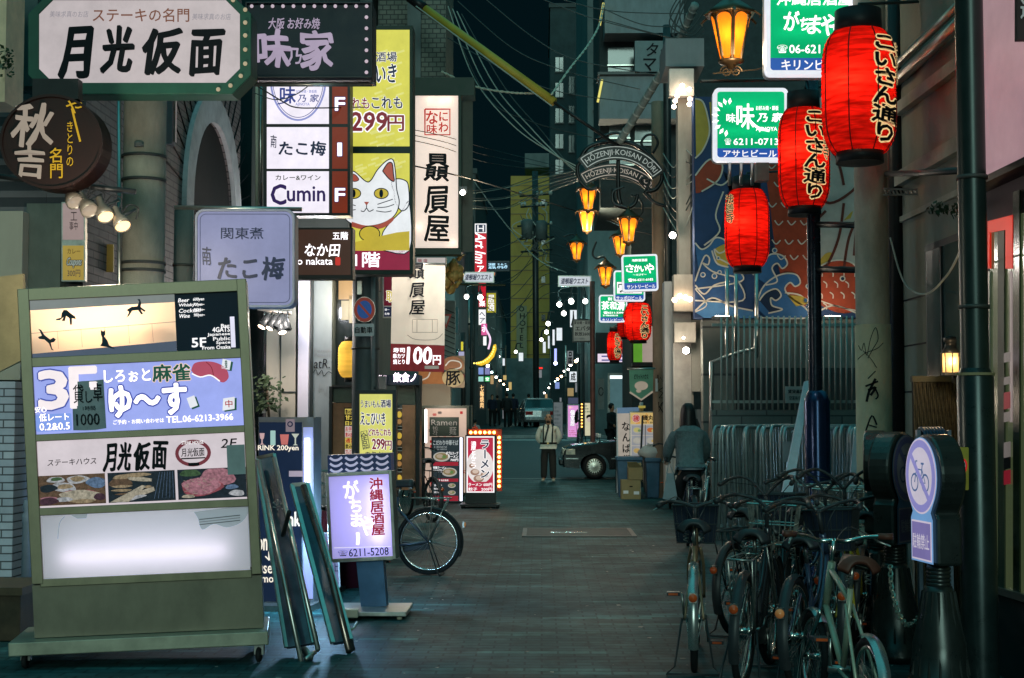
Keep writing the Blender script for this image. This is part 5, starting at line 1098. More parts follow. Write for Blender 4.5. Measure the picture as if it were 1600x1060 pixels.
MB().lathe([(.125, 0), (.125, zs_ - .1), (.09, zs_), (.067, zs_ + .01)], (c.x, 14, 0), 28, cap=False).build('sleeve', mat('sleeve_blue', (.012, .030, .085), .22, .6, var=.2), t)
for y in (351, 421): MB().tube([P(1276, y, 14), P(1338, y + 1, 13)], .03, 8).build('arm', BLACK, t)
# front right post
t = pole('lamp_post', 'thick dark green steel post with a yellow sticker at the right front', 1524, 43, 8.4, -200, mat('post_green', (.020, .034, .032), .35, .4, var=.3, streak=.6), bands=(278, 480))
zs_ = P(1524, 577, 8.4).z; c = P(1524, 600, 8.4)
MB().lathe([(.105, 0), (.105, zs_ - .05), (.085, zs_), (.083, zs_ + .005)], (c.x, 8.4, 0), 28, cap=False).build('sleeve', mat('sleeve_green', (.018, .032, .033), .3, .4, var=.3), t)
MB().lathe([(.112, -.008), (.112, .008)], (c.x, 8.4, zs_ - .03), 24, cap=False).build('band', mat('twine_tan', (.28, .22, .12), .8), t)
st = Board('', '', '', (1498, 698, 1514, 766), 8.287, parent=t, yaw=-42)
st.rect((1499, 699, 1514, 766), mat('sticker_yellow', (.50, .36, .06), .5), 1, 'sticker', rad=2); st.disc(1506, 728, 6, INKR, 2, 'sticker', 11); st.disc(1506, 728, 4, INKW, 3, 'sticker', 8); st.text('禁', (1502, 722, 1510, 734), INKB, .03, part='sticker'); st.done()
b = MB(); b.tube([P(1385, 272, 11.9), P(1440, 271, 10), P(1530, 265, 8.4)], .022, 8); tag(b.build('cross_bar', DARK), 'thin steel bar joining the graffiti pole to the green front post', 'bar')
b = MB()
for k in range(9): x = 1382 + k * 6; b.tube([P(x, 296, 11.7), P(x + 3, 304, 11.7)], .008, 4)
b.tube([P(1380, 295, 11.7), P(1434, 297, 11.6)], .009, 4); b.tube([P(1380, 305, 11.7), P(1434, 304, 11.6)], .009, 4)
tag(b.build('cable_ladder', STEEL), 'short slotted steel cable ladder beside the graffiti pole', 'bracket')
# red paper lanterns
def red_lantern(label, cx, cy, h, w, Y, tx, text_side=1, capw=.5, hot=1.0, small=False, tiny_side=0):
 t = thing('paper_lantern', label, 'lantern', P(cx, cy + h / 2, Y), 'red paper lanterns along the alley')
 c = P(cx, cy, Y); s = S(Y); r = w / 2 / s; H = h / s
 b = lantern_body(c, r, H, None, 26 if not small else 14, 40)
 b.build('paper_shade', paper('paper_red', (.86, .014, .007), .20, .30, .7, (5, 5, 34), ecol=None), t)
 rb = MB()
 for k in range(8):
  a = k * math.pi / 4 + .3; pts = []
  for i in range(13):
   u_ = i / 12; q = abs(2 * u_ - 1); rr = r * (1 - .30 * q ** 5) * 1.006; pts.append(c + Vector((rr * math.cos(a), rr * math.sin(a), (u_ - .5) * H)))
  rb.tube(pts, .006, 4)
 rb.build('rib', mat('rib_red', (.10, .003, .003), .7), t)
 for sg, hh in ((1, .17), (-1, .085)):
  z = c.z + sg * (H / 2 + hh * H * .5 - .01); MB().lathe([(r * .64, z - hh * H * .6), (r * .62, z + hh * H * .6), (r * .50, z + hh * H * .6)], (c.x, c.y, 0), 28).build('cap', mat('lantern_cap', (.012, .012, .014), .5), t)
 MB().ball(c + Vector((-.30 * r, -.42 * r, .06 * H)), r * .17, 12).build('bulb', lit('lantern_bulb', (1, .55, .35), 62), t)
 MB().tube([P(cx, cy - h * .6, Y), P(cx, cy - h * .72, Y), P(cx + w * .8, cy - h * .74, Y + .4)], .014, 6).build('hanger', DARK, t)
 if tx:
  mo_ = lit('lantern_halo', (.90, .62, .28), .85); n_ = 0
  def place(s_, rect, off, m, lay, nm='lettering'):
   V, FC = text2d(s_, rect, 0, True, wob=.02); b_ = MB(); em = rect[2] - rect[0]
   for k in range(8):
    W = []; ox, oy = off * em * math.cos(k * .7854), off * em * math.sin(k * .7854)
    for x, y in V:
     x += ox; y += oy; dx = max(-.985, min(.985, (x - cx) / (w / 2))); q = min(1, abs((y - cy) / (h / 2))); rr = r * (1 - .30 * q ** 5)
     dx = max(-.99, min(.99, (x - cx) / s / rr)); W.append(P(x, y, Y) + Vector((0, -rr * math.sqrt(1 - dx * dx) - .004 - .004 * lay - .0003 * k, 0)))
    b_.add(W, FC)
   b_.build(nm, m, t)
  place(tx[0], tx[1], .075, mo_, 0); place(tx[0], tx[1], .026, INKB, 1.5)
  if len(tx) > 2: place(tx[2], tx[3], .09, mo_, 0); place(tx[2], tx[3], .01, INKB, 1.5)
 return t
red_lantern('largest red paper lantern with bold black brush letters at the upper right', 1342, 145, 192, 116, 11.3, ('こいさん通り', (1349, 64, 1395, 230), '法善寺', (1392, 70, 1400, 138)))
red_lantern('second largest red paper lantern hanging just left of the largest one', 1256, 248, 154, 81, 14, ('こいさん通り', (1248, 178, 1284, 316), '法善寺', (1280, 186, 1290, 256)))
red_lantern('middle red lantern in front of the wave mural with letters turned to its edges', 1167, 357, 120, 70, 18, ('法善寺', (1133, 306, 1143, 352)))
red_lantern('red lantern under the green signs with a second one peeking out behind it', 997, 503, 58, 42, 29.5, ('こいさん通り', (999, 478, 1013, 530)), small=True)
red_lantern('red lantern tucked behind the left side of the one under the green signs', 981, 503, 48, 34, 30.2, None, small=True)
red_lantern('smallest red lantern hanging lowest over the far shops', 960, 541, 44, 24, 31, ('こいさん通り', (959, 522, 970, 560)), small=True)
# amber gas-style lamps
AMG = paper('amber_glass', (1.0, .30, .018), .50, .15)
BRZ = mat('bronze', (.075, .045, .02), .4, .7, var=.35, scale=20)
def gas_lamp(label, cx, cy, h, Y, scroll=True, mount=None):
 """cy: middle of the glass; h: glass height in the photograph"""
 t = thing('street_lantern', label, 'street lamp', P(cx, cy + h * .7, Y), 'amber gas-style street lamps')
 c = P(cx, cy, Y); u_ = h / S(Y); N = 6; rt, rbm = .44 * u_, .235 * u_
 for k in range(N):
  a0, a1 = 2 * math.pi * k / N + R(270), 2 * math.pi * (k + 1) / N + R(270)
  def pp_(a, r, z): return c + Vector((r * math.cos(a), r * math.sin(a), z))
  am = (a0 + a1) / 2; L = []; nn = 8
  # arched pane between two bars
  z0, z1, zt = -u_ * .5, u_ * .36, u_ * .5
  def edge(a, z): k_ = (z + u_ * .5) / u_; return pp_(a, (rbm + (rt - rbm) * k_) * .985, z)
  da = (a1 - a0) * .44
  for i in range(nn + 1):
   v = -1 + 2 * i / nn; L.append(edge(am + da * v, z1 + (zt - z1) * math.sqrt(max(0, 1 - v * v))))
  L = [edge(am - da, z0 + u_ * .05), edge(am - da * .5, z0)] [::-1] + L if False else [edge(am - da * .45, z0), edge(am - da * .9, z0 + u_ * .08)] + L + [edge(am + da * .9, z0 + u_ * .08), edge(am + da * .45, z0)]
  b = MB(); b.add(L, [tuple(range(len(L)))]); b.build('glass_pane', AMG, t)
  b = MB(); b.tube([edge(a0, z0 - .02 * u_), edge(a0, zt + u_ * .02)], .028 * u_, 5)
  b.tube(L[1:-1], .02 * u_, 4, cap=False); b.build('glazing_bar', BRZ, t)
 b = MB(); b.lathe([(rt * 1.30, u_ * .50), (rt * 1.34, u_ * .535), (rt * .92, u_ * .68), (rt * .55, u_ * .80), (rt * .22, u_ * .92), (rt * .12, u_ * 1.0), (rt * .16, u_ * 1.03), (0, u_ * 1.08)], c, N, Matrix.Rotation(R(270), 3, 'Z'))
 b.build('roof', BRZ, t)
 tp = MB()
 for k in range(N):
  a = 2 * math.pi * k / N + R(270); p = c + Vector((rt * 1.28 * math.cos(a), rt * 1.28 * math.sin(a), u_ * .52)); tp.tube([p, p + Vector((.14 * u_ * math.cos(a), .14 * u_ * math.sin(a), -.10 * u_)), p + Vector((.10 * u_ * math.cos(a), .10 * u_ * math.sin(a), -.16 * u_))], [.035 * u_, .025 * u_, .008 * u_], 5)
 tp.build('eave_tip', BRZ, t)
 b = MB(); b.lathe([(rbm * 1.25, -u_ * .50), (rbm * 1.1, -u_ * .56), (rbm * .5, -u_ * .60), (rbm * .3, -u_ * .68), (0, -u_ * .70)], c, 14); b.build('base', BRZ, t)
 b = MB(); b.ball(c + Vector((0, -.10 * u_, u_ * .08)), .075 * u_, 12, (1, 1, 1.5)); b.build('bulb', lit('gas_bulb', (1, .66, .30), 26), t)
 glow(c + Vector((0, -.75 * u_, -.55 * u_)), 16 if h > 60 else 200 if 'directly beneath' in label else 14, (1, .80, .55), t)
 if scroll:
  b = MB()
  for sg in (-1, 1):
   pts = []
   for i in range(26): a = i * .42; r = u_ * (.13 - .0042 * i); pts.append(c + Vector((sg * (u_ * .17 + r * math.cos(a) - .06 * u_), 0, -u_ * .74 + r * math.sin(a))))
   b.tube(pts, .018 * u_, 5)
  b.tube([c + Vector((-.4 * u_, 0, -.78 * u_)), c + Vector((.55 * u_, 0, -.70 * u_)), c + Vector((.9 * u_, .0, -.6 * u_))], .016 * u_, 5); b.build('scroll', BRZ, t)
 if mount: MB().tube(spline([tuple(P(x, y, Y + .05)) for x, y in mount], 6), .022 if h < 60 else .02, 6).build('bracket', DARK, t)
 return t
gas_lamp('biggest amber street lamp hanging at the top left of the green shop signs', 1142, 60, 72, 13, True, [(1142, -14), (1146, -40), (1200, -60), (1262, -40)])
for lb, cx, cy, h, Y, mt in (('amber lamp directly below the arch sign, upper one of a stacked pair', 919, 312, 32, 31, [(922, 296), (925, 278), (990, 285), (1022, 300)]),
      ('amber lamp directly beneath the upper lamp of the stacked pair', 917, 346, 30, 32.4, [(922, 332), (926, 336)]),
      ('amber lamp hanging from the black scroll bracket right under the arch sign', 982, 360, 36, 27, [(982, 338), (980, 325), (960, 318), (958, 300), (975, 292)]),
      ('amber lamp half hidden just left below the scroll bracket lamp', 969, 384, 28, 29, [(970, 368), (985, 360), (1018, 366)]),
      ('amber lamp alone at the left of the far lamp cluster', 901, 393, 26, 41, [(901, 378), (896, 366), (880, 370)]),
      ('lowest amber lamp just left of the green signs', 946, 432, 28, 30.6, [(947, 414), (944, 402), (932, 404), (926, 396), (932, 378)])):
 gas_lamp(lb, cx, cy, h, Y, False, mt)
# street pole that carries the arch sign
t = pole('utility_pole', 'brown concrete utility pole with spray letters carrying the black arch sign', 1031, 22, 28, 160, mat('pole_brown', (.27, .19, .135), .8, var=.35, scale=3, streak=.7))
gr = Board('', '', '', (1026, 580, 1042, 650), 27.8, parent=t)
gr.line([(1028, 586), (1028, 598), (1032, 590), (1036, 598), (1036, 586)], 1.6, INKB, 1, 'graffiti'); gr.line([(1036, 606), (1029, 610), (1036, 614), (1030, 622), (1038, 622)], 1.6, INKB, 1, 'graffiti'); gr.line([(1029, 628), (1029, 644), (1036, 628), (1030, 636), (1037, 646)], 1.6, INKB, 1, 'graffiti'); gr.rect((1024, 592, 1028, 612), INKW, 1, 'flyer'); gr.done()
t = pole('utility_pole', 'dark slim pole standing right against the brown spray-lettered pole', 1045, 12, 27.6, 40, DARK)
MB().lathe([(.10, 0), (.10, 1.9), (.07, 2.0)], (P(1045, 600, 27.6).x, 27.6, 0), 18, cap=False).build('sleeve', BLACK, t)
t = pole('lamp_post', 'slim rust red post standing before the far crossing right of the taxi', 926, 8, 40, 440, mat('post_rust', (.24, .09, .075), .5, .2, var=.3))
t = pole('lamp_post', 'slim dark post beside the far white glowing globes', 911, 5, 54, 430, DARK)
# arch signs
def arch_sign(label, cx, cy, r, a0, a1, w, Y, txt, Yn, m_t, lean=0, th=2.4):
 t = thing('arch_sign', label, 'sign', P(cx + r, cy, Y))
 bd = Board('', '', '', (cx - 50, cy - r - 20, cx + 50, cy - r + 40), Y, parent=t)
 o_ = arcpts(cx, cy, r + w / 2 + 3, a0 - 3, a1 + 3, 24); i_ = arcpts(cx, cy, r - w / 2 - 3, a1 + 3, a0 - 3, 24)
 bd.slab(o_ + i_, mat('arch_black', (.010, .012, .013), .4), 'plate', 0, .05)
 a_ = arcpts(cx, cy, r + w / 2, a0, a1, 22) + arcpts(cx, cy, r - w / 2, a1, a0, 22); bd.line(a_ + [a_[0]], 1.3, m_t, 2, 'border')
 V, FC = text2d(txt, (0, 0, 100, 10), .004); V2 = []
 for x, y in V:
  a = R(a0 + 2.5 + (a1 - a0 - 5) * x / 100); rr = r + w * .40 - y / 10 * w * .8; V2.append((cx + rr * math.cos(a), cy + rr * math.sin(a)))
 bd.flat(V2, FC, m_t, 3, 'lettering'); bd.done(); return t, bd
ASW = lit('arch_letter', (.52, .58, .54), .55); ASW2 = lit('arch_letter_warm', (.62, .52, .44), .55)
t, bd = arch_sign('big black arched sign of white HOZENJI capitals on the brown pole', 962, 318, 80, -128, -36, 17, 27, 'HŌZENJI·KOISAN DŌRI', 0, ASW)
bd = Board('', '', '', (900, 220, 1040, 330), 27.1, parent=t)
b = MB()
for pts, rr in (([(908, 252), (902, 262), (906, 282), (920, 296), (934, 292)], .035), ([(906, 250), (920, 230), (950, 222), (985, 224), (1012, 240), (1030, 262), (1034, 280), (1024, 296), (1008, 300)], .04), ([(1010, 236), (1002, 224), (1010, 212), (1022, 212), (1028, 224), (1020, 240)], .025),
    ([(1006, 290), (1000, 284), (1006, 278), (1014, 284), (1010, 298)], .03), ([(958, 296), (958, 312), (966, 322), (980, 325), (992, 318), (996, 304)], .035), ([(930, 218), (962, 208), (978, 218)], .03), ([(966, 218), (966, 296), (970, 320)], .04), ([(1006, 300), (1022, 316), (1038, 322)], .035), ([(986, 305), (1000, 312), (1004, 330), (994, 340), (986, 334)], .02)):
 b.tube(spline([tuple(bd.pt(x, y)) for x, y in pts], 6), rr, 7)
b.build('scrollwork', mat('iron_black', (.010, .011, .012), .35, .5), t)
arch_sign('second warm lit arched sign showing its white capitals below the big one', 958, 352, 86, -122, -42, 15, 29.5, 'HŌZENJI·KOISAN DŌRI', 0, ASW2)
arch_sign('third faint arched sign far behind the amber lamps', 930, 410, 76, -80, -34, 10, 34, 'KOISAN DŌRI', 0, mat('arch_dim', (.22, .22, .18), .6))
# green beer signs
GP = lit('panel_green', (.004, .34, .13), .85); GB = lit('panel_blue', (.02, .10, .42), .9)
bd = Board('shop_sign', 'large green shop sign cut by the photo top beside the largest red lantern', 'sign', (1197, -40, 1332, 117), 11.9, 0, 'green beer signs')
def beer_open(bd, r, yb, rad, hots):
 k = (r[2] - r[0]) * .03
 bd.case(WHITE, .10, rad, off=-.10); bd.ring(lit('panel_rim', (.85, .88, .95), .9), k * 1.6, rad, out=.012, back=.11)
 a = (r[0] + k, r[1] + k, r[2] - k, r[3] - k)
 gl_ = rrect(*a, rad * .7); bd.poly([(x, min(y, yb)) for x, y in gl_], paper('green_face', (.004, .40, .15), .50, .12), 1); bd.poly([(x, max(y, yb + .01)) for x, y in gl_], GB, 1)
 for (x0, x1, y) in hots: bd.tube([(x0, y), (x1, y)], .011, lit('tube_green', (.9, 1, .95), 3.2), 'tube', -.055, 6)
beer_open(bd, (1197, -40, 1332, 117), 91, 9, [(1215, 1315, 50), (1215, 1315, 8)])
bd.text('沖縄居酒屋', (1213, -10, 1331, 9), L_TXT, .05);
for ch, r in (('が', (1225, 18, 1248, 48)), ('ち', (1250, 28, 1263, 48)), ('ま', (1262, 26, 1282, 54)), ('や', (1282, 23, 1308, 56)), ('ー', (1302, 40, 1313, 48))): bd.text(ch, r, L_TXT, .06, wob=.03, shear=.1)
bd.text('☎', (1214, 71, 1230, 84), L_TXT, .0); bd.text('06-6211-5208', (1233, 71, 1336, 84), L_TXT, .04); bd.text('キリンビール', (1221, 94, 1322, 110), L_WHITE, .05); bd.done()
bd = Board('shop_sign', 'green sign with a leaf wreath and number 6211-0713 above the middle lantern', 'sign', (1115, 138, 1231, 252), 15, 0, 'green beer signs')
beer_open(bd, (1115, 138, 1231, 252), 232, 8, [(1130, 1216, 205), (1130, 1216, 165)])
for k in range(9):
 a = R(100 + k * 22); x, y = 1138 + 15 * math.cos(a), 184 + 20 * math.sin(a); bd.poly([(x, y), (x + 6 * math.cos(a + .5), y + 6 * math.sin(a + .5)), (x + 12 * math.cos(a), y + 11 * math.sin(a)), (x + 6 * math.cos(a - .5), y + 6 * math.sin(a - .5))], L_TXT, 4, 'emblem')
bd.text('味', (1135, 178, 1149, 192), L_TXT, .03); bd.text('味', (1151, 163, 1178, 202), L_TXT, .03); bd.line([(1170, 188), (1184, 200), (1202, 205)], 4, L_TXT, 4, smooth=4); bd.text('乃 家', (1184, 177, 1222, 191), L_TXT, .05, shear=.2); bd.text('お好み焼・鉄板', (1181, 166, 1216, 173), L_TXT, .03); bd.text('AJINOYA', (1181, 199, 1214, 207), L_TXT, .04); bd.text('☎', (1132, 217, 1142, 227), L_TXT, 0); bd.text('6211-0713', (1146, 217, 1216, 227), L_TXT, .03); bd.text('アサヒビール', (1130, 235, 1213, 246), L_WHITE, .05); bd.done()
t = thing('sign_bracket', 'steel conduit bracket box under the wreath sign', 'bracket', P(1172, 300, 15.1)); b = MB()
for x in (1140, 1158, 1175): b.tube([P(x, 252, 15.1), P(x, 290, 15.1)], .018, 6)
b.build('tube', STEEL, t); MB().bbox(P(1182, 282, 15.0), P(1198, 258, 15.15)).build('box', mat('box_grey', (.2, .2, .18), .5), t)
b = MB(); b.tube([P(1095, 127, 13.3), P(1262, 124, 14)], .018, 8); tag(b.build('cross_bar', DARK), 'rusty thin bar above the wreath sign reaching to the steel post', 'bar')
bd = Board('shop_sign', 'tilted green sign with white brush letters directly above the far red lantern', 'sign', (972, 398, 1028, 455), 26, 0, 'green beer signs', roll=R(-2))
beer_open(bd, (972, 398, 1028, 455), 442, 4, [(980, 1020, 428)])
bd.text('海鮮居酒屋', (988, 405, 1012, 409), L_TXT, .03);
for ch, r in (('さ', (978, 413, 990, 425)), ('か', (991, 414, 1000, 425)), ('い', (1001, 416, 1010, 425)), ('や', (1009, 413, 1022, 428))): bd.text(ch, r, L_TXT, .07, wob=.03)
bd.text('〜えびす〜', (989, 428, 1010, 431), L_TXT, .02); bd.text('☎06-6211-6182', (981, 435, 1020, 440), L_TXT, .04); bd.text('サントリービール', (979, 445, 1023, 451), L_WHITE, .04); bd.done()
bd = Board('shop_sign', 'green sign mostly hidden behind the tilted brush-letter sign', 'sign', (959, 423, 1008, 471), 28, 0, 'green beer signs')
beer_open(bd, (959, 423, 1008, 471), 461, 4, [(970, 1000, 435)]); bd.rect((964, 441, 1003, 459), L_WHITE, 2); bd.text('ワ', (966, 444, 976, 457), INKG, .03); bd.scribble((968, 453, 1002, 459), 1, INKB, 4); bd.text('サッポロビール', (963, 463, 1003, 469), L_WHITE, .04); bd.done()
bd = Board('shop_sign', 'lowest green sign beside the far smallest lantern', 'sign', (936, 461, 980, 504), 30, 0, 'green beer signs')
beer_open(bd, (936, 461, 980, 504), 496, 4, [(942, 974, 482)])
bd.text('割', (950, 465, 956, 470), L_TXT, .03)
for ch, r in (('茶', (940, 471, 952, 484)), ('和', (953, 472, 963, 484)), ('清', (964, 471, 976, 485))): bd.text(ch, r, L_TXT, .06, wob=.02)
bd.text('☎6211-3399', (943, 487, 974, 491), L_TXT, .05); bd.scribble((942, 491.5, 976, 495), 1, L_TXT, 4, fill=.7); bd.text('キリンビール', (941, 498, 976, 502), L_WHITE, .05); bd.done()
# bulbs on the white pillar building
t = thing('bulb_cluster', 'cluster of bare glowing bulbs at the head of the white pillar', 'lamp', P(1062, 175, 23));
MB().bbox(P(1046, 150, 23.3), P(1082, 112, 23.5)).build('hood', mat('hood_white', (.5, .48, .44), .5), t)
glow(P(1066, 165, 22.5), 8, (1, .82, .64), t)
for x, y in ((1066, 134), (1061, 142), (1058, 150), (1055, 158), (1053, 167), (1077, 140), (1078, 155), (1077, 163)): MB().ball(P(x, y, 23.2), .038, 8).build('bulb', lit('pillar_bulb', (1, .72, .50), 14), t)
t = thing('bulb_cluster', 'pair of star-bright bare bulbs half way up the white pillar', 'lamp', P(1065, 480, 22.8)); MB().bbox(P(1053, 486, 23.2), P(1083, 432, 23.5)).build('plate', MATS['pillar_white'], t)
glow(P(1068, 470, 22.3), 7, (1, .80, .62), t)
for x, y in ((1054, 469), (1062, 463), (1071, 465), (1078, 468)): MB().ball(P(x, y, 23.1), .042, 8).build('bulb', lit('pillar_bulb_low', (1, .70, .46), 14), t)
for lb, x, y in (('single white spotlight on the pillar building by the green pennant', 1072, 548), ('small white spotlight high on the dark slim pole', 1051, 368)):
 t = thing('floodlight', lb, 'lamp', P(x, y + 6, 23)); MB().lathe([(.03, -.08), (.06, .05), (.05, .05)], P(x + 2, y, 23.1), 12, Matrix.Rotation(R(100), 3, 'X'), cap=False).build('shade', DARK, t); MB().ball(P(x, y, 22.95), .055, 10).build('bulb', lit('spot_white', (1, .86, .72), 24), t); glow(P(x - 6, y + 8, 22.6), 22, (1, .86, .70), t)
t = thing('floodlight', 'white spotlight over the meter pipes low on the pillar', 'lamp', P(1064, 520, 23.2)); MB().bbox(P(1054, 535, 23.2), P(1084, 506, 23.5)).build('box', MATS['pillar_white'], t); MB().ball(P(1068, 528, 23), .02, 8).build('bulb', MATS['spot_white'], t)
# uplights that wash the mural from its foot
for lb, x in (('uplight at the left foot of the mural', 1128), ('uplight at the right foot of the mural', 1300)):
 t = thing('floodlight', lb, 'lamp', P(x, 496, 22)); MB().bbox(P(x - 14, 499, 21.8), P(x + 14, 495.5, 22.0)).build('body', DARK, t); MB().bbox(P(x - 10, 495.4, 21.82), P(x + 10, 494.6, 21.98)).build('lamp_face', lit('uplight', (1, .82, .62), 22), t); glow(P(x, 480, 21.75), 10, (1, .85, .66), t)
# bar fence, low wall, stacked barriers
t = thing('low_wall', 'low concrete wall carrying the bar fence in front of the mural lot', 'wall', P(1230, 660, 20))
MB().bbox((P(1112, 660, 20).x, 20, 0), (P(1420, 660, 20).x, 20.18, P(1200, 641, 20).z)).build('wall', brick('low_blocks', (.13, .14, .13), (.16, .17, .15), (.05, .05, .05), .7, .4, .012, axes='xz'), t)
t = thing('bar_fence', 'tall fence of thin vertical steel bars on the low wall below the mural', 'fence', P(1230, 641, 20.1))
rl = MB(); FS = mat('fence_steel', (.36, .40, .37), .45, .2, var=.2)
for y in (508, 628): a = P(1112, y, 20.1); e = P(1420, y, 20.1); rl.bbox((a.x, 20.08, a.z - .02), (e.x, 20.12, a.z + .02))
rl.build('rail', FS, t)
for k in range(34):
 x = 1127 + k * 8.9; b = MB(); b.tube([P(x, 494, 20.05), P(x, 641, 20.05)], .014, 6); b.build('bar', FS, t)
bd = Board('notice_plate', 'white notice plate with two rows of dark characters on the bar fence', 'notice', (1227, 604, 1266, 630), 19.95); bd.case(mat('plate_white', (.42, .42, .40), .6), .02); bd.text('賃貸募集地', (1231, 609, 1262, 615), INKB, .04); bd.text('空室有ります', (1233, 619, 1260, 625), INKB, .03); bd.done()
bar_m = mat('galvanised', (.34, .38, .38), .32, .5, var=.3, scale=9)
def barrier():
 t = thing('crowd_barrier', 'galvanised crowd barrier standing in the long stack against the low wall', 'barrier', (0, 0, 0), 'stacked crowd barriers')
 b = MB(); W_, H_ = 1.5, 1.47; r = .15
 pts = [(0, 0, 0.004), (0, 0, H_ - r)] + [(r - r * math.cos(a), 0, H_ - r + r * math.sin(a)) for a in [math.pi / 2 * i / 6 for i in range(1, 7)]] + [(W_ - r, 0, H_)] + [(W_ - r + r * math.sin(a), 0, H_ - r + r * math.cos(a)) for a in [math.pi / 2 * i / 6 for i in range(1, 7)]] + [(W_, 0, 0.004)]
 b.tube(pts, .019, 8); b.tube([(0, 0, .16), (W_, 0, .16)], .015, 6); b.build('frame', bar_m, t, world=False)
 q = MB()
 for k in range(1, 11): q.tube([(k * W_ / 11, 0, .16), (k * W_ / 11, 0, H_)], .008, 5)
 q.build('bar', bar_m, t, world=False); return t
proto = barrier(); rn = random.Random(21)
for k in range(25):
 o = proto if k == 0 else copy_tree(proto)
 x = 1113 + k * 9.4 + rn.uniform(-1, 1); Yb = 18.6 - k * .075; p = P(x, 700, Yb); o.location = (p.x, Yb, 0); o.rotation_euler = (R(rn.uniform(-2, 2)), 0, R(64 + rn.uniform(-3, 3)))
 o.scale = (1, 1, .985 + .02 * rn.random())
b = MB(); f = [P(1257, 598, 14.9), P(1266, 596, 14.9), P(1233, 800, 13.2), P(1212, 800, 13.2)]; f[2] = P(1226, 850, 12.9); f[3] = P(1206, 850, 12.9); b.prism(f, [p + Vector((0, .04, .01)) for p in f])
t = thing('plank', 'long white plank leaning on the navy steel post', 'plank', f[3]); b.build('board', mat('plank_white', (.40, .42, .46), .6, var=.15), t)
bd = Board('notice_plate', 'pale label tied low on the stacked barriers', 'notice', (1223, 690, 1240, 722), 16.4); bd.case(mat('plate_pale', (.3, .32, .33), .5), .01); bd.done()
for lb, x0 in (('slim white plank leaning between the barriers and the graffiti pole', 1333),):
 f = [P(x0 + 2, 680, 13.4), P(x0 + 9, 680, 13.4), P(x0 - 4, 860, 12.6), P(x0 - 16, 860, 12.6)]; b = MB(); b.prism(f, [p + Vector((0, .03, 0)) for p in f]); t = thing('plank', lb, 'plank', f[3]); b.build('board', MATS['plank_white'], t)
# beige building on the right with lantern
t = thing('stone_building', 'beige stone-faced building with tall windows along the right edge', 'building', (4, 11, 0))
M_STONE = mat('stone_face', (.22, .235, .19), .8, var=.2, scale=2.5, bump=.15, streak=.4)
A0 = Vector((3.30, 9.25, 0)); A1 = Vector((3.17, 13.0, 0)); dv = (A1 - A0).normalized(); nv = Vector((-dv.y, dv.x, 0)); L_ = (A1 - A0).length
def wq(u0, u1, z0, z1, d0, d1):   # box on that wall: along, up, out of the wall
 b = MB(); cs_ = []
 for d in (d0, d1):
  for (u_, z) in ((u0, z0), (u1, z0), (u1, z1), (u0, z1)): p = A0 + dv * u_ + nv * d; cs_.append((p.x, p.y, z))
 b.add(cs_, [(0, 1, 2, 3), (7, 6, 5, 4), (0, 4, 5, 1), (1, 5, 6, 2), (2, 6, 7, 3), (3, 7, 4, 0)]); return b
if nv.x > 0: nv = -nv
wq(0, L_, 0, 9, -2.5, 0).build('wall', M_STONE, t)
for k, (z, h_) in enumerate(((3.62, .12), (4.25, .10), (3.30, .05))): wq(-.01, L_ + .02, z, z + h_, .003, .07 if k != 2 else .03).build('cornice', mat('stone_trim', (.28, .29, .24), .75, var=.2), t)
for z in (.6, 1.0, 1.4, 1.8, 2.2, 2.6): wq(.01, L_, z, z + .015, .002, .004).build('joint', INKB, t)
for u0, u1, z0, z1 in ((1.55, 2.5, .4, 3.0), (.62, 1.15, 2.35, 3.1)):
 f = wq(u0, u1, z0, z1, .004, .05).build('window', DARK, t); wq(u0 + .06, u1 - .06, z0 + .06, z1 - .06, .052, .06).build('pane', mat('window_teal', (.05, .075, .07), .12, var=.3), f); wq((u0 + u1) / 2 - .015, (u0 + u1) / 2 + .015, z0 + .06, z1 - .06, .062, .075).build('frame', DARK, f)
p = A0 + dv * .8 + nv * .12; b = MB(); q = [(p.x, p.y - .5, 4.55), (p.x - .02, p.y + 2.6, 4.55)]; b.tube(q, .05, 8); b.tube([(x + .0, y, z + .14) for x, y, z in q], .035, 8); b.build('conduit', STEEL, t)
t = thing('wall_lantern', 'small black wall lantern with a warm glow above the wicker screen', 'lamp', P(1485, 586, 10.65)); c = P(1485, 567, 10.6)
MB().lathe([(.085, .07), (.05, .115), (.04, .15), (.055, .155), (.05, .19), (0, .20)], c, 4, Matrix.Rotation(R(45), 3, 'Z')).build('roof', BLACK, t); MB().box(c + Vector((0, 0, -.085)), (.11, .11, .02)).build('base', BLACK, t)
fr = MB()
for sx in (-1, 1):
 for sy in (-1, 1): fr.tube([c + Vector((sx * .048, sy * .048, -.08)), c + Vector((sx * .055, sy * .055, .07))], .005, 4)
fr.tube([c + Vector((0, -.052, -.08)), c + Vector((0, -.056, .07))], .005, 4); fr.build('glazing_bar', BLACK, t)
MB().box(c, (.092, .092, .14)).build('glass', paper('lantern_glass', (1, .70, .34), .25, .1), t); MB().box(c + Vector((.045, .06, 0)), (.03, .04, .30)).build('back_plate', BLACK, t); MB().ball(c + Vector((.0, -.02, .01)), .022, 10).build('bulb', lit('wl_bulb', (1, .74, .36), 30), t); glow(c + Vector((-.05, -.25, -.02)), 5, (1, .7, .4), t, .04)
t = thing('wicker_screen', 'dark woven wicker screen below the wall lantern', 'screen', P(1466, 900, 10.9)); wk = MB(); a = P(1426, 590, 10.9); e = P(1503, 590, 10.9)
MB().bbox((a.x, 10.9, .02), (e.x, 10.93, a.z - .02)).build('panel', mat('wicker_back', (.022, .020, .014), .8), t)
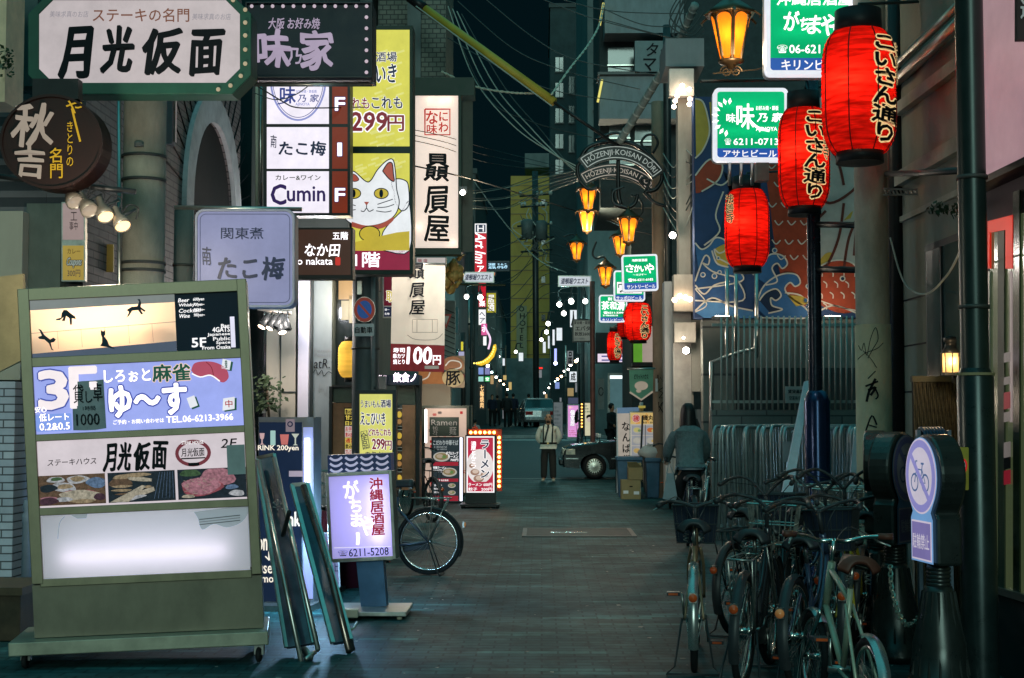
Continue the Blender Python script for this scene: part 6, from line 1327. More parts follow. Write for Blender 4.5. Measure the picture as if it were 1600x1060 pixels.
for k in range(26):
 x = a.x + (e.x - a.x) * (k + .5) / 26; pts = [(x, 10.892 + .006 * math.sin(i * 1.5 + k * 3.1), .03 + (a.z - .06) * i / 40) for i in range(41)]; wk.tube(pts, .0075, 4)
wk.build('weave', mat('wicker', (.060, .052, .030), .6, var=.5, scale=30), t); MB().bbox((a.x - .01, 10.87, a.z - .035), (e.x + .01, 10.94, a.z + .01)).build('rail', mat('wicker_rail', (.085, .08, .05), .6), t)
t = thing('ivy_sprig', 'dark ivy sprig hanging from the bar by the green front post', 'plant', P(1480, 315, 9.4)); pl = MB(); rn = random.Random(8)
for k in range(60):
 c = P(rn.uniform(1450, 1504), 326 + rn.gauss(0, 5), 9.4); d = Vector((rn.uniform(-1, 1), rn.uniform(-1, 0), rn.uniform(-1.2, .2))) * .038; e = d.orthogonal().normalized() * .02; pl.add([c, c + d * .5 + e, c + d, c + d * .5 - e], [(0, 1, 2, 3)])
pl.build('foliage', MATS['leaf'], t)
# lit shop front at the right edge
t = thing('lit_shop_front', 'glazed shop front with red framed vitrine and a pink lightbox at the right edge', 'building', (3.4, 8.5, 0)); WX = 2.86
def wpt(px, py):
 d = ray(px, py); return CAM + d * (WX / d.x)
def wall_q(pts, m, name, off=.0, th=.03, par=None):
 f = [wpt(x, y) + Vector((-off - th, 0, 0)) for x, y in pts]; b = MB(); b.prism(f, [p + Vector((th, 0, 0)) for p in f]); return b.build(name, m, par or t)
MB().bbox((WX, 6.0, 0), (WX + 3, 9.2, 7)).build('wall', mat('plum_plaster', (.14, .11, .13), .7, var=.2, scale=3), t)
wall_q([(1546, -60), (1680, -130), (1680, 225), (1546, 289)], lit('lightbox_pink', (.40, .24, .27), .8), 'lightbox', .0, .12)
wall_q([(1543, 290), (1680, 226), (1680, 238), (1543, 300)], BLACK, 'lightbox_rim', .0, .14)
wall_q([(1551, 346), (1680, 314), (1680, 960), (1551, 922)], mat('glass_olive', (.03, .038, .02), .10, var=.3, scale=1.5, emit=.35, ecol=(.10, .13, .06)), 'shop_window', .002, .015)
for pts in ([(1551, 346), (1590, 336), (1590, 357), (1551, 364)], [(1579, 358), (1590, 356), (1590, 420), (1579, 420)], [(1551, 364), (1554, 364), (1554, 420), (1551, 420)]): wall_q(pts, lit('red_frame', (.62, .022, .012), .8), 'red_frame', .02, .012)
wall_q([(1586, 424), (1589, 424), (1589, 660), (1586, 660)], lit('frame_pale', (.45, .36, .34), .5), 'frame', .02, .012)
for pts, m in (([(1550, 424), (1553, 424), (1553, 930), (1550, 930)], STEEL), ([(1566, 362), (1576, 360), (1576, 944), (1566, 940)], mat('mullion_olive', (.07, .08, .05), .4)), ([(1590, 300), (1600, 297), (1600, 990), (1590, 985)], mat('glass_green', (.03, .045, .02), .15, var=.5, scale=4))): wall_q(pts, m, 'frame', .018, .010)
for y0, y1, cm in ((550, 565, 'w'), (588, 600, 'w'), (612, 638, 'r'), (643, 658, 'w'), (690, 714, 'w'), (714, 732, 'k'), (734, 756, 'r')): wall_q([(1577, y0 + 2), (1587, y0), (1587, y1), (1577, y1 + 2)], {'w': lit('ad_white', (.30, .26, .24), .4), 'r': lit('ad_red', (.30, .015, .03), .5), 'k': INKB}[cm], 'poster', .03, .004)
wall_q([(1549, 924), (1680, 966), (1680, 1250), (1549, 1100)], mat('stall_riser', (.02, .03, .032), .5, var=.3), 'base_panel', .0, .03); wall_q([(1556, 936), (1566, 940), (1566, 970), (1556, 964)], mat('label_cream', (.33, .31, .22), .6), 'label', .032, .004)
wall_q([(1549, 912), (1680, 948), (1680, 962), (1549, 922)], STEEL, 'sill', .0, .05)
bd = Board('hanging_sign', 'black lettered banner corner entering the photo at the upper right', 'sign', (1590, -10, 1640, 62), 7.8); bd.case(mat('banner_dark', (.05, .03, .03), .6), .05); bd.text('通', (1594, 0, 1614, 30), INKW, .05); bd.done()
bd = Board('shop_sign', 'green and yellow lit sign edge peeking behind the green front post', 'sign', (1540, 128, 1549, 292), 9.3); bd.case(DARK, .1); bd.rect((1541, 130, 1549, 160), GP, 1); bd.rect((1541, 162, 1549, 268), lit('pk_yellow', (.6, .55, .2), .8), 1); bd.rect((1541, 270, 1549, 291), lit('pk_red', (.5, .04, .03), .7), 1); bd.scribble((1541, 164, 1549, 266), 9, INKG, 4); bd.done()
# no-bicycle bollard signs with a chain
def bollard(label, cx, Y, yaw, bright, top=690):
 p = P(cx, 900, Y); t = thing('bollard_sign', label, 'bollard', (p.x, Y, 0), None, (0, 0, R(yaw)))
 BK = mat('bollard_black', (.028, .034, .032), .3, .4, var=.3); s = S(8.2)
 b = MB(); b.lathe([(.20, .004), (.20, .05), (.185, .07), (.185, .10), (.16, .12), (.15, .3), (.085, .60), (.075, .63)], (0, 0, 0), 24)
 b.build('base', BK, t, world=False)
 fl = MB()
 for k in range(16): a = math.pi * 2 * k / 16; fl.tube([(.162 * math.cos(a), .162 * math.sin(a), .13), (.088 * math.cos(a), .088 * math.sin(a), .60)], .008, 4)
 fl.build('flute', BK, t, world=False)
 b = MB()
 for k in range(5): b.lathe([(.066, .63 + k * .022), (.072, .64 + k * .022), (.066, .65 + k * .022)], (0, 0, 0), 20, cap=False)
 b.lathe([(.064, .62), (.064, .76)], (0, 0, 0), 16); b.build('neck', BK, t, world=False)
 # head: face looks along local -Y
 hw_ = .175; oc = [(-hw_ * .95, .755), (hw_ * .95, .755), (hw_ * .95, 1.02), (hw_ * .80, 1.055)]; R_ = .24; cz = 1.255
 a0 = math.asin((1.075 - cz) / R_); arc = [(R_ * math.cos(a), cz + R_ * math.sin(a)) for a in [a0 + (math.pi - 2 * a0) * i / 26 for i in range(27)]]
 outl = oc + arc + [(-hw_ * .80, 1.055), (-hw_ * .95, 1.02)]
 b = MB(); b.prism([(x, -.075, z) for x, z in outl], [(x, .075, z) for x, z in outl]); b.build('head', BK, t, world=False, bevel=.018)
 fw = .82 if bright else .2
 q = lambda n_, c_: lit(n_, c_, .80) if bright else mat(n_ + '_dim', [x * .22 for x in c_], .4)  # dim faces repeat the bright colours, darkened for shade; the bright ones glow
 def flat_(pts, m, y, nm): b_ = MB(); b_.add([(x, y, z) for x, z in pts], [tuple(range(len(pts)))]); return b_.build(nm, m, t, world=False)
 ci = lambda r_: [(r_ * math.cos(a), cz + r_ * math.sin(a)) for a in [6.2832 * i / 40 for i in range(40)]]
 inn = [(-hw_ * .88, .765), (hw_ * .88, .765), (hw_ * .88, 1.01), (hw_ * .72, 1.05)] + [(.222 * math.cos(a), cz + .222 * math.sin(a)) for a in [a0 + .1 + (math.pi - 2 * a0 - .2) * i / 26 for i in range(27)]] + [(-hw_ * .72, 1.05), (-hw_ * .88, 1.01)]
 flat_(inn, q('bs_blue', (.16, .34, .62)), -.0935, 'face'); flat_(ci(.217), q('bs_pink', (.62, .54, .66)), -.0965, 'face'); flat_(ci(.207), q('bs_violet', (.26, .25, .58)), -.0985, 'face'); flat_(ci(.165), q('bs_white', (.60, .55, .66)), -.1005, 'face')
 sl = q('bs_violet', (0, 0, 0)); V, FC = chain2d([(-.125, cz + .125), (.125, cz - .125)], .036); b_ = MB(); b_.add([(x, -.1045, z) for x, z in V], FC); b_.build('slash', sl, t, world=False)
 ib = q('bs_ink', (.05, .12, .28)); b_ = MB()
 for cx_ in (-.072, .078):
  pts = [(cx_ + .048 * math.cos(a), cz - .038 + .048 * math.sin(a)) for a in [6.2832 * i / 22 for i in range(23)]]; V, FC = chain2d(pts, .011); b_.add([(x, -.1025, z) for x, z in V], FC)
 for pts in ([(-.072, cz - .038), (-.045, cz + .04), (.035, cz + .035), (.005, cz - .035), (-.045, cz + .04)], [(.005, cz - .035), (.078, cz - .038), (.035, cz + .035)], [(.042, cz + .07), (.022, cz + .0)], [(-.03, cz + .085), (-.055, cz + .085), (-.045, cz + .04)], [(.02, cz + .072), (.062, cz + .072)]): V, FC = chain2d(pts, .011); b_.add([(x, -.1025, z) for x, z in V], FC)
 b_.build('bicycle_pictogram', ib, t, world=False)
 flat_([(-hw_ * .80, .775), (hw_ * .80, .775), (hw_ * .80, 1.0), (-hw_ * .80, 1.0)], q('bs_pink', (.62, .54, .66)), -.0965, 'plate'); flat_([(-hw_ * .74, .785), (hw_ * .74, .785), (hw_ * .74, .99), (-hw_ * .74, .99)], q('bs_plum', (.20, .17, .40)), -.0985, 'plate')
 V, FC = text2d('駐輪禁止', (-.115, 0, .115, .085), .012); b_ = MB(); b_.add([(x, -.1015, .925 - y) for x, y in V], FC); b_.build('lettering', q('bs_white', (.60, .55, .66)), t, world=False)
 return t
bollard('lit lilac no-bicycle bollard sign at the right front', 1466, 8.25, -82, True)
bollard('dim no-bicycle bollard behind the chain, face turned to the right', 1398, 9.5, 52, False)
bollard('dim no-bicycle bollard standing edge-on farthest from the lit one', 1370, 10.5, 74, False)
t = thing('chain', 'pale steel chain hanging between the lit bollard and the dark one', 'chain', P(1391, 890, 9.3)); q = spline([tuple(P(1391, 884, 9.3)), tuple(P(1394, 922, 9.15)), tuple(P(1404, 958, 8.9)), tuple(P(1418, 977, 8.6)), tuple(P(1434, 968, 8.35)), tuple(P(1446, 950, 8.3))], 6)
b = MB();
for i in range(len(q) - 1):
 a, e = Vector(q[i]), Vector(q[i + 1]); d = e - a; n_ = d.orthogonal().normalized() if i % 2 else d.cross(d.orthogonal()).normalized(); m_ = (a + e) / 2
 b.tube([m_ + d * .62 * math.cos(w) + n_ * .014 * math.sin(w) for w in [6.2832 * k / 10 for k in range(10)]], .006, 5, closed=True)
b.build('links', mat('chain_steel', (.48, .46, .38), .35, .8), t)
t = thing('hose_coil', 'coiled blue hose in a frame behind the lit bollard', 'hose', P(1455, 700, 9.6)); b = MB()
for k in range(7): b.torus(P(1440 + k * 5, 705, 9.5), .15, .013, 'x', 24, 6)
b.build('hose', mat('hose_blue', (.03, .06, .11), .4), t); fr = MB()
for x in (1431, 1478): a = P(x, 672, 9.5); fr.bbox((a.x - .012, 9.42, 0.002), (a.x + .012, 9.47, a.z))
fr.build('frame', mat('frame_blue_grey', (.22, .26, .34), .4, .3), t)
# ================================================================ bicycles
def bicycle(label, rear, yaw, col, group='parked bicycles', wheel=.335, lean=0.0, basket=None, rack=True, bar='city', seatz=.90, barz=1.04, saddle=None, fend=None, grips=None, reflector='r', step=True, stand=True, wb=1.08, chrome=False, light=True, steer=0.0, gear=True):
 """rear: where the rear tyre touches the ground; yaw: the way the front points (0 = +x)"""
 t = thing('bicycle', label, 'bicycle', (rear[0], rear[1], 0), group, (R(lean), 0, R(yaw)))
 fr_m = col; r = wheel; tyre = RUBBER; ch = mat('bike_chrome', (.55, .54, .50), .2, 1.0, var=.25, scale=25)
 alu = mat('bike_alloy', (.38, .37, .34), .3, .9, var=.3, scale=25); blk = mat('bike_black', (.028, .030, .033), .38, var=.3)
 fend = fend or blk; saddle = saddle or blk; grips = grips or blk
 rw = Vector((0, 0, r)); fw = Vector((wb, 0, r)); bb = Vector((.42, 0, .28))
 st = Vector((.42 - .40 * (seatz - .28) * .42, 0, seatz - .12)); ht = Vector((wb - .30, 0, barz - .16)); hb = Vector((wb - .22, 0, r * 2 + .06))
 if hb.z > ht.z - .1: hb = ht + (hb - ht).normalized() * .12
 b = MB()
 b.tube([bb, st], .016, 8)
 if step:
  b.tube(spline([tuple(bb + Vector((.02, 0, .05))), tuple(bb * .55 + hb * .45 + Vector((0, 0, -.05))), tuple(hb)], 5), .018, 8)
  b.tube(spline([tuple(bb + (st - bb) * .42), tuple(bb * .5 + ht * .5 + Vector((0, 0, -.02))), tuple(ht)], 5), .013, 8)
 else:
  b.tube([bb, hb], .019, 8); b.tube([bb + (st - bb) * .86, ht], .016, 8)
 b.tube([hb + (hb - ht) * .15, ht + (ht - hb) * .2], .021, 10)
 for sg in (-1, 1):
  o = Vector((0, sg * .058, 0)); b.tube([rw + o, bb + Vector((0, sg * .03, 0))], .010, 6); b.tube([rw + o, bb + (st - bb) * .80 + Vector((0, sg * .018, 0))], .009, 6)
 b.build('frame', fr_m, t, world=False)
 b = MB()
 for sg in (-1, 1): o = Vector((0, sg * .052, 0)); b.tube(spline([tuple(fw + o), tuple(hb + Vector((.05, sg * .052, -.16))), tuple(hb + Vector((0, sg * .03, -.03)))], 4), .012, 6)
 b.build('fork', fr_m if not chrome else ch, t, world=False)
 for c in (rw, fw):
  q = MB(); q.torus(c, r - .021, .021, 'y', 44, 8); w = q.build('tyre', tyre, t, world=False); w.name = 'wheel'
  q = MB(); q.torus(c, r - .050, .013, 'y', 40, 6); q.lathe([(.022, -.045), (.03, -.03), (.018, -.02), (.018, .02), (.03, .03), (.022, .045)], c, 10, Matrix.Rotation(R(90), 3, 'X')); q.build('rim', ch, w, world=False)
  q = MB()
  for k in range(26): a = 6.2832 * k / 26; a2 = a + (.35 if k % 2 else -.35); q.tube([c + Vector((.022 * math.cos(a2), .03 * (1 if k % 4 < 2 else -1), .022 * math.sin(a2))), c + Vector(((r - .05) * math.cos(a), 0, (r - .05) * math.sin(a)))], .0016, 3, cap=False)
  q.build('spoke', alu, w, world=False)
 def fender(c, a0, a1, m_):
  b = MB(); V = []; n = 22
  for i in range(n + 1):
   a = R(a0 + (a1 - a0) * i / n)
   for j in range(5): f = -1 + j / 2; rr = r + .018 - .014 * f * f; V.append(c + Vector((rr * math.cos(a), f * .031, rr * math.sin(a))))
  b.add(V, [(i * 5 + j, i * 5 + j + 1, (i + 1) * 5 + j + 1, (i + 1) * 5 + j) for i in range(n) for j in range(4)], True)
  for a in (a0 + (a1 - a0) * .06 if False else a1 - 12, ):
   for sg in (-1, 1): b.tube([c + Vector((0, sg * .05, 0)), c + Vector(((r + .012) * math.cos(R(a)), sg * .028, (r + .012) * math.sin(R(a))))], .003, 4)
  return b.build('fender', m_, t, world=False)
 fender(rw, 62, 205, fend); fender(fw, 20, 128, fend)
 if reflector:
  a = R(184); c = rw + Vector(((r + .035) * math.cos(R(172)), 0, (r + .03) * math.sin(R(172)) + .12)); b = MB(); b.lathe([(.0, -.01), (.026, -.008), (.026, .004), (0, .010)], c, 14, Matrix.Rotation(R(-90), 3, 'Y')); b.build('reflector', mat('reflector_orange', (.42, .07, .015), .2, emit=.05) if reflector == 'r' else mat('reflector_amber', (.62, .22, .07), .25, emit=.12), t, world=False)
  MB().box(c + Vector((.015, 0, 0)), (.02, .045, .06)).build('reflector_bracket', alu, t, world=False)
 # saddle
 sp = st + (st - bb).normalized() * .12; b = MB(); b.tube([st, sp], .013, 8); b.build('seat_post', alu, t, world=False)
 V = []; n = 12
 for i in range(n + 1):
  u_ = i / n; x = -.14 + .28 * u_; hw_ = .095 * (1 - u_) ** .8 * (1 if u_ > .0 else .7) + .022; hw_ = hw_ if u_ > .04 else hw_ * .72
  for j in range(9): a = -1 + j / 4; V.append(sp + Vector((x, hw_ * a, .05 + .015 * (1 - u_) - .055 * abs(a) ** 3 - (.02 if i in (0, n) else 0))))
 k0 = len(V); V2 = [v + Vector((0, 0, -.022)) for v in V]
 b = MB(); f1 = [(i * 9 + j, i * 9 + j + 1, (i + 1) * 9 + j + 1, (i + 1) * 9 + j) for i in range(n) for j in range(8)]
 ed = [i * 9 for i in range(n + 1)] + [n * 9 + j for j in range(1, 9)] + [i * 9 + 8 for i in range(n - 1, -1, -1)] + [j for j in range(7, 0, -1)]
 b.add(V + V2, f1 + [tuple(k0 + x for x in f[::-1]) for f in f1] + [(ed[i], ed[(i + 1) % len(ed)], k0 + ed[(i + 1) % len(ed)], k0 + ed[i]) for i in range(len(ed))], True); sd = b.build('saddle', saddle, t, world=False)
 b = MB()
 for sg in (-1, 1):
  pts = [sp + Vector((-.10 + .016 * math.cos(i * 1.1), sg * .05 + .016 * math.sin(i * 1.1), -.02 - .004 * i)) for i in range(16)]; b.tube(pts, .003, 4); b.tube([sp + Vector((-.10, sg * .05, 0)), sp + Vector((.1, sg * .02, .005))], .004, 5)
 b.build('spring', alu, sd, world=False)
 # handlebar
 stem = ht + (ht - hb).normalized() * .12; stem.z = barz; ca, sa = math.cos(R(steer)), math.sin(R(steer))
 def hp(x, y, z): return stem + Vector((x * ca - y * sa, x * sa + y * ca, z))
 b = MB(); b.tube([ht, stem], .014, 8)
 if bar == 'city': P_ = [(0, 0, 0), (.07, .08, .04), (.06, .20, .065), (-.04, .27, .05), (-.17, .29, .03)]
 elif bar == 'mini': P_ = [(0, 0, 0), (.02, .07, -.005), (-.01, .16, .02), (-.05, .22, .03), (-.08, .29, .035)]
 elif bar == 'high': P_ = [(0, 0, 0), (.03, .10, .10), (.02, .20, .15), (-.10, .27, .13), (-.20, .29, .10)]
 else: P_ = [(0, 0, 0), (.03, .09, .03), (.02, .17, .04), (-.05, .22, .03), (-.13, .24, .02)]
 for sg in (-1, 1): b.tube(spline([tuple(hp(x, sg * y, z)) for x, y, z in P_], 5), .0115, 8)
 hbar = b.build('handlebar', blk if not chrome else ch, t, world=False)
 for sg in (-1, 1):
  a, e = P_[-2], P_[-1]; f = .1; q = MB(); q.tube([hp(a[0] + (e[0] - a[0]) * f, sg * (a[1] + (e[1] - a[1]) * f), a[2] + (e[2] - a[2]) * f), hp(e[0] + (e[0] - a[0]) * .1, sg * (e[1] + (e[1] - a[1]) * .1), e[2])], [.017, .0185], 10); q.build('grip', grips, hbar, world=False)
  q = MB(); a = P_[-2]; q.tube([hp(a[0] + .03, sg * a[1], a[2] - .01), hp(a[0] + .05, sg * (a[1] + .02), a[2] - .03), hp(a[0] - .06, sg * (a[1] + .055), a[2] - .045)], [.008, .007, .006], 6); q.build('brake_lever', alu, hbar, world=False)
  cb = MB(); cb.tube(spline([tuple(hp(a[0] + .04, sg * a[1], a[2] - .02)), tuple(hp(.16, sg * .12, .06)), tuple(hp(.12, sg * .02, -.10)), tuple(fw + Vector((-.12, sg * .02, r + .06)))], 5), .0035, 4); cb.build('brake_cable', blk, hbar, world=False)
 if light: q = MB(); c = hb + Vector((.10, 0, .02)); q.lathe([(.03, -.04), (.036, .03), (.0, .036)], c, 12, Matrix.Rotation(R(90), 3, 'Y')); q.build('headlight', alu, t, world=False)
 # crank, pedals, chain case
 b = MB(); b.lathe([(.085, -.004), (.085, .004)], bb + Vector((0, -.06, 0)), 22, Matrix.Rotation(R(90), 3, 'X')); b.tube([bb + Vector((0, -.07, 0)), bb + Vector((.04, -.085, -.16))], .010, 6); b.tube([bb + Vector((0, .07, 0)), bb + Vector((-.04, .085, .16))], .010, 6); b.tube([bb + Vector((0, -.08, 0)), bb + Vector((0, .08, 0))], .02, 10); cr_ = b.build('crank', alu, t, world=False)
 for c in (bb + Vector((.04, -.14, -.16)), bb + Vector((-.04, .14, .16))): q = MB(); q.box(c, (.075, .085, .024)); q.build('pedal', blk, cr_, world=False, bevel=.004); q = MB(); q.box(c + Vector((-.039, 0, 0)), (.003, .06, .014)); q.build('pedal_reflector', MATS['reflector_orange'] if 'reflector_orange' in MATS else alu, cr_, world=False)
 b = MB(); pts = [(0, .045), (.36, .055), (.46, .10), (.46, -.06), (.40, -.08), (0, -.03)]; A = [Vector((x, -.066, .28 + z * .9)) for x, z in pts]; b.prism(A, [p + Vector((0, .006, 0)) for p in A]); b.build('chain_case', fend, t, world=False)
 if rack:
  b = MB(); z = 2 * r + .10;
  b.tube([(-.22, -.07, z), (-.22, .07, z), (.18, .055, z), (.18, -.055, z)], .006, 6, closed=True)
  for y in (-.03, 0, .03): b.tube([(-.22, y, z), (.18, y, z)], .0045, 5)
  for sg in (-1, 1): b.tube([(-.20, sg * .07, z), (0, sg * .062, r)], .006, 6); b.tube([(-.04, sg * .066, z), (0, sg * .062, r)], .005, 5)
  b.build('rear_rack', alu if chrome or basket != 'dark' else blk, t, world=False)
 if basket:
  bm_ = blk if basket == 'dark' else alu; c = Vector((wb - .02, 0, barz - .26)); b = MB(); L1, W1, H1 = .13, .16, .26
  for z, k_ in ((0, .82), (.5, .91), (1, 1.0)): b.tube([c + Vector((sx * L1 * k_, sy * W1 * k_, z * H1)) for sx, sy in ((-1, -1), (1, -1), (1, 1), (-1, 1))], .005 if z < 1 else .007, 5, closed=True)
  for k in range(8):
   f = -1 + 2 * (k + .5) / 8
   for sy in (-1, 1): b.tube([c + Vector((f * L1 * .82, sy * W1 * .82, 0)), c + Vector((f * L1, sy * W1, H1))], .0028, 4)
   for sx in (-1, 1): b.tube([c + Vector((sx * L1 * .82, f * W1 * .82, 0)), c + Vector((sx * L1, f * W1, H1))], .0028, 4)
   b.tube([c + Vector((f * L1 * .82, -W1 * .82, 0)), c + Vector((f * L1 * .82, W1 * .82, 0))], .0028, 4); b.tube([c + Vector((-L1 * .82, f * W1 * .82, 0)), c + Vector((L1 * .82, f * W1 * .82, 0))], .0028, 4)
  if basket == 'dark':
   q = MB(); V = []
   for z, k_ in ((.02, .80), (.98, .97)):
    V += [c + Vector((sx * L1 * k_, sy * W1 * k_, z * H1)) for sx, sy in ((-1, -1), (1, -1), (1, 1), (-1, 1))]
   q.add(V, [(i, (i + 1) % 4, 4 + (i + 1) % 4, 4 + i) for i in range(4)] + [(0, 1, 2, 3)]); q.build('basket_lining', mat('basket_navy', (.010, .015, .028), .8), t, world=False)
  b.build('basket', bm_, t, world=False)
 if stand:
  b = MB(); b.tube([(0, -.075, r), (-.10, -.12, .05), (-.13, -.17, .010), (-.13, .17, .010), (-.10, .12, .05), (0, .075, r)], .0075, 6); b.build('stand', blk, t, world=False)
 q = MB(); a = bb + (st - bb) * .55
 return t
def rp(px, py, Y=None): Y = Y or GY(py); p = P(px, py, Y); return (p.x, Y)
navy = mat('bike_navy', (.035, .055, .10), .25, .3, var=.25); blkp = mat('bike_glossblack', (.028, .030, .036), .22, .3, var=.2); bronze = mat('bike_bronze', (.13, .085, .05), .3, .5, var=.3); crm = mat('bike_cream', (.34, .37, .27), .3, .1, var=.18, scale=9); slv = mat('bike_silver', (.36, .36, .35), .28, .8, var=.2); brn = mat('grip_brown', (.095, .032, .022), .5, var=.3)
tan = mat('bike_tan', (.22, .145, .085), .35, .4, var=.2)
bicycle('leftmost parked bicycle seen from behind, navy basket and silver rear fender with orange reflector', rp(1085, 1045), 83, tan, fend=slv, basket='dark', rack=False, bar='flat', seatz=.88, barz=.98)
bicycle('black parked bicycle with a square silver rear rack, second from the left', rp(1160, 1068, 8.5), 72, blkp, basket='wire', rack=True, seatz=.86, barz=1.02, bar='city', lean=2)
bicycle('dark parked bicycle with an amber reflector, just left of the cream one', rp(1252, 1078, 8.3), 66, navy, basket='dark', reflector='a', rack=False, seatz=.84, barz=1.00, lean=-3)
bicycle('cream small-wheeled bicycle with brown grips nearest to the photographer', (1.60, 7.12), 95, crm, wheel=.255, fend=slv, rack=False, basket=None, bar='mini', seatz=.83, barz=.93, saddle=brn, grips=brn, reflector=None, step=False, chrome=True, wb=.98, stand=False, light=False, lean=2)
bicycle('dark parked bicycle with raised bars behind the leftmost pair', rp(1150, 985, 10.5), 60, blkp, basket='dark', bar='high', seatz=.86, barz=.98, rack=True, lean=-2)
bicycle('dark bicycle with wide swept bars in the middle of the rear row', rp(1232, 1000, 10.2), 62, navy, basket='wire', bar='high', seatz=.90, barz=1.03, rack=True, lean=3)
bicycle('black bicycle with tall bars and wire basket beside the graffiti pole', rp(1300, 1010, 9.9), 68, blkp, basket='wire', bar='high', seatz=.88, barz=1.06, rack=False, lean=-2)
bicycle('dark bicycle with a yellow frame wedged against the dim bollards', rp(1322, 1040, 9.1), 75, mat('bike_yellow', (.30, .22, .02), .4, var=.2), basket=None, bar='city', seatz=.80, barz=.99, rack=False)
bicycle('dark bicycle squeezed between the middle wheels, no basket', rp(1205, 1030, 9.3), 70, blkp, basket=None, bar='city', seatz=.84, barz=.96, rack=True, lean=-4)
bicycle('bronze bicycle with a wire basket farthest back among the parked row', rp(1200, 960, 11.4), 58, bronze, basket='wire', bar='city', seatz=.88, barz=1.0, rack=True, lean=3)
bicycle('navy bicycle jammed behind the yellow one at the bollards', rp(1345, 1000, 10.2), 70, navy, basket='wire', bar='high', seatz=.86, barz=1.0, rack=False, lean=2)
# beside the woman, and across the alley
bicycle('bicycle with a bright front basket parked past the woman, by the barriers', rp(1092, 822, 20.2), 72, slv, group=None, basket='wire', bar='city', lean=-3)
bicycle('bicycle leaning beside the blue bins at the far right kerb', rp(1047, 793, 24.6), 84, blkp, group=None, basket=None, bar='city', rack=True)
bicycle('old black bicycle whose rear wheel shows beside the lilac izakaya sign', (P(670, 897, 14.4).x, 14.4), 176, mat('bike_bluegrey', (.10, .13, .19), .35, .6, var=.25), group=None, basket='wire', bar='city', rack=True, reflector='a', lean=1)
bicycle('dark bicycle with a cart wheel parked before the ramen shop', (P(676, 790, 21.5).x, 21.5), 118, blkp, group=None, basket='dark', bar='city', rack=True)
bicycle('dark bicycle parked near the far pink sign past the taxi', (P(905, 690, 47).x, 47), 80, blkp, group=None, basket=None, bar='city')
bpy.context.view_layer.update()
for o in [o for o in COL.objects if o.name.startswith('bicycle') and o.location.y > 40]: o.location.z = gz(o.location.y)
# ================================================================ people
def grow(name, joints, bones, m, parent, root=None, sub=2, world=True, smooth=True):
 """a continuous surface grown round a skeleton: joints {name: ((x,y,z), (rx, ry) or r)}"""
 names = list(joints); idx = {n: i for i, n in enumerate(names)}
 me = bpy.data.meshes.new(name); me.from_pydata([joints[n][0] for n in names], [(idx[a], idx[b]) for a, b in bones], [])
 o = bpy.data.objects.new(name, me); COL.objects.link(o)
 sk = o.modifiers.new('skin', 'SKIN'); sk.use_smooth_shade = True; sk.branch_smoothing = .6
 for n in names:
  r = joints[n][1]; v = me.skin_vertices[0].data[idx[n]]; v.radius = r if isinstance(r, tuple) else (r, r); v.use_root = (n == (root or names[0]))
 sb = o.modifiers.new('sub', 'SUBSURF'); sb.levels = sub; sb.render_levels = sub
 dg = bpy.context.evaluated_depsgraph_get(); m2 = bpy.data.meshes.new_from_object(o.evaluated_get(dg)); bpy.data.objects.remove(o); bpy.data.meshes.remove(me)
 m2.name = name; m2.materials.clear(); m2.materials.append(m); m2.polygons.foreach_set('use_smooth', [True] * len(m2.polygons))
 q = bpy.data.objects.new(name, m2); COL.objects.link(q); q.parent = parent; return q
SKIN = mat('skin', (.46, .24, .15), .55, var=.12, scale=20)
def hands(side, w, k, m, t, d=(0, 0, -1), fwd=(0, -1, 0), curl=.3):
 """a palm and five separate bent fingers at wrist w"""
 d = Vector(d).normalized(); f = Vector(fwd).normalized(); l = d.cross(f).normalized(); J = {'p0': (tuple(w), .026 * k), 'p1': (tuple(Vector(w) + d * .045 * k), (.036 * k, .018 * k)), 'p2': (tuple(Vector(w) + d * .085 * k), (.038 * k, .016 * k))}; B = [('p0', 'p1'), ('p1', 'p2')]
 for i, ln in enumerate((.070, .078, .072, .055)):
  o = Vector(w) + d * .085 * k + l * (-.030 + .02 * i) * k; a = o + d * ln * .5 * k + f * curl * .02 * k; e = a + (d * (1 - curl) + f * curl) * ln * .5 * k
  J['k%d' % i] = (tuple(o), .0095 * k); J['m%d' % i] = (tuple(a), .0088 * k); J['e%d' % i] = (tuple(e), .0068 * k); B += [('p2', 'k%d' % i), ('k%d' % i, 'm%d' % i), ('m%d' % i, 'e%d' % i)]
 o = Vector(w) + d * .03 * k - l * .034 * k; J['t0'] = (tuple(o), .012 * k); J['t1'] = (tuple(o + d * .035 * k - l * .02 * k + f * .01 * k), .0105 * k); J['t2'] = (tuple(o + d * .06 * k - l * .02 * k + f * .025 * k), .008 * k); B += [('p1', 't0'), ('t0', 't1'), ('t1', 't2')]
 return J, B
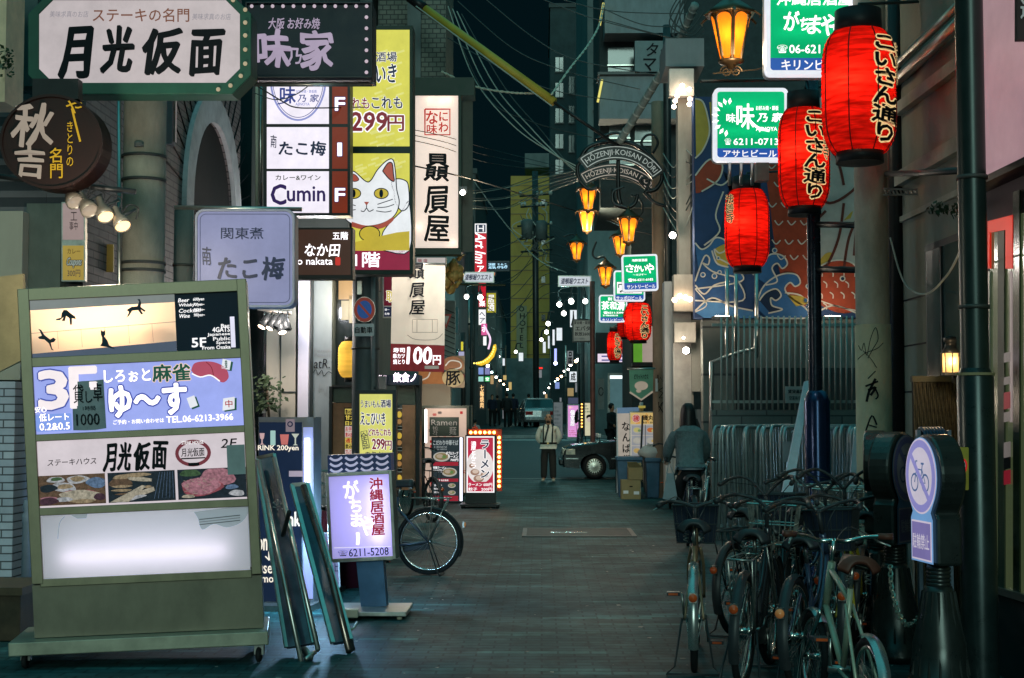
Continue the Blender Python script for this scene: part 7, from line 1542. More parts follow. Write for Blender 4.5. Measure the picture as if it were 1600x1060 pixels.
# the man in braces, facing the camera
def man():
 Y = 34.8; c = P(857, 750, Y); t = thing('person', 'bald man in white shirt, braces and dark tie standing with hands behind his back', 'person', (c.x, Y, 0), None, (0, 0, R(-4)))
 H = 1.66
 J = {'pel': ((0, 0, .86), (.15, .12)), 'wai': ((0, -.02, 1.00), (.17, .14)), 'che': ((0, 0, 1.22), (.165, .125)), 'nk0': ((0, .01, 1.36), (.085, .075)), 'nk1': ((0, .0, 1.42), (.066, .07)), 'jaw': ((0, -.02, 1.475), (.070, .085)), 'mid': ((0, -.01, 1.55), (.080, .100)), 'top': ((0, .005, 1.615), (.070, .086)), 'crn': ((0, .01, 1.645), (.035, .045))}
 B = [('pel', 'wai'), ('wai', 'che'), ('che', 'nk0'), ('nk0', 'nk1'), ('nk1', 'jaw'), ('jaw', 'mid'), ('mid', 'top'), ('top', 'crn')]
 for s_, n in ((-1, 'r'), (1, 'l')):
  J.update({n + 'sh': ((s_ * .185, .01, 1.31), .062), n + 'el': ((s_ * .265, .05, 1.05), .048), n + 'wr': ((s_ * .13, .17, .88), .036), n + 'hip': ((s_ * .09, 0, .82), .10), n + 'kn': ((s_ * .105, -.01, .45), .065), n + 'an': ((s_ * .115, .02, .08), .045), n + 'to': ((s_ * .135, -.12, .04), .035)})
  B += [('che', n + 'sh'), (n + 'sh', n + 'el'), (n + 'el', n + 'wr'), ('pel', n + 'hip'), (n + 'hip', n + 'kn'), (n + 'kn', n + 'an'), (n + 'an', n + 'to')]
  hj, hb_ = hands(s_, Vector((s_ * .13, .17, .88)), 1.0, None, None, (-s_ * .8, .1, -.5), (0, .6, -.3), .5)
  J.update({n + a: b for a, b in hj.items()}); B += [(n + a, n + b) for a, b in hb_] + [(n + 'wr', n + 'p0')]
 body = grow('body', J, B, SKIN, t)
 SH = mat('shirt_white', (.76, .70, .60), .8, var=.1, scale=12, bump=.3, bscale=14)
 S_ = {'pel': ((0, -.01, .90), (.185, .15)), 'wai': ((0, -.035, 1.02), (.205, .175)), 'che': ((0, -.01, 1.20), (.195, .15)), 'up': ((0, .01, 1.31), (.14, .10)), 'col': ((0, .0, 1.385), (.080, .080))}
 SB = [('pel', 'wai'), ('wai', 'che'), ('che', 'up'), ('up', 'col')]
 for s_, n in ((-1, 'r'), (1, 'l')):
  S_.update({n + 'sh': ((s_ * .195, .01, 1.295), .082), n + 'm': ((s_ * .245, .03, 1.17), .076), n + 'el': ((s_ * .275, .05, 1.05), .070), n + 'cu': ((s_ * .17, .15, .92), .055)}); SB += [('up', n + 'sh'), (n + 'sh', n + 'm'), (n + 'm', n + 'el'), (n + 'el', n + 'cu')]
 grow('shirt', S_, SB, SH, t, 'wai')
 TR = mat('trousers_charcoal', (.035, .030, .028), .8, var=.2, bump=.3, bscale=12)
 T_ = {'w': ((0, -.02, .93), (.185, .155)), 'p': ((0, 0, .84), (.18, .14))}; TB = [('w', 'p')]
 for s_, n in ((-1, 'r'), (1, 'l')): T_.update({n + 'h': ((s_ * .09, 0, .74), .115), n + 'k': ((s_ * .105, -.01, .45), .092), n + 'a': ((s_ * .115, .01, .06), .082)}); TB += [('p', n + 'h'), (n + 'h', n + 'k'), (n + 'k', n + 'a')]
 grow('trousers', T_, TB, TR, t)
 for s_ in (-1, 1):
  grow('shoe', {'h': ((s_ * .115, .04, .045), .045), 'm': ((s_ * .125, -.06, .04), (.045, .038)), 't': ((s_ * .138, -.17, .03), (.04, .026))}, [('h', 'm'), ('m', 't')], mat('shoe_pale', (.50, .44, .36), .6), t)
  b = MB(); pts = [(s_ * .105, -.21, .94), (s_ * .108, -.228, 1.03), (s_ * .11, -.190, 1.16), (s_ * .115, -.14, 1.28), (s_ * .105, -.04, 1.385), (s_ * .08, .10, 1.33)]; V, n = [], 12; q = spline(pts, 4)
  b.tube([Vector(p) for p in q], .017, 6); b.build('brace', BLACK, t, world=False)
 b = MB(); b.add([(-.022, -.105, 1.385), (.022, -.105, 1.385), (.03, -.165, 1.33), (-.012, -.17, 1.33), (-.01, -.212, 1.18), (-.055, -.214, 1.17), (-.04, -.245, 1.03), (-.085, -.242, 1.02), (-.065, -.235, .97)], [(0, 1, 2, 3), (3, 2, 4, 5), (5, 4, 6, 7), (7, 6, 8)]); o = b.build('tie', BLACK, t, world=False); so = o.modifiers.new('solid', 'SOLIDIFY'); so.thickness = .012
 b = MB(); b.torus((0, -.02, .935), 1, .02, 'z', 32, 6); v = b.v; b.v = [(x * .205, (y + .02) * .175 - .02, z) for x, y, z in v]; b.v = [(x, y, .935 + (z - .935) * 1.1) for x, y, z in b.v]; bl = b.build('belt', BLACK, t, world=False); MB().box((0, -.203, .935), (.04, .012, .035)).build('buckle', mat('brass', (.6, .42, .15), .3, .9), bl, world=False)
 for s_ in (-1, 1):
  MB().ball((s_ * .083, .005, 1.535), .022, 8, (.5, 1, 1.5)).build('ear', SKIN, t, world=False); MB().ball((s_ * .033, -.096, 1.56), .010, 8, (1.3, .6, .8)).build('eye', INKB, t, world=False)
  MB().tube([(s_ * .018, -.104, 1.582), (s_ * .052, -.096, 1.584)], .005, 5).build('eyebrow', mat('hair_dark', (.02, .014, .01), .8), t, world=False)
 b = MB(); b.add([(0, -.105, 1.565), (-.018, -.108, 1.522), (.018, -.108, 1.522), (0, -.130, 1.525)], [(0, 1, 3), (0, 3, 2), (1, 2, 3)]); b.build('nose', SKIN, t, world=False)
 MB().ball((0, -.102, 1.492), .03, 10, (1, .35, .28)).build('mouth', mat('lips', (.20, .07, .055), .6), t, world=False); MB().ball((0, -.088, 1.452), .045, 10, (1.1, .5, .6)).build('beard', MATS['hair_dark'], t, world=False)
 b = MB(); b.add([(-.06, -.075, 1.40), (-.004, -.115, 1.36), (-.05, -.115, 1.325), (-.09, -.06, 1.375)], [(0, 1, 2, 3)]); b.add([(.06, -.075, 1.40), (.004, -.115, 1.36), (.05, -.115, 1.325), (.09, -.06, 1.375)], [(0, 1, 2, 3)]); cl = b.build('collar', SH, t, world=False); so = cl.modifiers.new('solid', 'SOLIDIFY'); so.thickness = .012
 return t
man()
# the woman riding away
def woman():
 Y = 17.0; bx = P(1078, 860, Y).x
 bk = bicycle('bicycle ridden by the woman in the teal jacket', (bx, 16.55), 88, navy, group=None, basket=None, bar='city', rack=True, stand=False, reflector='r', seatz=.86)
 t = thing('person', 'woman with dark shoulder-length hair in a fluffy teal jacket riding away on a bicycle', 'person', (bx, 16.95, 0)); t.scale = (.80, .92, 1)
 J = {'pel': ((0, 0, .98), (.15, .12)), 'wai': ((0, .05, 1.14), (.13, .11)), 'che': ((0, .12, 1.34), (.15, .115)), 'nk': ((0, .15, 1.50), .055), 'jaw': ((0, .20, 1.56), (.065, .075)), 'mid': ((0, .20, 1.64), (.078, .095)), 'top': ((0, .19, 1.70), (.06, .075))}
 B = [('pel', 'wai'), ('wai', 'che'), ('che', 'nk'), ('nk', 'jaw'), ('jaw', 'mid'), ('mid', 'top')]
 legs = {'l': ((-.10, .04, .92), (-.15, .34, .60), (-.13, .20, .20), (-.13, .32, .15)), 'r': ((.10, .04, .92), (.14, .30, .72), (.13, .22, .40), (.13, .36, .38))}
 arms = {'l': ((-.18, .14, 1.42), (-.30, .26, 1.18), (-.28, .52, 1.06)), 'r': ((.18, .14, 1.42), (.28, .28, 1.19), (.27, .52, 1.06))}
 for n, (h, k, a, f) in legs.items(): J.update({n + 'h': (h, .09), n + 'k': (k, .06), n + 'a': (a, .042), n + 'f': (f, .035)}); B += [('pel', n + 'h'), (n + 'h', n + 'k'), (n + 'k', n + 'a'), (n + 'a', n + 'f')]
 for n, (s_, e, w) in arms.items():
  J.update({n + 's': (s_, .055), n + 'e': (e, .042), n + 'w': (w, .03)}); B += [('che', n + 's'), (n + 's', n + 'e'), (n + 'e', n + 'w')]
  hj, hb_ = hands(0, Vector(w), .95, None, None, (0, .8, -.2), (0, -.3, -1), .7); J.update({n + a: b for a, b in hj.items()}); B += [(n + a, n + b) for a, b in hb_] + [(n + 'w', n + 'p0')]
 grow('body', J, B, SKIN, t)
 JK = mat('jacket_teal', (.105, .145, .15), .95, var=.25, scale=18, bump=.9, bscale=55)
 K = {'hem': ((0, -.01, 1.00), .20), 'wai': ((0, .03, 1.15), .215), 'che': ((0, .08, 1.30), .205), 'sh': ((0, .11, 1.42), .165), 'col': ((0, .14, 1.52), .10)}; KB = [('hem', 'wai'), ('wai', 'che'), ('che', 'sh'), ('sh', 'col')]
 for n, (s_, e, w) in arms.items():
  sx = -1 if n == 'l' else 1; K.update({n + 's': ((s_[0] * 1.15, s_[1] - .02, s_[2] - .04), .10), n + 'e': (e, .086), n + 'w': ((w[0], w[1] - .05, w[2] + .01), .062)}); KB += [('sh', n + 's'), (n + 's', n + 'e'), (n + 'e', n + 'w')]
 grow('jacket', K, KB, JK, t, 'wai')
 b = MB(); b.torus((0, -.01, .985), 1, .022, 'z', 32, 6); b.v = [(x * .215, (y + .01) * .165 - .01, z) for x, y, z in b.v]; b.build('shirt_hem', mat('hem_grey', (.28, .33, .36), .8), t, world=False)
 TRB = mat('trousers_black', (.010, .012, .013), .85, var=.2); L = {'w': ((0, 0, 1.0), (.175, .14)), 'p': ((0, .01, .92), (.17, .13))}; LB = [('w', 'p')]
 for n, (h, k, a, f) in legs.items(): L.update({n + 'h': (h, .105), n + 'k': (k, .082), n + 'a': (a, .062)}); LB += [('p', n + 'h'), (n + 'h', n + 'k'), (n + 'k', n + 'a')]
 grow('trousers', L, LB, TRB, t)
 for n, (h, k, a, f) in legs.items(): grow('shoe', {'h': ((a[0], a[1] - .03, a[2] - .04), .045), 't': ((f[0], f[1], f[2] - .01), (.045, .03))}, [('h', 't')], mat('shoe_dark', (.02, .03, .045), .6), t)
 HB = mat('hair_black', (.012, .010, .010), .45, var=.4, scale=40)
 b = MB(); V = []; n, mm = 22, 14
 prof = [(.0, 1.757), (.05, 1.752), (.088, 1.725), (.108, 1.68), (.116, 1.63), (.120, 1.58), (.124, 1.53), (.130, 1.47), (.130, 1.42), (.115, 1.39), (.09, 1.38)]
 for r, z in prof:
  for k in range(n):
   a = 6.2832 * k / n; fr = 1 - .28 * max(0, math.sin(a)) * (1 if z < 1.64 else .2); w = 1 + .03 * math.sin(k * 2.7 + z * 14); V.append((r * math.cos(a) * w * .98, .185 + r * 1.05 * math.sin(a) * fr * w, z + (.012 * math.sin(k * 3.1) if z < 1.5 else 0)))
 b.add(V, [(i * n + k, i * n + (k + 1) % n, (i + 1) * n + (k + 1) % n, (i + 1) * n + k) for i in range(len(prof) - 1) for k in range(n)], True); b.build('hair', HB, t, world=False)
 b = MB()
 for k in range(5): b.tube(spline([(.09 + .01 * k, .17, 1.56), (.125 + .008 * k, .14, 1.50), (.15 + .012 * k, .12, 1.43 - .01 * k), (.165 + .012 * k, .10, 1.37)], 4), [.012] * 12 + [.003], 5)
 b.build('hair', HB, t, world=False)
 tg = thing('tote_bag', 'grey tote bag hanging at the left of the cycling woman', 'bag', (bx - .22, 17.1, .60)); b = MB(); A = [(-.04, 0, .33), (.04, -.02, .33), (.08, -.02, .05), (.05, 0, .0), (-.09, .0, .03)]; f = [Vector(p) + Vector((bx - .22, 17.1, .58)) for p in A]; b.prism(f, [p + Vector((.02, .10, 0)) for p in f]); b.build('bag', mat('bag_grey', (.20, .25, .27), .8), tg)
 b = MB(); b.tube([f[0], f[0] + Vector((.03, .03, .14)), f[1]], .008, 5); b.build('handle', MATS['bag_grey'], tg)
woman()
# dark figures farther up the street
def figure(label, px, py_feet, hpx, Y, coat, face=0, skirt=False, stride=.1, arm=0, group='people in the distance'):
 c = P(px, py_feet, Y); z0 = gz(Y); k = (hpx / S(Y)) / 1.7; t = thing('person', label, 'person', (c.x, Y, z0), group, (0, 0, R(face))); t.scale = (k, k, k)
 J = {'pel': ((0, 0, .92), (.14, .11)), 'wai': ((0, 0, 1.08), (.13, .10)), 'che': ((0, 0, 1.30), (.16, .12)), 'nk': ((0, .0, 1.46), .05), 'jaw': ((0, -.015, 1.52), (.06, .07)), 'mid': ((0, -.01, 1.60), (.075, .09)), 'top': ((0, 0, 1.67), (.06, .07))}
 B = [('pel', 'wai'), ('wai', 'che'), ('che', 'nk'), ('nk', 'jaw'), ('jaw', 'mid'), ('mid', 'top')]
 for s_, n in ((-1, 'r'), (1, 'l')):
  q = s_ * stride; J.update({n + 'sh': ((s_ * .18, 0, 1.40), .06), n + 'el': ((s_ * .23, .02 - arm * .05, 1.14), .048), n + 'wr': ((s_ * (.22 - arm * .10), -.05 - arm * .18, .93 + arm * .22), .034), n + 'ha': ((s_ * (.21 - arm * .12), -.07 - arm * .2, .86 + arm * .22), (.036, .02)), n + 'h': ((s_ * .09, 0, .86), .095), n + 'k': ((s_ * .10, -q * .6 - .02, .48), .062), n + 'a': ((s_ * .10, -q, .09), .045), n + 'f': ((s_ * .115, -q - .13, .04), .035)})
  B += [('che', n + 'sh'), (n + 'sh', n + 'el'), (n + 'el', n + 'wr'), (n + 'wr', n + 'ha'), ('pel', n + 'h'), (n + 'h', n + 'k'), (n + 'k', n + 'a'), (n + 'a', n + 'f')]
 grow('body', J, B, SKIN, t, sub=1)
 K = {'hem': ((0, 0, .60 if skirt else .84), (.22, .17) if skirt else (.19, .15)), 'pel': ((0, 0, .95), (.185, .145)), 'che': ((0, 0, 1.30), (.195, .145)), 'sh': ((0, 0, 1.40), (.14, .10)), 'col': ((0, 0, 1.47), (.07, .07))}; KB = [('hem', 'pel'), ('pel', 'che'), ('che', 'sh'), ('sh', 'col')]
 for s_, n in ((-1, 'r'), (1, 'l')): K.update({n + 's': ((s_ * .19, 0, 1.39), .08), n + 'e': (J[n + 'el'][0], .07), n + 'w': (J[n + 'wr'][0], .052)}); KB += [('sh', n + 's'), (n + 's', n + 'e'), (n + 'e', n + 'w')]
 grow('coat', K, KB, coat, t, sub=1)
 L = {'w': ((0, 0, .92), (.16, .13))}; LB = []
 for s_, n in ((-1, 'r'), (1, 'l')): L.update({n + 'h': (J[n + 'h'][0], .105), n + 'k': (J[n + 'k'][0], .08), n + 'a': (J[n + 'a'][0], .062), n + 'f': (J[n + 'f'][0], .05)}); LB += [('w', n + 'h'), (n + 'h', n + 'k'), (n + 'k', n + 'a'), (n + 'a', n + 'f')]
 grow('trousers', L, LB, MATS['trousers_black'], t, sub=1)
 b = MB(); b.ball((0, .012, 1.625), .098, 12, (.9, 1.0, 1.05)); v = []; b.v = [(x, max(y, -.045) if z < 1.64 else y, z) for x, y, z in b.v]; b.build('hair', MATS['hair_black'], t, world=False)
 return t
CD = mat('coat_dark', (.016, .020, .022), .9, var=.3); CN = mat('coat_navy', (.014, .020, .038), .9, var=.3); CT_ = mat('suit_navy', (.02, .032, .055), .8, var=.2)
figure('dark-coated pedestrian at the left of the far walking pair', 792, 668, 54, 70, CD, 175, stride=.08)
figure('dark-coated pedestrian at the right of the far walking pair', 802, 662, 51, 73, CN, 185, stride=.14)
figure('woman in a dark knee-length coat standing before the far silver car', 826, 661, 50, 74, CD, 170, True, .04)
figure('pedestrian in shadow farthest left by the parked bicycles', 769, 663, 50, 72, CN, 20, stride=.05)
figure('shadowed pedestrian left of the walking pair', 777, 662, 47, 76, CD, 200, stride=.1)
figure('man in a navy suit with hands on hips behind the bald man', 858, 700, 56, 45, CT_, 180, stride=.05, arm=.3)
figure('dark figure bending beside the taxi roof, under the white shop window', 956, 716, 88, 42.5, CD, 60, stride=.08, arm=.6)
t = figure('person in a pale hooded jacket behind the ramen sign', 742, 712, 62, 43, mat('coat_pale', (.34, .32, .30), .85), 150, stride=.05)
# ================================================================ cars
def car(label, loc, yaw, paint, cat='car', name='parked_car', taxi=False):
 t = thing(name, label, cat, loc, None, (0, 0, R(yaw))); W_ = .83; rW = .31; xf, xr = 3.88, 1.02      # front is +x, rear bumper at 0
 def arch(xc): return [(xc + .375 * math.cos(a), .29 + .375 * math.sin(a)) for a in [math.pi * i / 12 for i in range(13)]]
 prof = [(4.68, .30), (4.70, .55), (4.66, .70), (4.60, .79), (4.45, .85), (3.45, .965), (3.2, .985), (.55, .975), (.12, .93), (.02, .82), (0, .42), (.06, .29)]
 low = [(xr - .375, .25)] + arch(xr)[::-1] + [(xr + .375, .24)] + [(xf - .375, .24)] + arch(xf)[::-1] + [(xf + .375, .26)]
 pts = prof + low
 secs = []
 for k, y in enumerate((-1, -.96, -.80, 0, .80, .96, 1)):
  q = {1: (.0, .965), .96: (.0, .99), .80: (.0, 1.0), 0: (.0, 1.012)}[abs(y)]; inset = {1: .05, .96: .015, .8: .0, 0: -.045}[abs(y)]
  secs.append([Vector((x + (-inset if x > 4.3 else inset if x < .3 else 0), y * W_, z * q[1] if z > .6 else z)) for x, z in pts])
 b = MB(); n = len(pts); V = sum(secs, []); fs = []
 for s_ in range(6): fs += [(s_ * n + i, s_ * n + (i + 1) % n, (s_ + 1) * n + (i + 1) % n, (s_ + 1) * n + i) for i in range(n)]
 b.add(V, fs, False); b.add(secs[0], [tuple(range(n))]); b.add(secs[-1], [tuple(range(n - 1, -1, -1))]); b.build('body', paint, t, world=False)
 base = [(3.35, .97), (.72, .965)]; top = [(2.62, 1.43), (1.25, 1.43)]
 def gh(i0, i1, k): return [Vector((3.38 - i0, s_ * (W_ - .06), .962)) for s_ in (-1, 1)]
 g0 = [Vector((x, y * (W_ - .05), .962)) for x, y in ((3.36, -1), (3.36, 1), (.66, 1), (.66, -1))]; g1 = [Vector((x, y * (W_ - .20), 1.40)) for x, y in ((2.66, -1), (2.66, 1), (1.20, 1), (1.20, -1))]
 b = MB(); b.add(g0 + g1, [(i, (i + 1) % 4, 4 + (i + 1) % 4, 4 + i) for i in range(4)]); b.build('window_glass', GLASSD, t, world=False)
 r1 = [v + Vector((0, 0, .004)) for v in g1]; r2 = [Vector((v.x * .97 + .05, v.y * .88, 1.455)) for v in g1]; b = MB(); b.add(r1 + r2, [(i, (i + 1) % 4, 4 + (i + 1) % 4, 4 + i) for i in range(4)] + [(4, 5, 6, 7)], False); b.build('roof', paint, t, world=False)
 b = MB()
 for i in range(4): b.tube([g0[i], g1[i]], .028, 6)
 for s_ in (-1, 1): b.tube([Vector((2.0, s_ * (W_ - .045), .962)), Vector((1.92, s_ * (W_ - .195), 1.40))], .025, 6)
 b.build('window_pillar', paint, t, world=False)
 tr = MB()
 for s_ in (-1, 1): tr.bbox((.5, s_ * (W_ + .001) - .006, .50), (3.45, s_ * (W_ + .001) + .006, .53)); tr.bbox((4.28, s_ * W_ - .006, .50), (4.6, s_ * W_ + .006, .53))
 tr.build('side_trim', CHROME, t, world=False)
 b = MB(); b.bbox((4.64, -W_ * .97, .34), (4.78, W_ * .97, .50)); b.build('bumper', paint, t, world=False, bevel=.04); b = MB(); b.bbox((-.08, -W_ * .97, .34), (.06, W_ * .97, .52)); b.build('bumper', paint, t, world=False, bevel=.04)
 b = MB(); b.bbox((4.655, -.42, .60), (4.70, .42, .76)); gr = b.build('grille', CHROME, t, world=False, bevel=.01)
 for s_ in (-1, 1):
  b = MB(); b.bbox((4.52, s_ * .46, .60), (4.685, s_ * .80, .77)); b.bbox((4.36, s_ * .80, .61), (4.60, s_ * (W_ + .004), .76)); b.build('headlight', mat('headlight', (.62, .56, .46), .12, .6, var=.3, scale=14), t, world=False, bevel=.012)
  b = MB(); b.bbox((-.012, s_ * .42, .62), (.10, s_ * .79, .80)); b.build('tail_light', mat('tail_red', (.25, .01, .01), .2), t, world=False)
  b = MB(); b.box((3.75, s_ * .72, 1.09), (.09, .15, .10)); b.tube([(3.75, s_ * .72, .93), (3.75, s_ * .72, 1.05)], .014, 6); b.build('fender_mirror', CHROME, t, world=False, bevel=.01)
  d = MB()
  for x in (3.32, 2.05, .98): d.bbox((x - .004, s_ * (W_ * .999) - .002, .30), (x + .004, s_ * (W_ * .999) + .003, .955))
  d.build('door_seam', INKB, t, world=False)
  for x in (2.25, 1.15): MB().bbox((x, s_ * W_ - .012, .80), (x + .18, s_ * W_ + .018, .83)).build('handle', CHROME, t, world=False)
  for xc in (xf, xr):
   c = Vector((xc, s_ * (W_ - .10), rW)); w = MB(); w.torus(c, rW - .075, .075, 'y', 36, 10); wh = w.build('wheel', RUBBER, t, world=False)
   rm = MB(); M = Matrix.Rotation(R(90), 3, 'X'); rm.lathe([(.215, -.055), (.20, -.072), (.15, -.066), (.07, -.078), (.0, -.08)] if s_ > 0 else [(.215, .055), (.20, .072), (.15, .066), (.07, .078), (0, .08)], c, 32, M, cap=False); rm.build('hubcap', mat('hubcap_steel', (.50, .46, .40), .3, .8, var=.2), wh, world=False)
   vt = MB()
   for k in range(18):
    a = 6.2832 * k / 18; y = c.y + s_ * .0735
    q = [Vector((c.x + r_ * math.cos(a + da), y + s_ * (.003 if r_ > .15 else .002), c.z + r_ * math.sin(a + da))) for r_, da in ((.135, -.05), (.135, .05), (.192, .085), (.192, -.085))]; vt.add(q, [(0, 1, 2, 3)])
   vt.build('vent', INKB, wh, world=False)
 if taxi:
  b = MB(); b.bbox((2.0, -.28, 1.46), (2.18, .28, 1.58)); b.build('roof_sign', lit('taxi_sign', (.8, .5, .2), .5), t, world=False, bevel=.03)
 return t
TX = mat('taxi_black', (.010, .011, .013), .18, .2, var=.15, coat=.6)
x0 = P(877, 750, 35.6).x
car('black old-style taxi seen from its side, nosing out from the right behind the signboards', (x0 + 4.72, 36.75, .01), 180, TX, 'taxi', 'taxi', True)
car('pale silver car standing far up the alley behind the people', (P(846, 655, 72).x, 70, gz(70)), 96, mat('car_silver', (.34, .38, .39), .25, .5, var=.1))
# ================================================================ right kerb: boards, bins and boxes in front of the taxi
bd = Board('standing_signboard', 'tall white signboard with vertical black hiragana before the taxi', 'signboard', (964, 637, 1000, 768), 29.5, roll=R(-1.5))
bd.slab([(965, 637), (1001, 637), (1000, 770), (962, 770)], WHITE, 'case', 0, .10); bd.rect((966, 639, 999, 766), lit('board_white', (.60, .52, .44), .55), 1); bd.rect((966, 637, 1000, 646), lit('board_blue', (.16, .28, .42), .5), 2)
for i, ch in enumerate('なんば街'): bd.text(ch, (973, 660 + i * 17, 985, 673 + i * 17), INKB, .06, wob=.02)
bd.tube([(1001, 640), (984, 755)], .02, BLACK, 'strut', .1); bd.tube([(962, 770), (966, 640)], .018, DARK, 'leg', -.2); bd.done()
bd = Board('menu_board', 'seafood menu board with yellow header and framed dish photos', 'signboard', (984, 643, 1029, 714), 28.6)
bd.case(STEEL, .08); bd.rect((985, 645, 1029, 663), lit('head_yellow', (.72, .50, .18), .7), 1); bd.rect((985, 663, 1029, 713), lit('head_cream', (.62, .56, .48), .6), 1)
rn = random.Random(5)
for k in range(14): bd.disc(rn.uniform(987, 1027), rn.uniform(647, 662), rn.uniform(1, 2.2), lit('head_orange', (.75, .36, .08), .7), 2)
bd.disc(994, 654, 6.5, lit('seal_bg', (.75, .55, .5), .7), 3); bd.disc(994, 654, 5.6, INKR, 4); bd.disc(994, 654, 4.8, MATS['seal_bg'], 5); bd.text('磯', (990, 650, 998, 658), INKR, .05, layer=7); bd.text('磯丸水', (1004, 649, 1030, 657), INKB, .06, layer=5); bd.text('食堂・酒場', (1004, 659, 1022, 662), INKB, .03, layer=5)
fds = [lit('dish_%d' % i, c, .6) for i, c in enumerate(((.62, .55, .2), (.55, .52, .45), (.62, .42, .14), (.66, .18, .05), (.5, .48, .42), (.2, .32, .14)))]
for i in range(2):
 for j in range(3):
  x, y = 987 + i * 21, 665 + j * 16.2; bd.rect((x, y, x + 20, y + 15), lit('dish_bg', (.45, .46, .50), .5), 3, 'photo'); bd.disc(x + 9, y + 7.5, 7, fds[4], 4, 'photo', 5); bd.disc(x + 8, y + 7, 5, fds[(i * 3 + j) % 6], 5, 'photo', 3.6); bd.disc(x + 12, y + 8, 2.4, fds[(i + 2 * j + 5) % 6], 6, 'photo', 2)
bd.line([(1008, 664), (1008, 713)], 1, INKB, 7); bd.rect((985, 712, 1029, 716), WHITE, 3); bd.done()
lg = thing('easel_leg', 'thin dark prop leaning against the seafood menu board', 'prop', P(1010, 770, 28.3)); MB().tube([P(1004, 650, 28.5), P(999, 768, 27.9)], .02, 6).build('stick', BLACK, lg)
BINB = mat('bin_blue', (.055, .12, .19), .5, var=.2)
def bin_(label, x0, x1, y0, y1, Y, m):
 t = thing('bin', label, 'bin', P((x0 + x1) / 2, y1, Y)); t.location.z = 0; ORG[t.name] = Vector(t.location); a = P(x0, y1, Y); e = P(x1, y0, Y); w = e.x - a.x; cx = (a.x + e.x) / 2; b = MB(); V = []
 for z, k_ in ((.004, .86), (e.z - .08, 1.0)): V += [Vector((cx + sx * w / 2 * k_, Y + .25 + sy * .25 * k_, z)) for sx, sy in ((-1, -1), (1, -1), (1, 1), (-1, 1))]
 b.add(V, [(0, 1, 2, 3), (4, 5, 6, 7)] + [(i, (i + 1) % 4, 4 + (i + 1) % 4, 4 + i) for i in range(4)]); b.build('body', m, t, bevel=.02); b = MB(); b.bbox((cx - w / 2 - .02, Y - .03, e.z - .078), (cx + w / 2 + .02, Y + .53, e.z)); b.build('lid', m, t, bevel=.02); return t
bin_('blue plastic bin behind the cardboard boxes', 965, 1003, 714, 773, 28.0, BINB); bin_('second blue plastic bin topped by a white bag, right of the boxes', 1010, 1031, 716, 775, 27.8, BINB)
t = thing('plastic_bag', 'crumpled white bag of rubbish lying on the blue bin', 'bag', P(1018, 716, 27.9)); b = MB(); b.ball(P(1019, 708, 28.05), .24, 18, (1.15, .8, .62)); rn = random.Random(3); b.v = [(x + rn.uniform(-.02, .02), y + rn.uniform(-.02, .02), z + rn.uniform(-.02, .03)) for x, y, z in b.v]; b.build('bag', mat('bag_white', (.45, .44, .42), .5, var=.2), t); MB().tube([P(1016, 699, 28.0), P(1012, 693, 28.0)], [.04, .015], 6).build('knot', MATS['bag_white'], t)
CB = mat('cardboard', (.30, .22, .105), .8, var=.15, scale=4)
def carton(label, x0, x1, y0, y1, Y, z0, flap):
 a = P(x0, y1, Y); e = P(x1, y0, Y); h = (y1 - y0) / S(Y); t = thing('cardboard_box', label, 'box', ((a.x + e.x) / 2, Y, z0)); b = MB(); b.bbox((a.x, Y, z0 + .002), (e.x, Y + .36, z0 + h)); b.build('carton', CB, t, bevel=.004)
 for q in flap: f = [Vector((a.x + (e.x - a.x) * u_, Y + v_, z0 + h * w_ + .003)) for u_, v_, w_ in q]; b = MB(); b.prism(f, [p + Vector((0, .006, .004)) for p in f]); b.build('flap', CB, t)
 return t, a, e, h
Yb = 27.4; t, a, e, h = carton('lower cardboard box with two white labels standing on the pavement', 971, 1001, 745, 775, Yb, 0.0, [[(1, 0, 1), (1, .36, 1), (1.32, .36, .72), (1.32, 0, .72)]])
lb = MB()
for u0, u1, w0, w1 in ((.10, .36, .30, .46), (.64, .92, .26, .42)): lb.bbox((a.x + (e.x - a.x) * u0, Yb - .006, h * w0), (a.x + (e.x - a.x) * u1, Yb - .002, h * w1))
lb.build('label', INKW, t); hh = MB(); hh.bbox((a.x + (e.x - a.x) * .42, Yb - .006, h * .64), (a.x + (e.x - a.x) * .58, Yb - .002, h * .70)); hh.build('hand_hole', INKB, t)
carton('upper open cardboard box stacked on the labelled one', 982, 1004, 725, 744, Yb + .02, h + .004, [[(0, 0, 1), (1, 0, 1), (.55, -.10, 1.45), (-.12, -.10, 1.45)], [(0, .36, 1), (1, .36, 1), (1.05, .5, 1.3), (.05, .5, 1.3)]])
bd = Board('pennant', 'green pennant with a cream speech-bubble pot and katakana', 'pennant', (983, 576, 1021, 628), 27); PG = paper('pennant_green', (.10, .30, .19), .26, .6, .1, (3, 3, 3)); PC = lit('pennant_cream', (.50, .42, .32), .5)
bd.slab([(983, 578), (1021, 577), (1020, 613), (1002, 626), (984, 614)], mat('pennant_cloth', (.12, .27, .18), .85, var=.12), 'cloth', 0, .012); bd.line([(984, 613), (1002, 625), (1020, 612)], 3, PC, 2, 'trim'); bd.text('ピリットハウス', (991, 585, 1013, 593), INKB, .03); bd.disc(1002, 603, 10.5, PC, 2, 'emblem', 7); bd.disc(998, 611, 4, PC, 3, 'emblem', 3); bd.tube([(980, 577), (1024, 576)], .018, STEEL, 'rod'); bd.done()
t = thing('step_ladder', 'small aluminium step ladder behind the seafood board', 'ladder', P(1004, 770, 29.2)); b = MB()
for x in (996, 1008): b.tube([P(x, 770, 29.2), P(1002 + (x - 1002) * .2, 629, 29.4)], .025, 6)
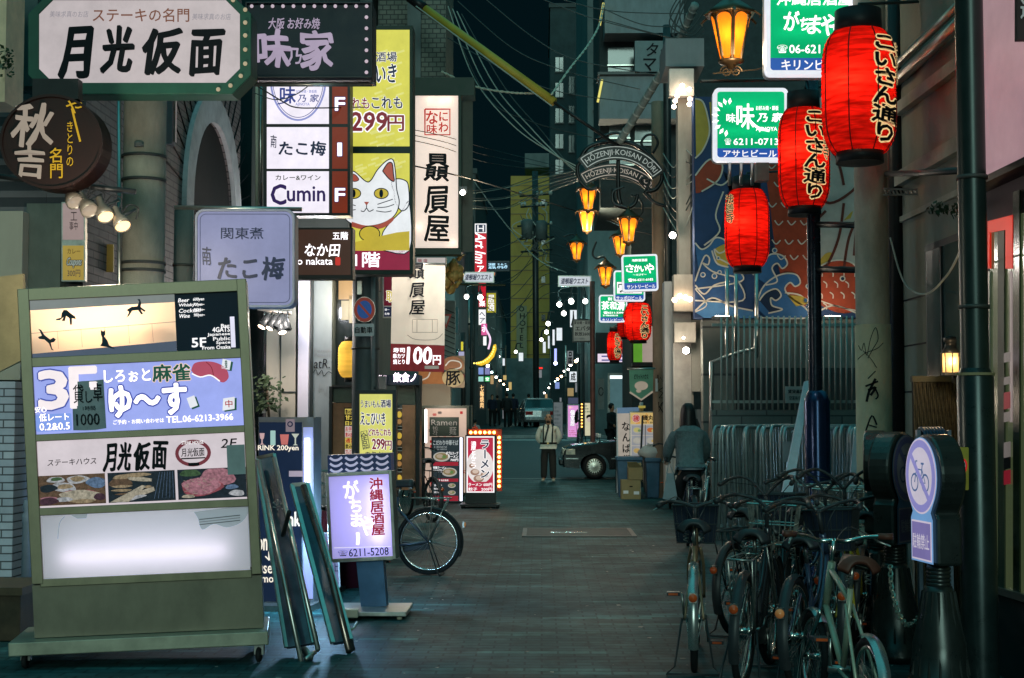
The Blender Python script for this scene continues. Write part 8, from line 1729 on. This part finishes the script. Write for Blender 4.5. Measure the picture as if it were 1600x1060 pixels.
for k in range(5): y = 640 + k * 24; s_ = (y - 629) / 140; b.tube([P(1002 - 6 * s_ - 1, y, 29.3), P(1002 + 6 * s_ + 1, y, 29.3)], .018, 5)
b.build('frame', STEEL, t); MB().box(P(1003, 636, 29.3), (.13, .2, .05)).build('cap', lit('cap_yellow', (.6, .5, .1), .5), t)
# lit shop at the crossing corner (right)
t = thing('corner_shop', 'corner shop with a bright red and white sign band and glass front past the arch', 'building', P(1000, 760, 33)); WS = lit('shop_white', (.85, .70, .85), .95); RS = lit('shop_red', (.62, .02, .07), .9)
pbox(MB(), 931, 520, 992, 568, 51.5, .5).build('sign_box', BLACK, t); b = MB(); pbox(b, 951, 535, 989, 552, 51.45, .04); b.build('sign_face', RS, t); b = MB(); pbox(b, 934, 553, 989, 566, 51.45, .04); b.build('sign_face', WS, t); b = MB(); pbox(b, 951, 528, 989, 534, 51.45, .04); b.build('sign_face', WS, t)
bd = Board('', '', '', (950, 530, 990, 566), 51.4, parent=t); bd.text('千 館', (954, 536, 986, 551), L_TXT, .06); bd.rect((940, 556, 986, 558), BLU, 1, 'stripe'); bd.rect((940, 562, 986, 564), BLU, 1, 'stripe'); bd.done()
b = MB(); pbox(b, 990, 530, 1004, 566, 31.95, .05); b.build('green_panel', lit('shop_green', (.14, .42, .04), .65), t); b = MB(); pbox(b, 1004, 510, 1022, 566, 31.9, .05); b.build('beige_panel', lit('shop_beige', (.52, .42, .36), .6), t)
b = MB(); pbox(b, 988, 567, 1040, 572, 31.8, .4); b.build('eave', DARK, t)
fr = MB()
for (x0_, y0_, x1_, y1_) in ((950, 586, 953, 730), (976, 586, 979, 730), (950, 583, 980, 586.5)): pbox(fr, x0_, y0_, x1_, y1_, 50.5, .15)
fr.build('window_frame', mat('shop_alu', (.34, .38, .37), .35, .7), t); pbox(MB(), 953, 587, 976, 640, 50.6, .05).build('window_glass', lit('shop_glow', (.06, .13, .14), .9), t); pbox(MB(), 953, 640, 976, 730, 50.6, .05).build('counter', lit('counter_grey', (.30, .33, .32), .4), t)
pbox(MB(), 953, 587, 976, 592, 50.5, .04).build('tube', lit('shop_tube', (.8, .9, .9), 1.6), t)
# ================================================================ far signs
def small_sign(label, rect, Y, panel, txt=None, m=None, vert=False, name='shop_sign', bold=.05, case=None, depth=.15, extra=None):
 bd = Board(name, label, 'sign', rect, Y); bd.case(case or DARK, depth); x0, y0, x1, y1 = rect; k = min(x1 - x0, y1 - y0) * .07; bd.rect((x0 + k, y0 + k, x1 - k, y1 - k), panel, 1)
 if txt: k *= 3; bd.text(txt, (x0 + k, y0 + k, x1 - k, y1 - k), m, bold, vert=vert)
 if extra: extra(bd)
 return bd.done()
bd = Board('neon_sign', 'tall red vertical hotel sign with a white H box on top at the left', 'sign', (741, 349, 761, 438), 60); bd.case(DARK, .4); bd.rect((742, 365, 760, 437), lit('neon_red', (.62, .012, .03), .85), 1); bd.rect((742, 350, 760, 364), lit('neon_ink', (.03, .04, .07), 1), 1); bd.ring(L_WHITE, 1.2, rect=(742, 350, 760, 364.5), out=.06); bd.text('H', (746, 352.5, 756, 362), L_WHITE, .03)
bd.text('Art Inn', (727, 381, 774, 397), L_TXT, .03, rot=R(90), shear=.2); bd.text('ア', (746, 416, 756, 426), L_TXT, .06); bd.line([(751, 428), (751, 437)], 2, L_TXT, 4); bd.done()
bd = Board('neon_sign', 'white outlined pictogram band continuing below the red hotel sign', 'sign', (747, 440, 760, 540), 62); bd.case(DARK, .3); bd.rect((748, 441, 759, 480), MATS['neon_red'], 1); bd.text('楽', (749, 470, 758, 479), L_TXT, .05); bd.rect((748, 484, 759, 508), L_WHITE, 1); bd.text('ヘア', (749, 486, 758, 506), INKN, .05, vert=True); bd.rect((752, 506, 761, 524), lit('neon_pink', (.75, .10, .32), .9), 2); bd.text('ホ', (753, 510, 760, 519), L_TXT, .05); bd.rect((755, 526, 760, 540), L_WHITE, 1); bd.done()
small_sign('blue white dotted ticker sign next to the red hotel sign', (760, 408, 796, 424), 70, lit('led_dark', (.004, .01, .02), 1), '道頓, みなみ', lit('led_blue', (.45, .75, .95), 1.1), depth=.1)
small_sign('tiny orange ticker line under the dotted one', (760, 425, 775, 432), 70, MATS['led_dark'], 'アパ', lit('led_orange', (1, .25, .05), 1.1), depth=.1)
small_sign('yellow lit sign with pale letters beneath the tickers', (759, 457, 776, 490), 64, lit('far_yellow', (.46, .40, .02), .75), '居酒', L_WHITE, True)
bd = Board('direction_sign', 'white arrow-shaped district sign pointing left on the left lamp bracket', 'sign', (721, 425, 772, 442), 51); bd.slab([(721, 433), (727, 425), (772, 425), (772, 442), (727, 442)], STEEL, 'case', 0, .1); bd.poly([(723, 433), (728, 426.5), (770.5, 426.5), (770.5, 440.5), (728, 440.5)], lit('dir_white', (.62, .66, .72), .85), 1); bd.text('道頓堀ウエスト', (727, 429, 768, 438), INKN, .05, shear=.15); bd.done()
bd = Board('direction_sign', 'white oblong district sign on the right lamp bracket', 'sign', (872, 431, 924, 448), 51); bd.case(STEEL, .1); bd.rect((873.5, 432.5, 922.5, 446.5), MATS['dir_white'], 1); bd.text('道頓堀ウエスト', (877, 435, 919, 444), INKN, .05, shear=.15); bd.done()
def globe(label, x, y, r, Y, arm=None):
 t = thing('globe_lamp', label, 'street lamp', P(x, y + r * 2, Y), 'white globe lamps up the alley'); c = P(x, y, Y); u_ = r / S(Y)
 MB().ball(c, u_ * .78, 14).build('bulb', lit('globe_glow', (1, .95, .86), 9), t); glow(P(x, y + r * 1.9, Y), 40, (.5, 1, .95), t); MB().lathe([(u_ * .4, u_ * .9), (u_ * .75, u_ * 1.25), (u_ * .4, u_ * 1.6), (u_ * .3, u_ * 2.2)], c, 12, cap=False).build('cap', DARK, t)
 b = MB(); b.lathe([(u_ * .3, -u_ * 1.35), (u_ * 1.05, -u_ * 1.1), (u_ * 1.5, 0), (u_ * 1.25, u_ * 1.0), (u_ * .6, u_ * 1.3)], c, 18, cap=False); b.build('glass_shade', halo_glass('shade_glass', (.55, .42, .32)), t)
 pts = arm or [(x, y - r * 2), (x + 2, y - r * 4), (x + 10, y - r * 4)]; MB().tube(spline([tuple(P(px, py, Y)) for px, py in pts], 5), .03 if Y < 60 else .04, 6).build('arm', DARK, t)
GLB = [('globe lamp at the right end of the nearest triple bracket', 914.5, 471, 5.2, 51.2, [(914.5, 462), (913, 452), (911, 448)]), ('globe lamp in the middle of the nearest triple bracket', 892.5, 471, 5.6, 51.2, [(892.5, 462), (893, 452), (896, 448)]), ('globe lamp at the left of the triple bracket on a curved arm', 874, 476, 5.2, 51.6, [(874, 468), (872, 456), (880, 450), (890, 449)]), ('globe lamp hanging lowest under the triple bracket', 881, 490, 5.0, 55, None), ('globe lamp sixth from the far end of the right row', 856.5, 506, 4.6, 62, None), ('globe lamp just under the sixth one of the right row', 854, 519, 4.0, 68, None), ('globe lamp second farthest in the right row', 846, 531, 3.6, 76, None), ('farthest globe lamp of the right row', 839.5, 543, 3.2, 86, None),
    ('left globe lamp under the arrow-shaped sign', 729, 464, 4.8, 51, [(729, 456), (730, 448), (745, 444)]), ('right globe lamp under the arrow-shaped sign', 750.5, 465, 5.6, 51, [(750, 456), (750, 448), (752, 444)]), ('small globe lamp before the ochre tower', 806, 550, 3.2, 92, None), ('small globe lamp right of the yellow crescent', 779, 557.5, 3.0, 88, None)]
for g_ in GLB: globe(*g_)
b = MB(); b.tube([P(700, 444, 51), P(790, 446, 51)], .04, 6); tag(b.build('lamp_bracket', BRZ), 'brown cross bracket carrying the arrow-shaped sign', 'bracket')
# yellow crescent
cr = [(775, 538), (776, 546), (772, 558), (763, 568), (752, 572), (744, 570), (745, 566), (754, 564), (763, 557), (769, 547), (771, 539)]
bd = Board('neon_sign', 'glowing yellow crescent sign dotted with bulbs above the left shops', 'sign', (744, 538, 777, 572), 50); bd.slab(cr, mat('crescent_case', (.2, .12, .02), .5), 'case', 0, .15); bd.poly(cr, lit('crescent', (.90, .55, .03), .95), 1)
for i in range(13): a = R(8 + i * 7.2); bd.mb('bulb', lit('crescent_bulb', (1, .75, .15), 3)).ball(bd.pt(743 + 30 * math.cos(a) * .98, 539 + 29 * math.sin(a), .05), .025, 6)
bd.done(); b = MB(); b.tube(spline([tuple(P(x, y, 50.3)) for x, y in ((763, 546), (766, 530), (760, 516), (756, 508))], 5), .035, 6); tag(b.build('neon_tube', lit('neon_lilac', (.8, .55, .75), 1.2)), 'pale pink neon line curling above the yellow crescent', 'neon')
for lb, r, Y, pm_, tx, m, v in (('blue and white small sign below the crescent', (747, 574, 756, 586), 52, 'bw', '', None, 0), ('violet small sign right of the blue one under the crescent', (757, 574, 766, 586), 52, 'vi', '', None, 0), ('mint small sign under the blue one', (747, 588, 756, 597), 52, 'mint', '', None, 0), ('green glowing sign of one white character', (757, 588, 766, 597), 52, 'gr', '空', 'w', 0),
 ('narrow amber lettered banner low at the left of the alley', (748, 600, 758, 640), 46, 'dk', '七輪焼肉', 'a', 1), ('small yellow tag on the left wall past the pennants', (720, 534, 724, 548), 36, 'ye', '', None, 0), ('pale lilac small plate under the yellow tag', (716, 549, 726, 563), 36, 'li', '', None, 0), ('white vertical sign of one character right of the lamps', (890, 484, 902, 512), 60, 'wh', '人', 'k', 0), ('bright blank vertical lightbox right of the globes', (869, 512, 879, 533), 66, 'wh', '', None, 0), ('narrow lightbox on the right shop wall', (886, 548, 896, 570), 60, 'grey', '品', 'k', 0), ('white lit sign of one dark character low on the right', (889, 580, 902, 598), 55, 'wh', '成', 'k', 0),
 ('slim glowing strip sign in the middle of the right shops', (848, 534, 853, 552), 84, 'wh', '', None, 0), ('slim glowing strip sign nearest the far lamps', (856, 525, 859, 545), 80, 'wh', '', None, 0), ('tall thin strip sign left of the blank lightbox', (863, 515, 867, 540), 74, 'wh', '', None, 0), ('white lit sign under the little lamp of the tower', (810, 551, 818, 565), 95, 'wh', '', None, 0), ('thin white sign left of the tower', (785, 560, 790, 572), 90, 'wh', '', None, 0), ('red neon line over a far doorway', (837, 574, 848, 577), 104, 'rd', '', None, 0), ('dim small sign under the red neon line', (840, 578, 847, 591), 104, 'grey', '', None, 0),
 ('grey green hanging sign with dark katakana before the globes', (894, 499, 926, 535), 44, 'gg', '', None, 0), ('ochre small sign on the lower right of the far shops', (886, 606, 897, 620), 50, 'oc', '', None, 0), ('dark picture sign on top of the pink standing sign', (887, 621, 904, 632), 48, 'nv', '', None, 0)):
 pn = {'bw': lit('fs_blue', (.25, .35, .75), .8), 'vi': lit('fs_violet', (.3, .3, .6), .7), 'mint': lit('fs_mint', (.4, .8, .7), .8), 'gr': lit('fs_green', (.02, .55, .12), .9), 'dk': lit('fs_dark', (.02, .02, .02), 1), 'ye': lit('fs_yellow', (.8, .7, .05), .8), 'li': lit('fs_lilac', (.5, .5, .75), .7), 'wh': lit('fs_white', (.80, .85, .90), .95), 'grey': lit('fs_grey', (.35, .37, .40), .5), 'rd': lit('fs_red', (1, .03, .02), 1.4), 'gg': lit('fs_gg', (.17, .20, .17), .6), 'oc': lit('fs_ochre', (.5, .35, .15), .6), 'nv': lit('fs_navy', (.06, .07, .13), .8)}[pm_]
 small_sign(lb, r, Y, pn, tx or None, {'w': L_TXT, 'k': INKB, 'a': lit('fs_amber', (1, .6, .25), 1.3), None: None}[m], bool(v))
bd = Board('', '', '', (894, 499, 926, 535), 43.97, parent=[o for o in COL.objects if o.get('label', '').startswith('grey green hanging')][0]); bd.text('宴会場・個室', (897, 502, 922, 507), INKB, .03); bd.text('エバタ', (899, 510, 922, 517), INKB, .05); bd.text('飲放2600', (898, 519, 922, 525), INKB, .04); bd.scribble((897, 526, 923, 533), 1, GREY, 4); bd.done()
b = MB(); q = spline([tuple(P(x, y, 47)) for x, y in ((877, 566), (872, 580), (870, 560))], 4)
t = thing('floodlight', 'small violet white spotlight glinting among the far right shops', 'lamp', P(868, 574, 58)); MB().ball(P(868, 568, 58), .07, 10).build('bulb', lit('violet_spot', (.55, .6, 1), 14), t); MB().tube([P(868, 566, 58.1), P(868, 545, 58.1)], .05, 6).build('tube', lit('violet_tube', (.35, .4, .9), 1.5), t)
bd = Board('standing_sign', 'glowing pink lettered standing sign on the far right pavement', 'signboard', (886, 632, 905, 686), 47.5); bd.case(WHITE, .2); bd.rect((887.5, 634, 903.5, 683), lit('far_pink', (.75, .32, .68), .95), 1); bd.scribble((889, 672, 902, 681), 3, INKR, 3); bd.scribble((889, 635, 902, 639), 1, lit('pk_or', (1, .7, .3), 1), 3, fill=.8); bd.text('個室居', (891, 641, 898, 666), L_WHITE, .09, vert=True, outline=lit('pk_violet', (.35, .15, .5), .8), ow=.05); bd.poly(spline([(899, 644), (903, 640), (903, 658), (899, 662), (897, 654), (899, 644)], 3)[:-1], INKB, 4, 'figure_drawing'); bd.done()
bd = Board('standing_sign', 'pale yellow standing sign with a bulb row, half behind the rust post', 'signboard', (912, 629, 927, 682), 47); bd.case(DARK, .2); bd.rect((914, 630, 926, 681), lit('far_cream', (.66, .62, .42), .85), 1); bd.scribble((914, 632, 925, 646), 3, INKG, 3)
for k in range(8): bd.mb('bulb', lit('dot_orange', (1, .5, .1), 3)).ball(bd.pt(909, 632 + k * 5, .05), .03, 6)
bd.slab([(907, 629), (912, 629), (912, 672), (907, 672)], BLACK, 'bulb_strip', 0, .1); bd.disc(921, 652, 5, INKB, 3, 'figure_drawing', 4); bd.disc(921, 656, 4, lit('face_pale', (.6, .5, .45), .8), 4, 'figure_drawing', 4); bd.done()
small_sign('grey notice stand behind the bald man', (864, 628, 880, 686), 49, lit('stand_grey', (.16, .19, .20), .6), None, None, name='standing_sign', extra=lambda bd: bd.scribble((866, 634, 879, 670), 6, GREY, 4))
bd = Board('standing_sign', 'pale round-topped sign board with a ring mark beside the rust post', 'sign', (934, 592, 944, 640), 43); bd.case(mat('far_board', (.22, .25, .25), .5), .1); bd.line(arcpts(939, 612, 3.5, 0, 350, 16, 6), 1.2, INKB, 3, 'emblem'); bd.done()
small_sign('glowing pale strip at the corner of the rust post', (930, 527, 935, 566), 52, lit('strip_mauve', (.55, .45, .65), .8), None, None)
for k in range(17):
 lf = k % 3 == 0; f = k / 17 + rn.uniform(-.02, .02); x = 762 + 36 * f if lf else 906 - 60 * f; y = (572 + 42 * f if lf else 558 + 60 * f) + rn.uniform(-3, 3); Y = 55 + 42 * f
 t = thing('shop_lamp', 'tiny bright lamp glowing along the %s shop fronts of the far alley' % ('left-side' if lf else 'right-side'), 'lamp', P(x, y, Y), 'tiny lamps of the far shop fronts'); MB().ball(P(x, y, Y), .045 + .03 * rn.random(), 8).build('bulb', rn.choice((L_BULB, L_BULB, lit('far_cool', (.7, 1, .95), 8), L_WARM)), t); MB().lathe([(.12, .05), (.05, .16), (.02, .3)], P(x, y, Y), 8, cap=False).build('shade', DARK, t)
for k in range(12):
 lf = k % 3 == 0; x = rn.uniform(764, 796) if lf else rn.uniform(846, 904); y = rn.uniform(585, 650); w = rn.uniform(3, 9); Y = rn.uniform(58, 96)
 small_sign('small lit shop window at street level on the %s of the far alley' % ('left' if lf else 'right'), (x, y, x + w, y + rn.uniform(6, 18)), Y, rn.choice((MATS['window_warm'], MATS['shop_glow'], MATS['fs_grey'], MATS['fs_blue'], MATS['head_yellow'])), name='far_lit_window')['group'] = 'lit windows of the far shops'  # far shop windows, each a small glowing pane at a random spot
# warning triangle on the left
bd = Board('warning_sign', 'red edged triangular road sign behind the cloth banner', 'sign', (693, 490, 706, 514), 24.5); bd.slab([(688, 491), (706, 491), (697, 515)], mat('tri_red', (.34, .05, .04), .5), 'plate', 0, .02); bd.poly([(692, 494), (702, 494), (697, 508)], mat('tri_white', (.4, .38, .36), .5), 1); bd.done()
t = thing('shop_shutter', 'ribbed pale shutter wall below the red triangle sign', 'wall', P(706, 600, 29.2)); pbox(MB(), 692, 470, 711, 556, 29.2, .2).build('panel', mat('shutter_pale', (.20, .24, .23), .6), t); rb = MB()
for k in range(10): rb.tube([P(692, 482 + k * 8, 29.18), P(711, 490 + k * 8, 29.18)], .014, 4)
rb.build('rib', DARK, t)
for lb, x, y0_, y1_, w_, Y, m in (('thin pale conduit on the left shop wall past the ornament', 733, 468, 545, .05, 38, STEEL), ('slim dark pole at the left of the far alley', 737, 460, 690, .1, 40, DARK), ('thin brown pole before the ochre tower', 790, 540, 660, .09, 80, mat('pole_far', (.16, .12, .09), .7)), ('dark post in the left middle of the far alley', 724, 520, 680, .12, 37, DARK), ('pale drainpipe on the far right shops', 884, 540, 640, .08, 56, STEEL), ('dark slim drainpipe right of the far globes', 905, 448, 660, .08, 53, DARK)):
 b = MB(); a = P(x, y1_, Y); a.z = max(a.z, gz(Y)); b.tube([P(x, y0_, Y), a], w_ / 2, 8); t = thing('post', lb, 'pole', a); b.build('shaft', m, t); MB().lathe([(w_ * .7, -.03), (w_ * .7, .03)], P(x, (y0_ + y1_) / 2, Y), 8).build('clamp', DARK, t)
# far utility pole with its transformers
t = thing('utility_pole', 'dark far utility pole tangled with cross-arms and cables in front of the ochre tower', 'pole', P(838, 660, 74)); b = MB(); a = P(838, 660, 74); b.tube([P(836, 268, 74), (a.x, 74, gz(74))], .16, 10); b.build('shaft', DARK, t)
b = MB(); rn = random.Random(12)
for y in (305, 322, 352, 372, 392): b.tube([P(812 + rn.uniform(-4, 4), y + 2, 73.8), P(862 + rn.uniform(-6, 6), y - 2, 73.8)], .05, 6)
b.build('cross_arm', DARK, t); b = MB()
for x, y in ((846, 360), (824, 358)): b.lathe([(.30, -.5), (.32, .4), (.2, .5)], P(x, y, 73.6), 14)
b.build('transformer', mat('transformer_grey', (.09, .11, .11), .5), t); b = MB()
for k in range(14): b.lathe([(.05, -.1), (.09, 0), (.05, .1)], P(rn.uniform(812, 862), rn.choice((302, 319, 349, 369)), 73.7), 8)
b.build('insulator', mat('insulator', (.35, .38, .36), .3), t)
for k in range(16):
 x = rn.uniform(815, 860); y = rn.uniform(290, 400); q = MB(); q.tube(spline([tuple(P(x + rn.gauss(0, 6), y + i * 9 + rn.gauss(0, 4), 73.5)) for i in range(5)], 4), .03, 4); q.build('cable', WIREL if k % 3 == 0 else WIRE, t)
# ================================================================ overhead cables
def cable(label, pts, r, m=WIRE, group='overhead cables', n=8):
 """pts: (px, py, depth)"""
 b = MB(); b.tube(spline([tuple(P(*p)) for p in pts], n), r, 5); o = b.build('overhead_cable', m); tag(o, label, 'cable', group); return o
LL = 'thin overhead cable strung across the alley'
rn = random.Random(31)
for k in range(4):
 o = rn.uniform(-6, 6); cable('pale cable sagging from the tall corner building down to the arch sign', [(700 + k * 7, 10 + k * 4, 29), (745 + k * 14 + o, 120 + k * 6, 28.5), (800 + k * 16, 195 + k * 4, 28), (860 + k * 8, 238 + k * 5, 27.6), (905, 262 + k * 5, 27.4)], .012, WIREL if k < 3 else WIRE, 'pale cables to the arch sign')
for p in ([(715, 2, 28), (800, 75, 28), (880, 110, 28), (1000, 140, 28)], [(760, 0, 27), (835, 60, 27), (905, 95, 27), (1045, 120, 27)], [(700, 60, 29), (790, 110, 28), (880, 145, 28), (1040, 165, 28)], [(850, 0, 26), (930, 30, 26), (1050, 60, 26)], [(880, 0, 27), (960, 18, 27), (1090, 22, 27)], [(945, 15, 25), (1010, 40, 25), (1085, 40, 25)], [(940, 30, 25), (1020, 52, 25), (1095, 70, 25)], [(700, 20, 29), (760, 150, 29), (830, 190, 28), (925, 215, 27)], [(1045, 60, 27.6), (1080, 140, 26), (1100, 160, 24)]):
 cable(LL, p, .010, rn.choice((WIRE, WIREL, WIRE)))
for k in range(6): cable('pale cable running low from the left lightbox towards the far pole', [(722, 300 + k * 5, 30), (790, 292 + k * 8 - (k % 2) * 6, 40), (850, 272 + k * 6, 34), (905, 262 + k * 4, 28)], .011, WIREL if k % 2 else WIRE, 'pale cables beside the arch')
for k in range(8): cable('dark far cable crossing before the ochre tower', [(745 + k * 3, 400 + k * 16, 60), (800, 380 + k * 18 + (k % 3) * 12, 70), (850, 350 + k * 16, 74), (905, 375 + k * 12, 56)], .018, WIRE, 'far dark cables')
cable('long pale cable curving down to the far globe lamps', [(742, 285, 45), (790, 350, 48), (840, 405, 50), (885, 426, 51)], .02, WIREL)
cable('thin cable looping over the three white sign panels', [(388, 126, 15.5), (440, 158, 15.6), (462, 168, 15.6), (500, 169, 15.7), (560, 168, 17), (646, 168, 25)], .008, BLACK)
cable('thin cable bowed under the round logo panel', [(396, 145, 15.6), (430, 156, 15.6), (462, 148, 15.6), (490, 128, 15.6)], .006, WIRE)
for k in range(3): cable('dark cable crossing the cream lightbox', [(600, 195 + k * 8, 24), (690, 212 + k * 9, 24.5), (760, 232 + k * 11, 30), (880, 262 + k * 4, 28)], .007, BLACK, 'dark cables over the cream lightbox')
cable('dark thicker cable sloping over the cream lightbox', [(640, 258, 24), (720, 276, 25), (790, 296, 32), (900, 330, 34)], .014, BLACK)
for k in range(7): cable('loose cable hanging in the tangle between the brown pole and the white pillar', [(1036, 240 + k * 14, 27.5), (1052 + rn.uniform(-4, 4), 262 + k * 16, 25.5), (1066, 240 + k * 20 + rn.uniform(-10, 10), 24), (1084, 246 + k * 12, 23)], .010, rn.choice((WIRE, WIREL)), 'tangled cables by the white pillar')
for k in range(6): cable('cable loop in the dark tangle at the top right', [(1060 + k * 3, -5, 24), (1056 + rn.uniform(-12, 12), 26 + k * 6, 24), (1080 + rn.uniform(-8, 8), 48 + k * 4, 24), (1100, 18 + k * 9, 24)], .012, WIRE, 'tangled cables at the top right')
cable('drooping cable between the dark downpipe and the green front post', [(1391, 372, 12.4), (1412, 440, 12), (1445, 460, 11), (1480, 430, 10), (1504, 385, 8.6)], .008, WIREL)
def rope(label, pts, r, m):
 q = spline([tuple(P(*p)) for p in pts], 16); b = MB(); N = len(q)
 for ph in (0, 3.1416):
  W = []
  for i, p in enumerate(q):
   d = Vector(q[min(i + 1, N - 1)]) - Vector(q[max(i - 1, 0)]); u_ = d.orthogonal().normalized(); v_ = d.normalized().cross(u_); a = i * 1.2 + ph; W.append(Vector(p) + (u_ * math.cos(a) + v_ * math.sin(a)) * r * .8)
  b.tube(W, r, 5)
 return tag(b.build('rope_light', m), label, 'rope')
RP = mat('rope_pale', (.42, .44, .36), .7, var=.2)
rope('pale twisted cable hanging left of the yellow cable guard', [(690, 112, 28), (745, 136, 27.5), (800, 145, 27), (834, 146, 26.8)], .013, RP); rope('pale twisted cable rising from the yellow guard to the upper balcony', [(862, 148, 26.5), (890, 108, 27.5), (918, 72, 29), (936, 40, 30.5), (943, 6, 31)], .014, RP)
b = MB(); b.tube([P(664, 14, 27.5), P(866, 160, 26.6)], .085, 12); t = thing('cable_guard', 'long yellow plastic guard on a guy wire slanting over the alley', 'cable guard', P(765, 88, 27)); b.build('guard', mat('guard_yellow', (.36, .27, .035), .5, var=.2, scale=3), t); b = MB(); b.tube([P(640, -4, 27.6), P(664, 14, 27.5)], .10, 10); b.tube([P(866, 160, 26.6), P(962, 226, 26.9)], .035, 8); b.build('guy_wire', BLACK, t); MB().tube([P(650, 10, 27.38), P(862, 166, 26.5)], .012, 5).build('tie', WIREL, t)
t = thing('cable_sleeve', 'thick pale taped cable sleeve slanting down to the arch sign', 'cable', P(1020, 130, 26.5)); b = MB(); q = spline([tuple(P(*p)) for p in ((1086, 8, 24), (1056, 74, 25), (1012, 150, 26), (968, 222, 26.9))], 12); b.tube(q, .075, 8); b.build('sleeve', mat('sleeve_grey', (.17, .21, .20), .6, var=.3, scale=12), t); b = MB()
for i in range(2, len(q) - 1, 2): b.tube([q[i], Vector(q[i]) + (Vector(q[i + 1]) - Vector(q[i])) * .3], .080, 8)
b.build('tape', mat('tape_pale', (.36, .40, .37), .6), t)
# small dirt on the pavement
lt = MB(); rn = random.Random(77)
for k in range(130):
 Y = 8.7 + 26 * rn.random() ** 1.6; x = rn.uniform(-2.2, 2.6); s_ = rn.uniform(.008, .03); a = rn.uniform(0, 6.28); c = Vector((x, Y, .003 + rn.random() * .004)); lt.add([c + Vector((s_ * math.cos(a + i * 1.57) * rn.uniform(.6, 1), s_ * math.sin(a + i * 1.57) * rn.uniform(.6, 1), rn.uniform(0, .006))) for i in range(4)], [(0, 1, 2, 3)])
o = lt.build('litter', mat('litter', (.30, .30, .27), .8, var=.5, scale=2)); struct(o, 'stuff')
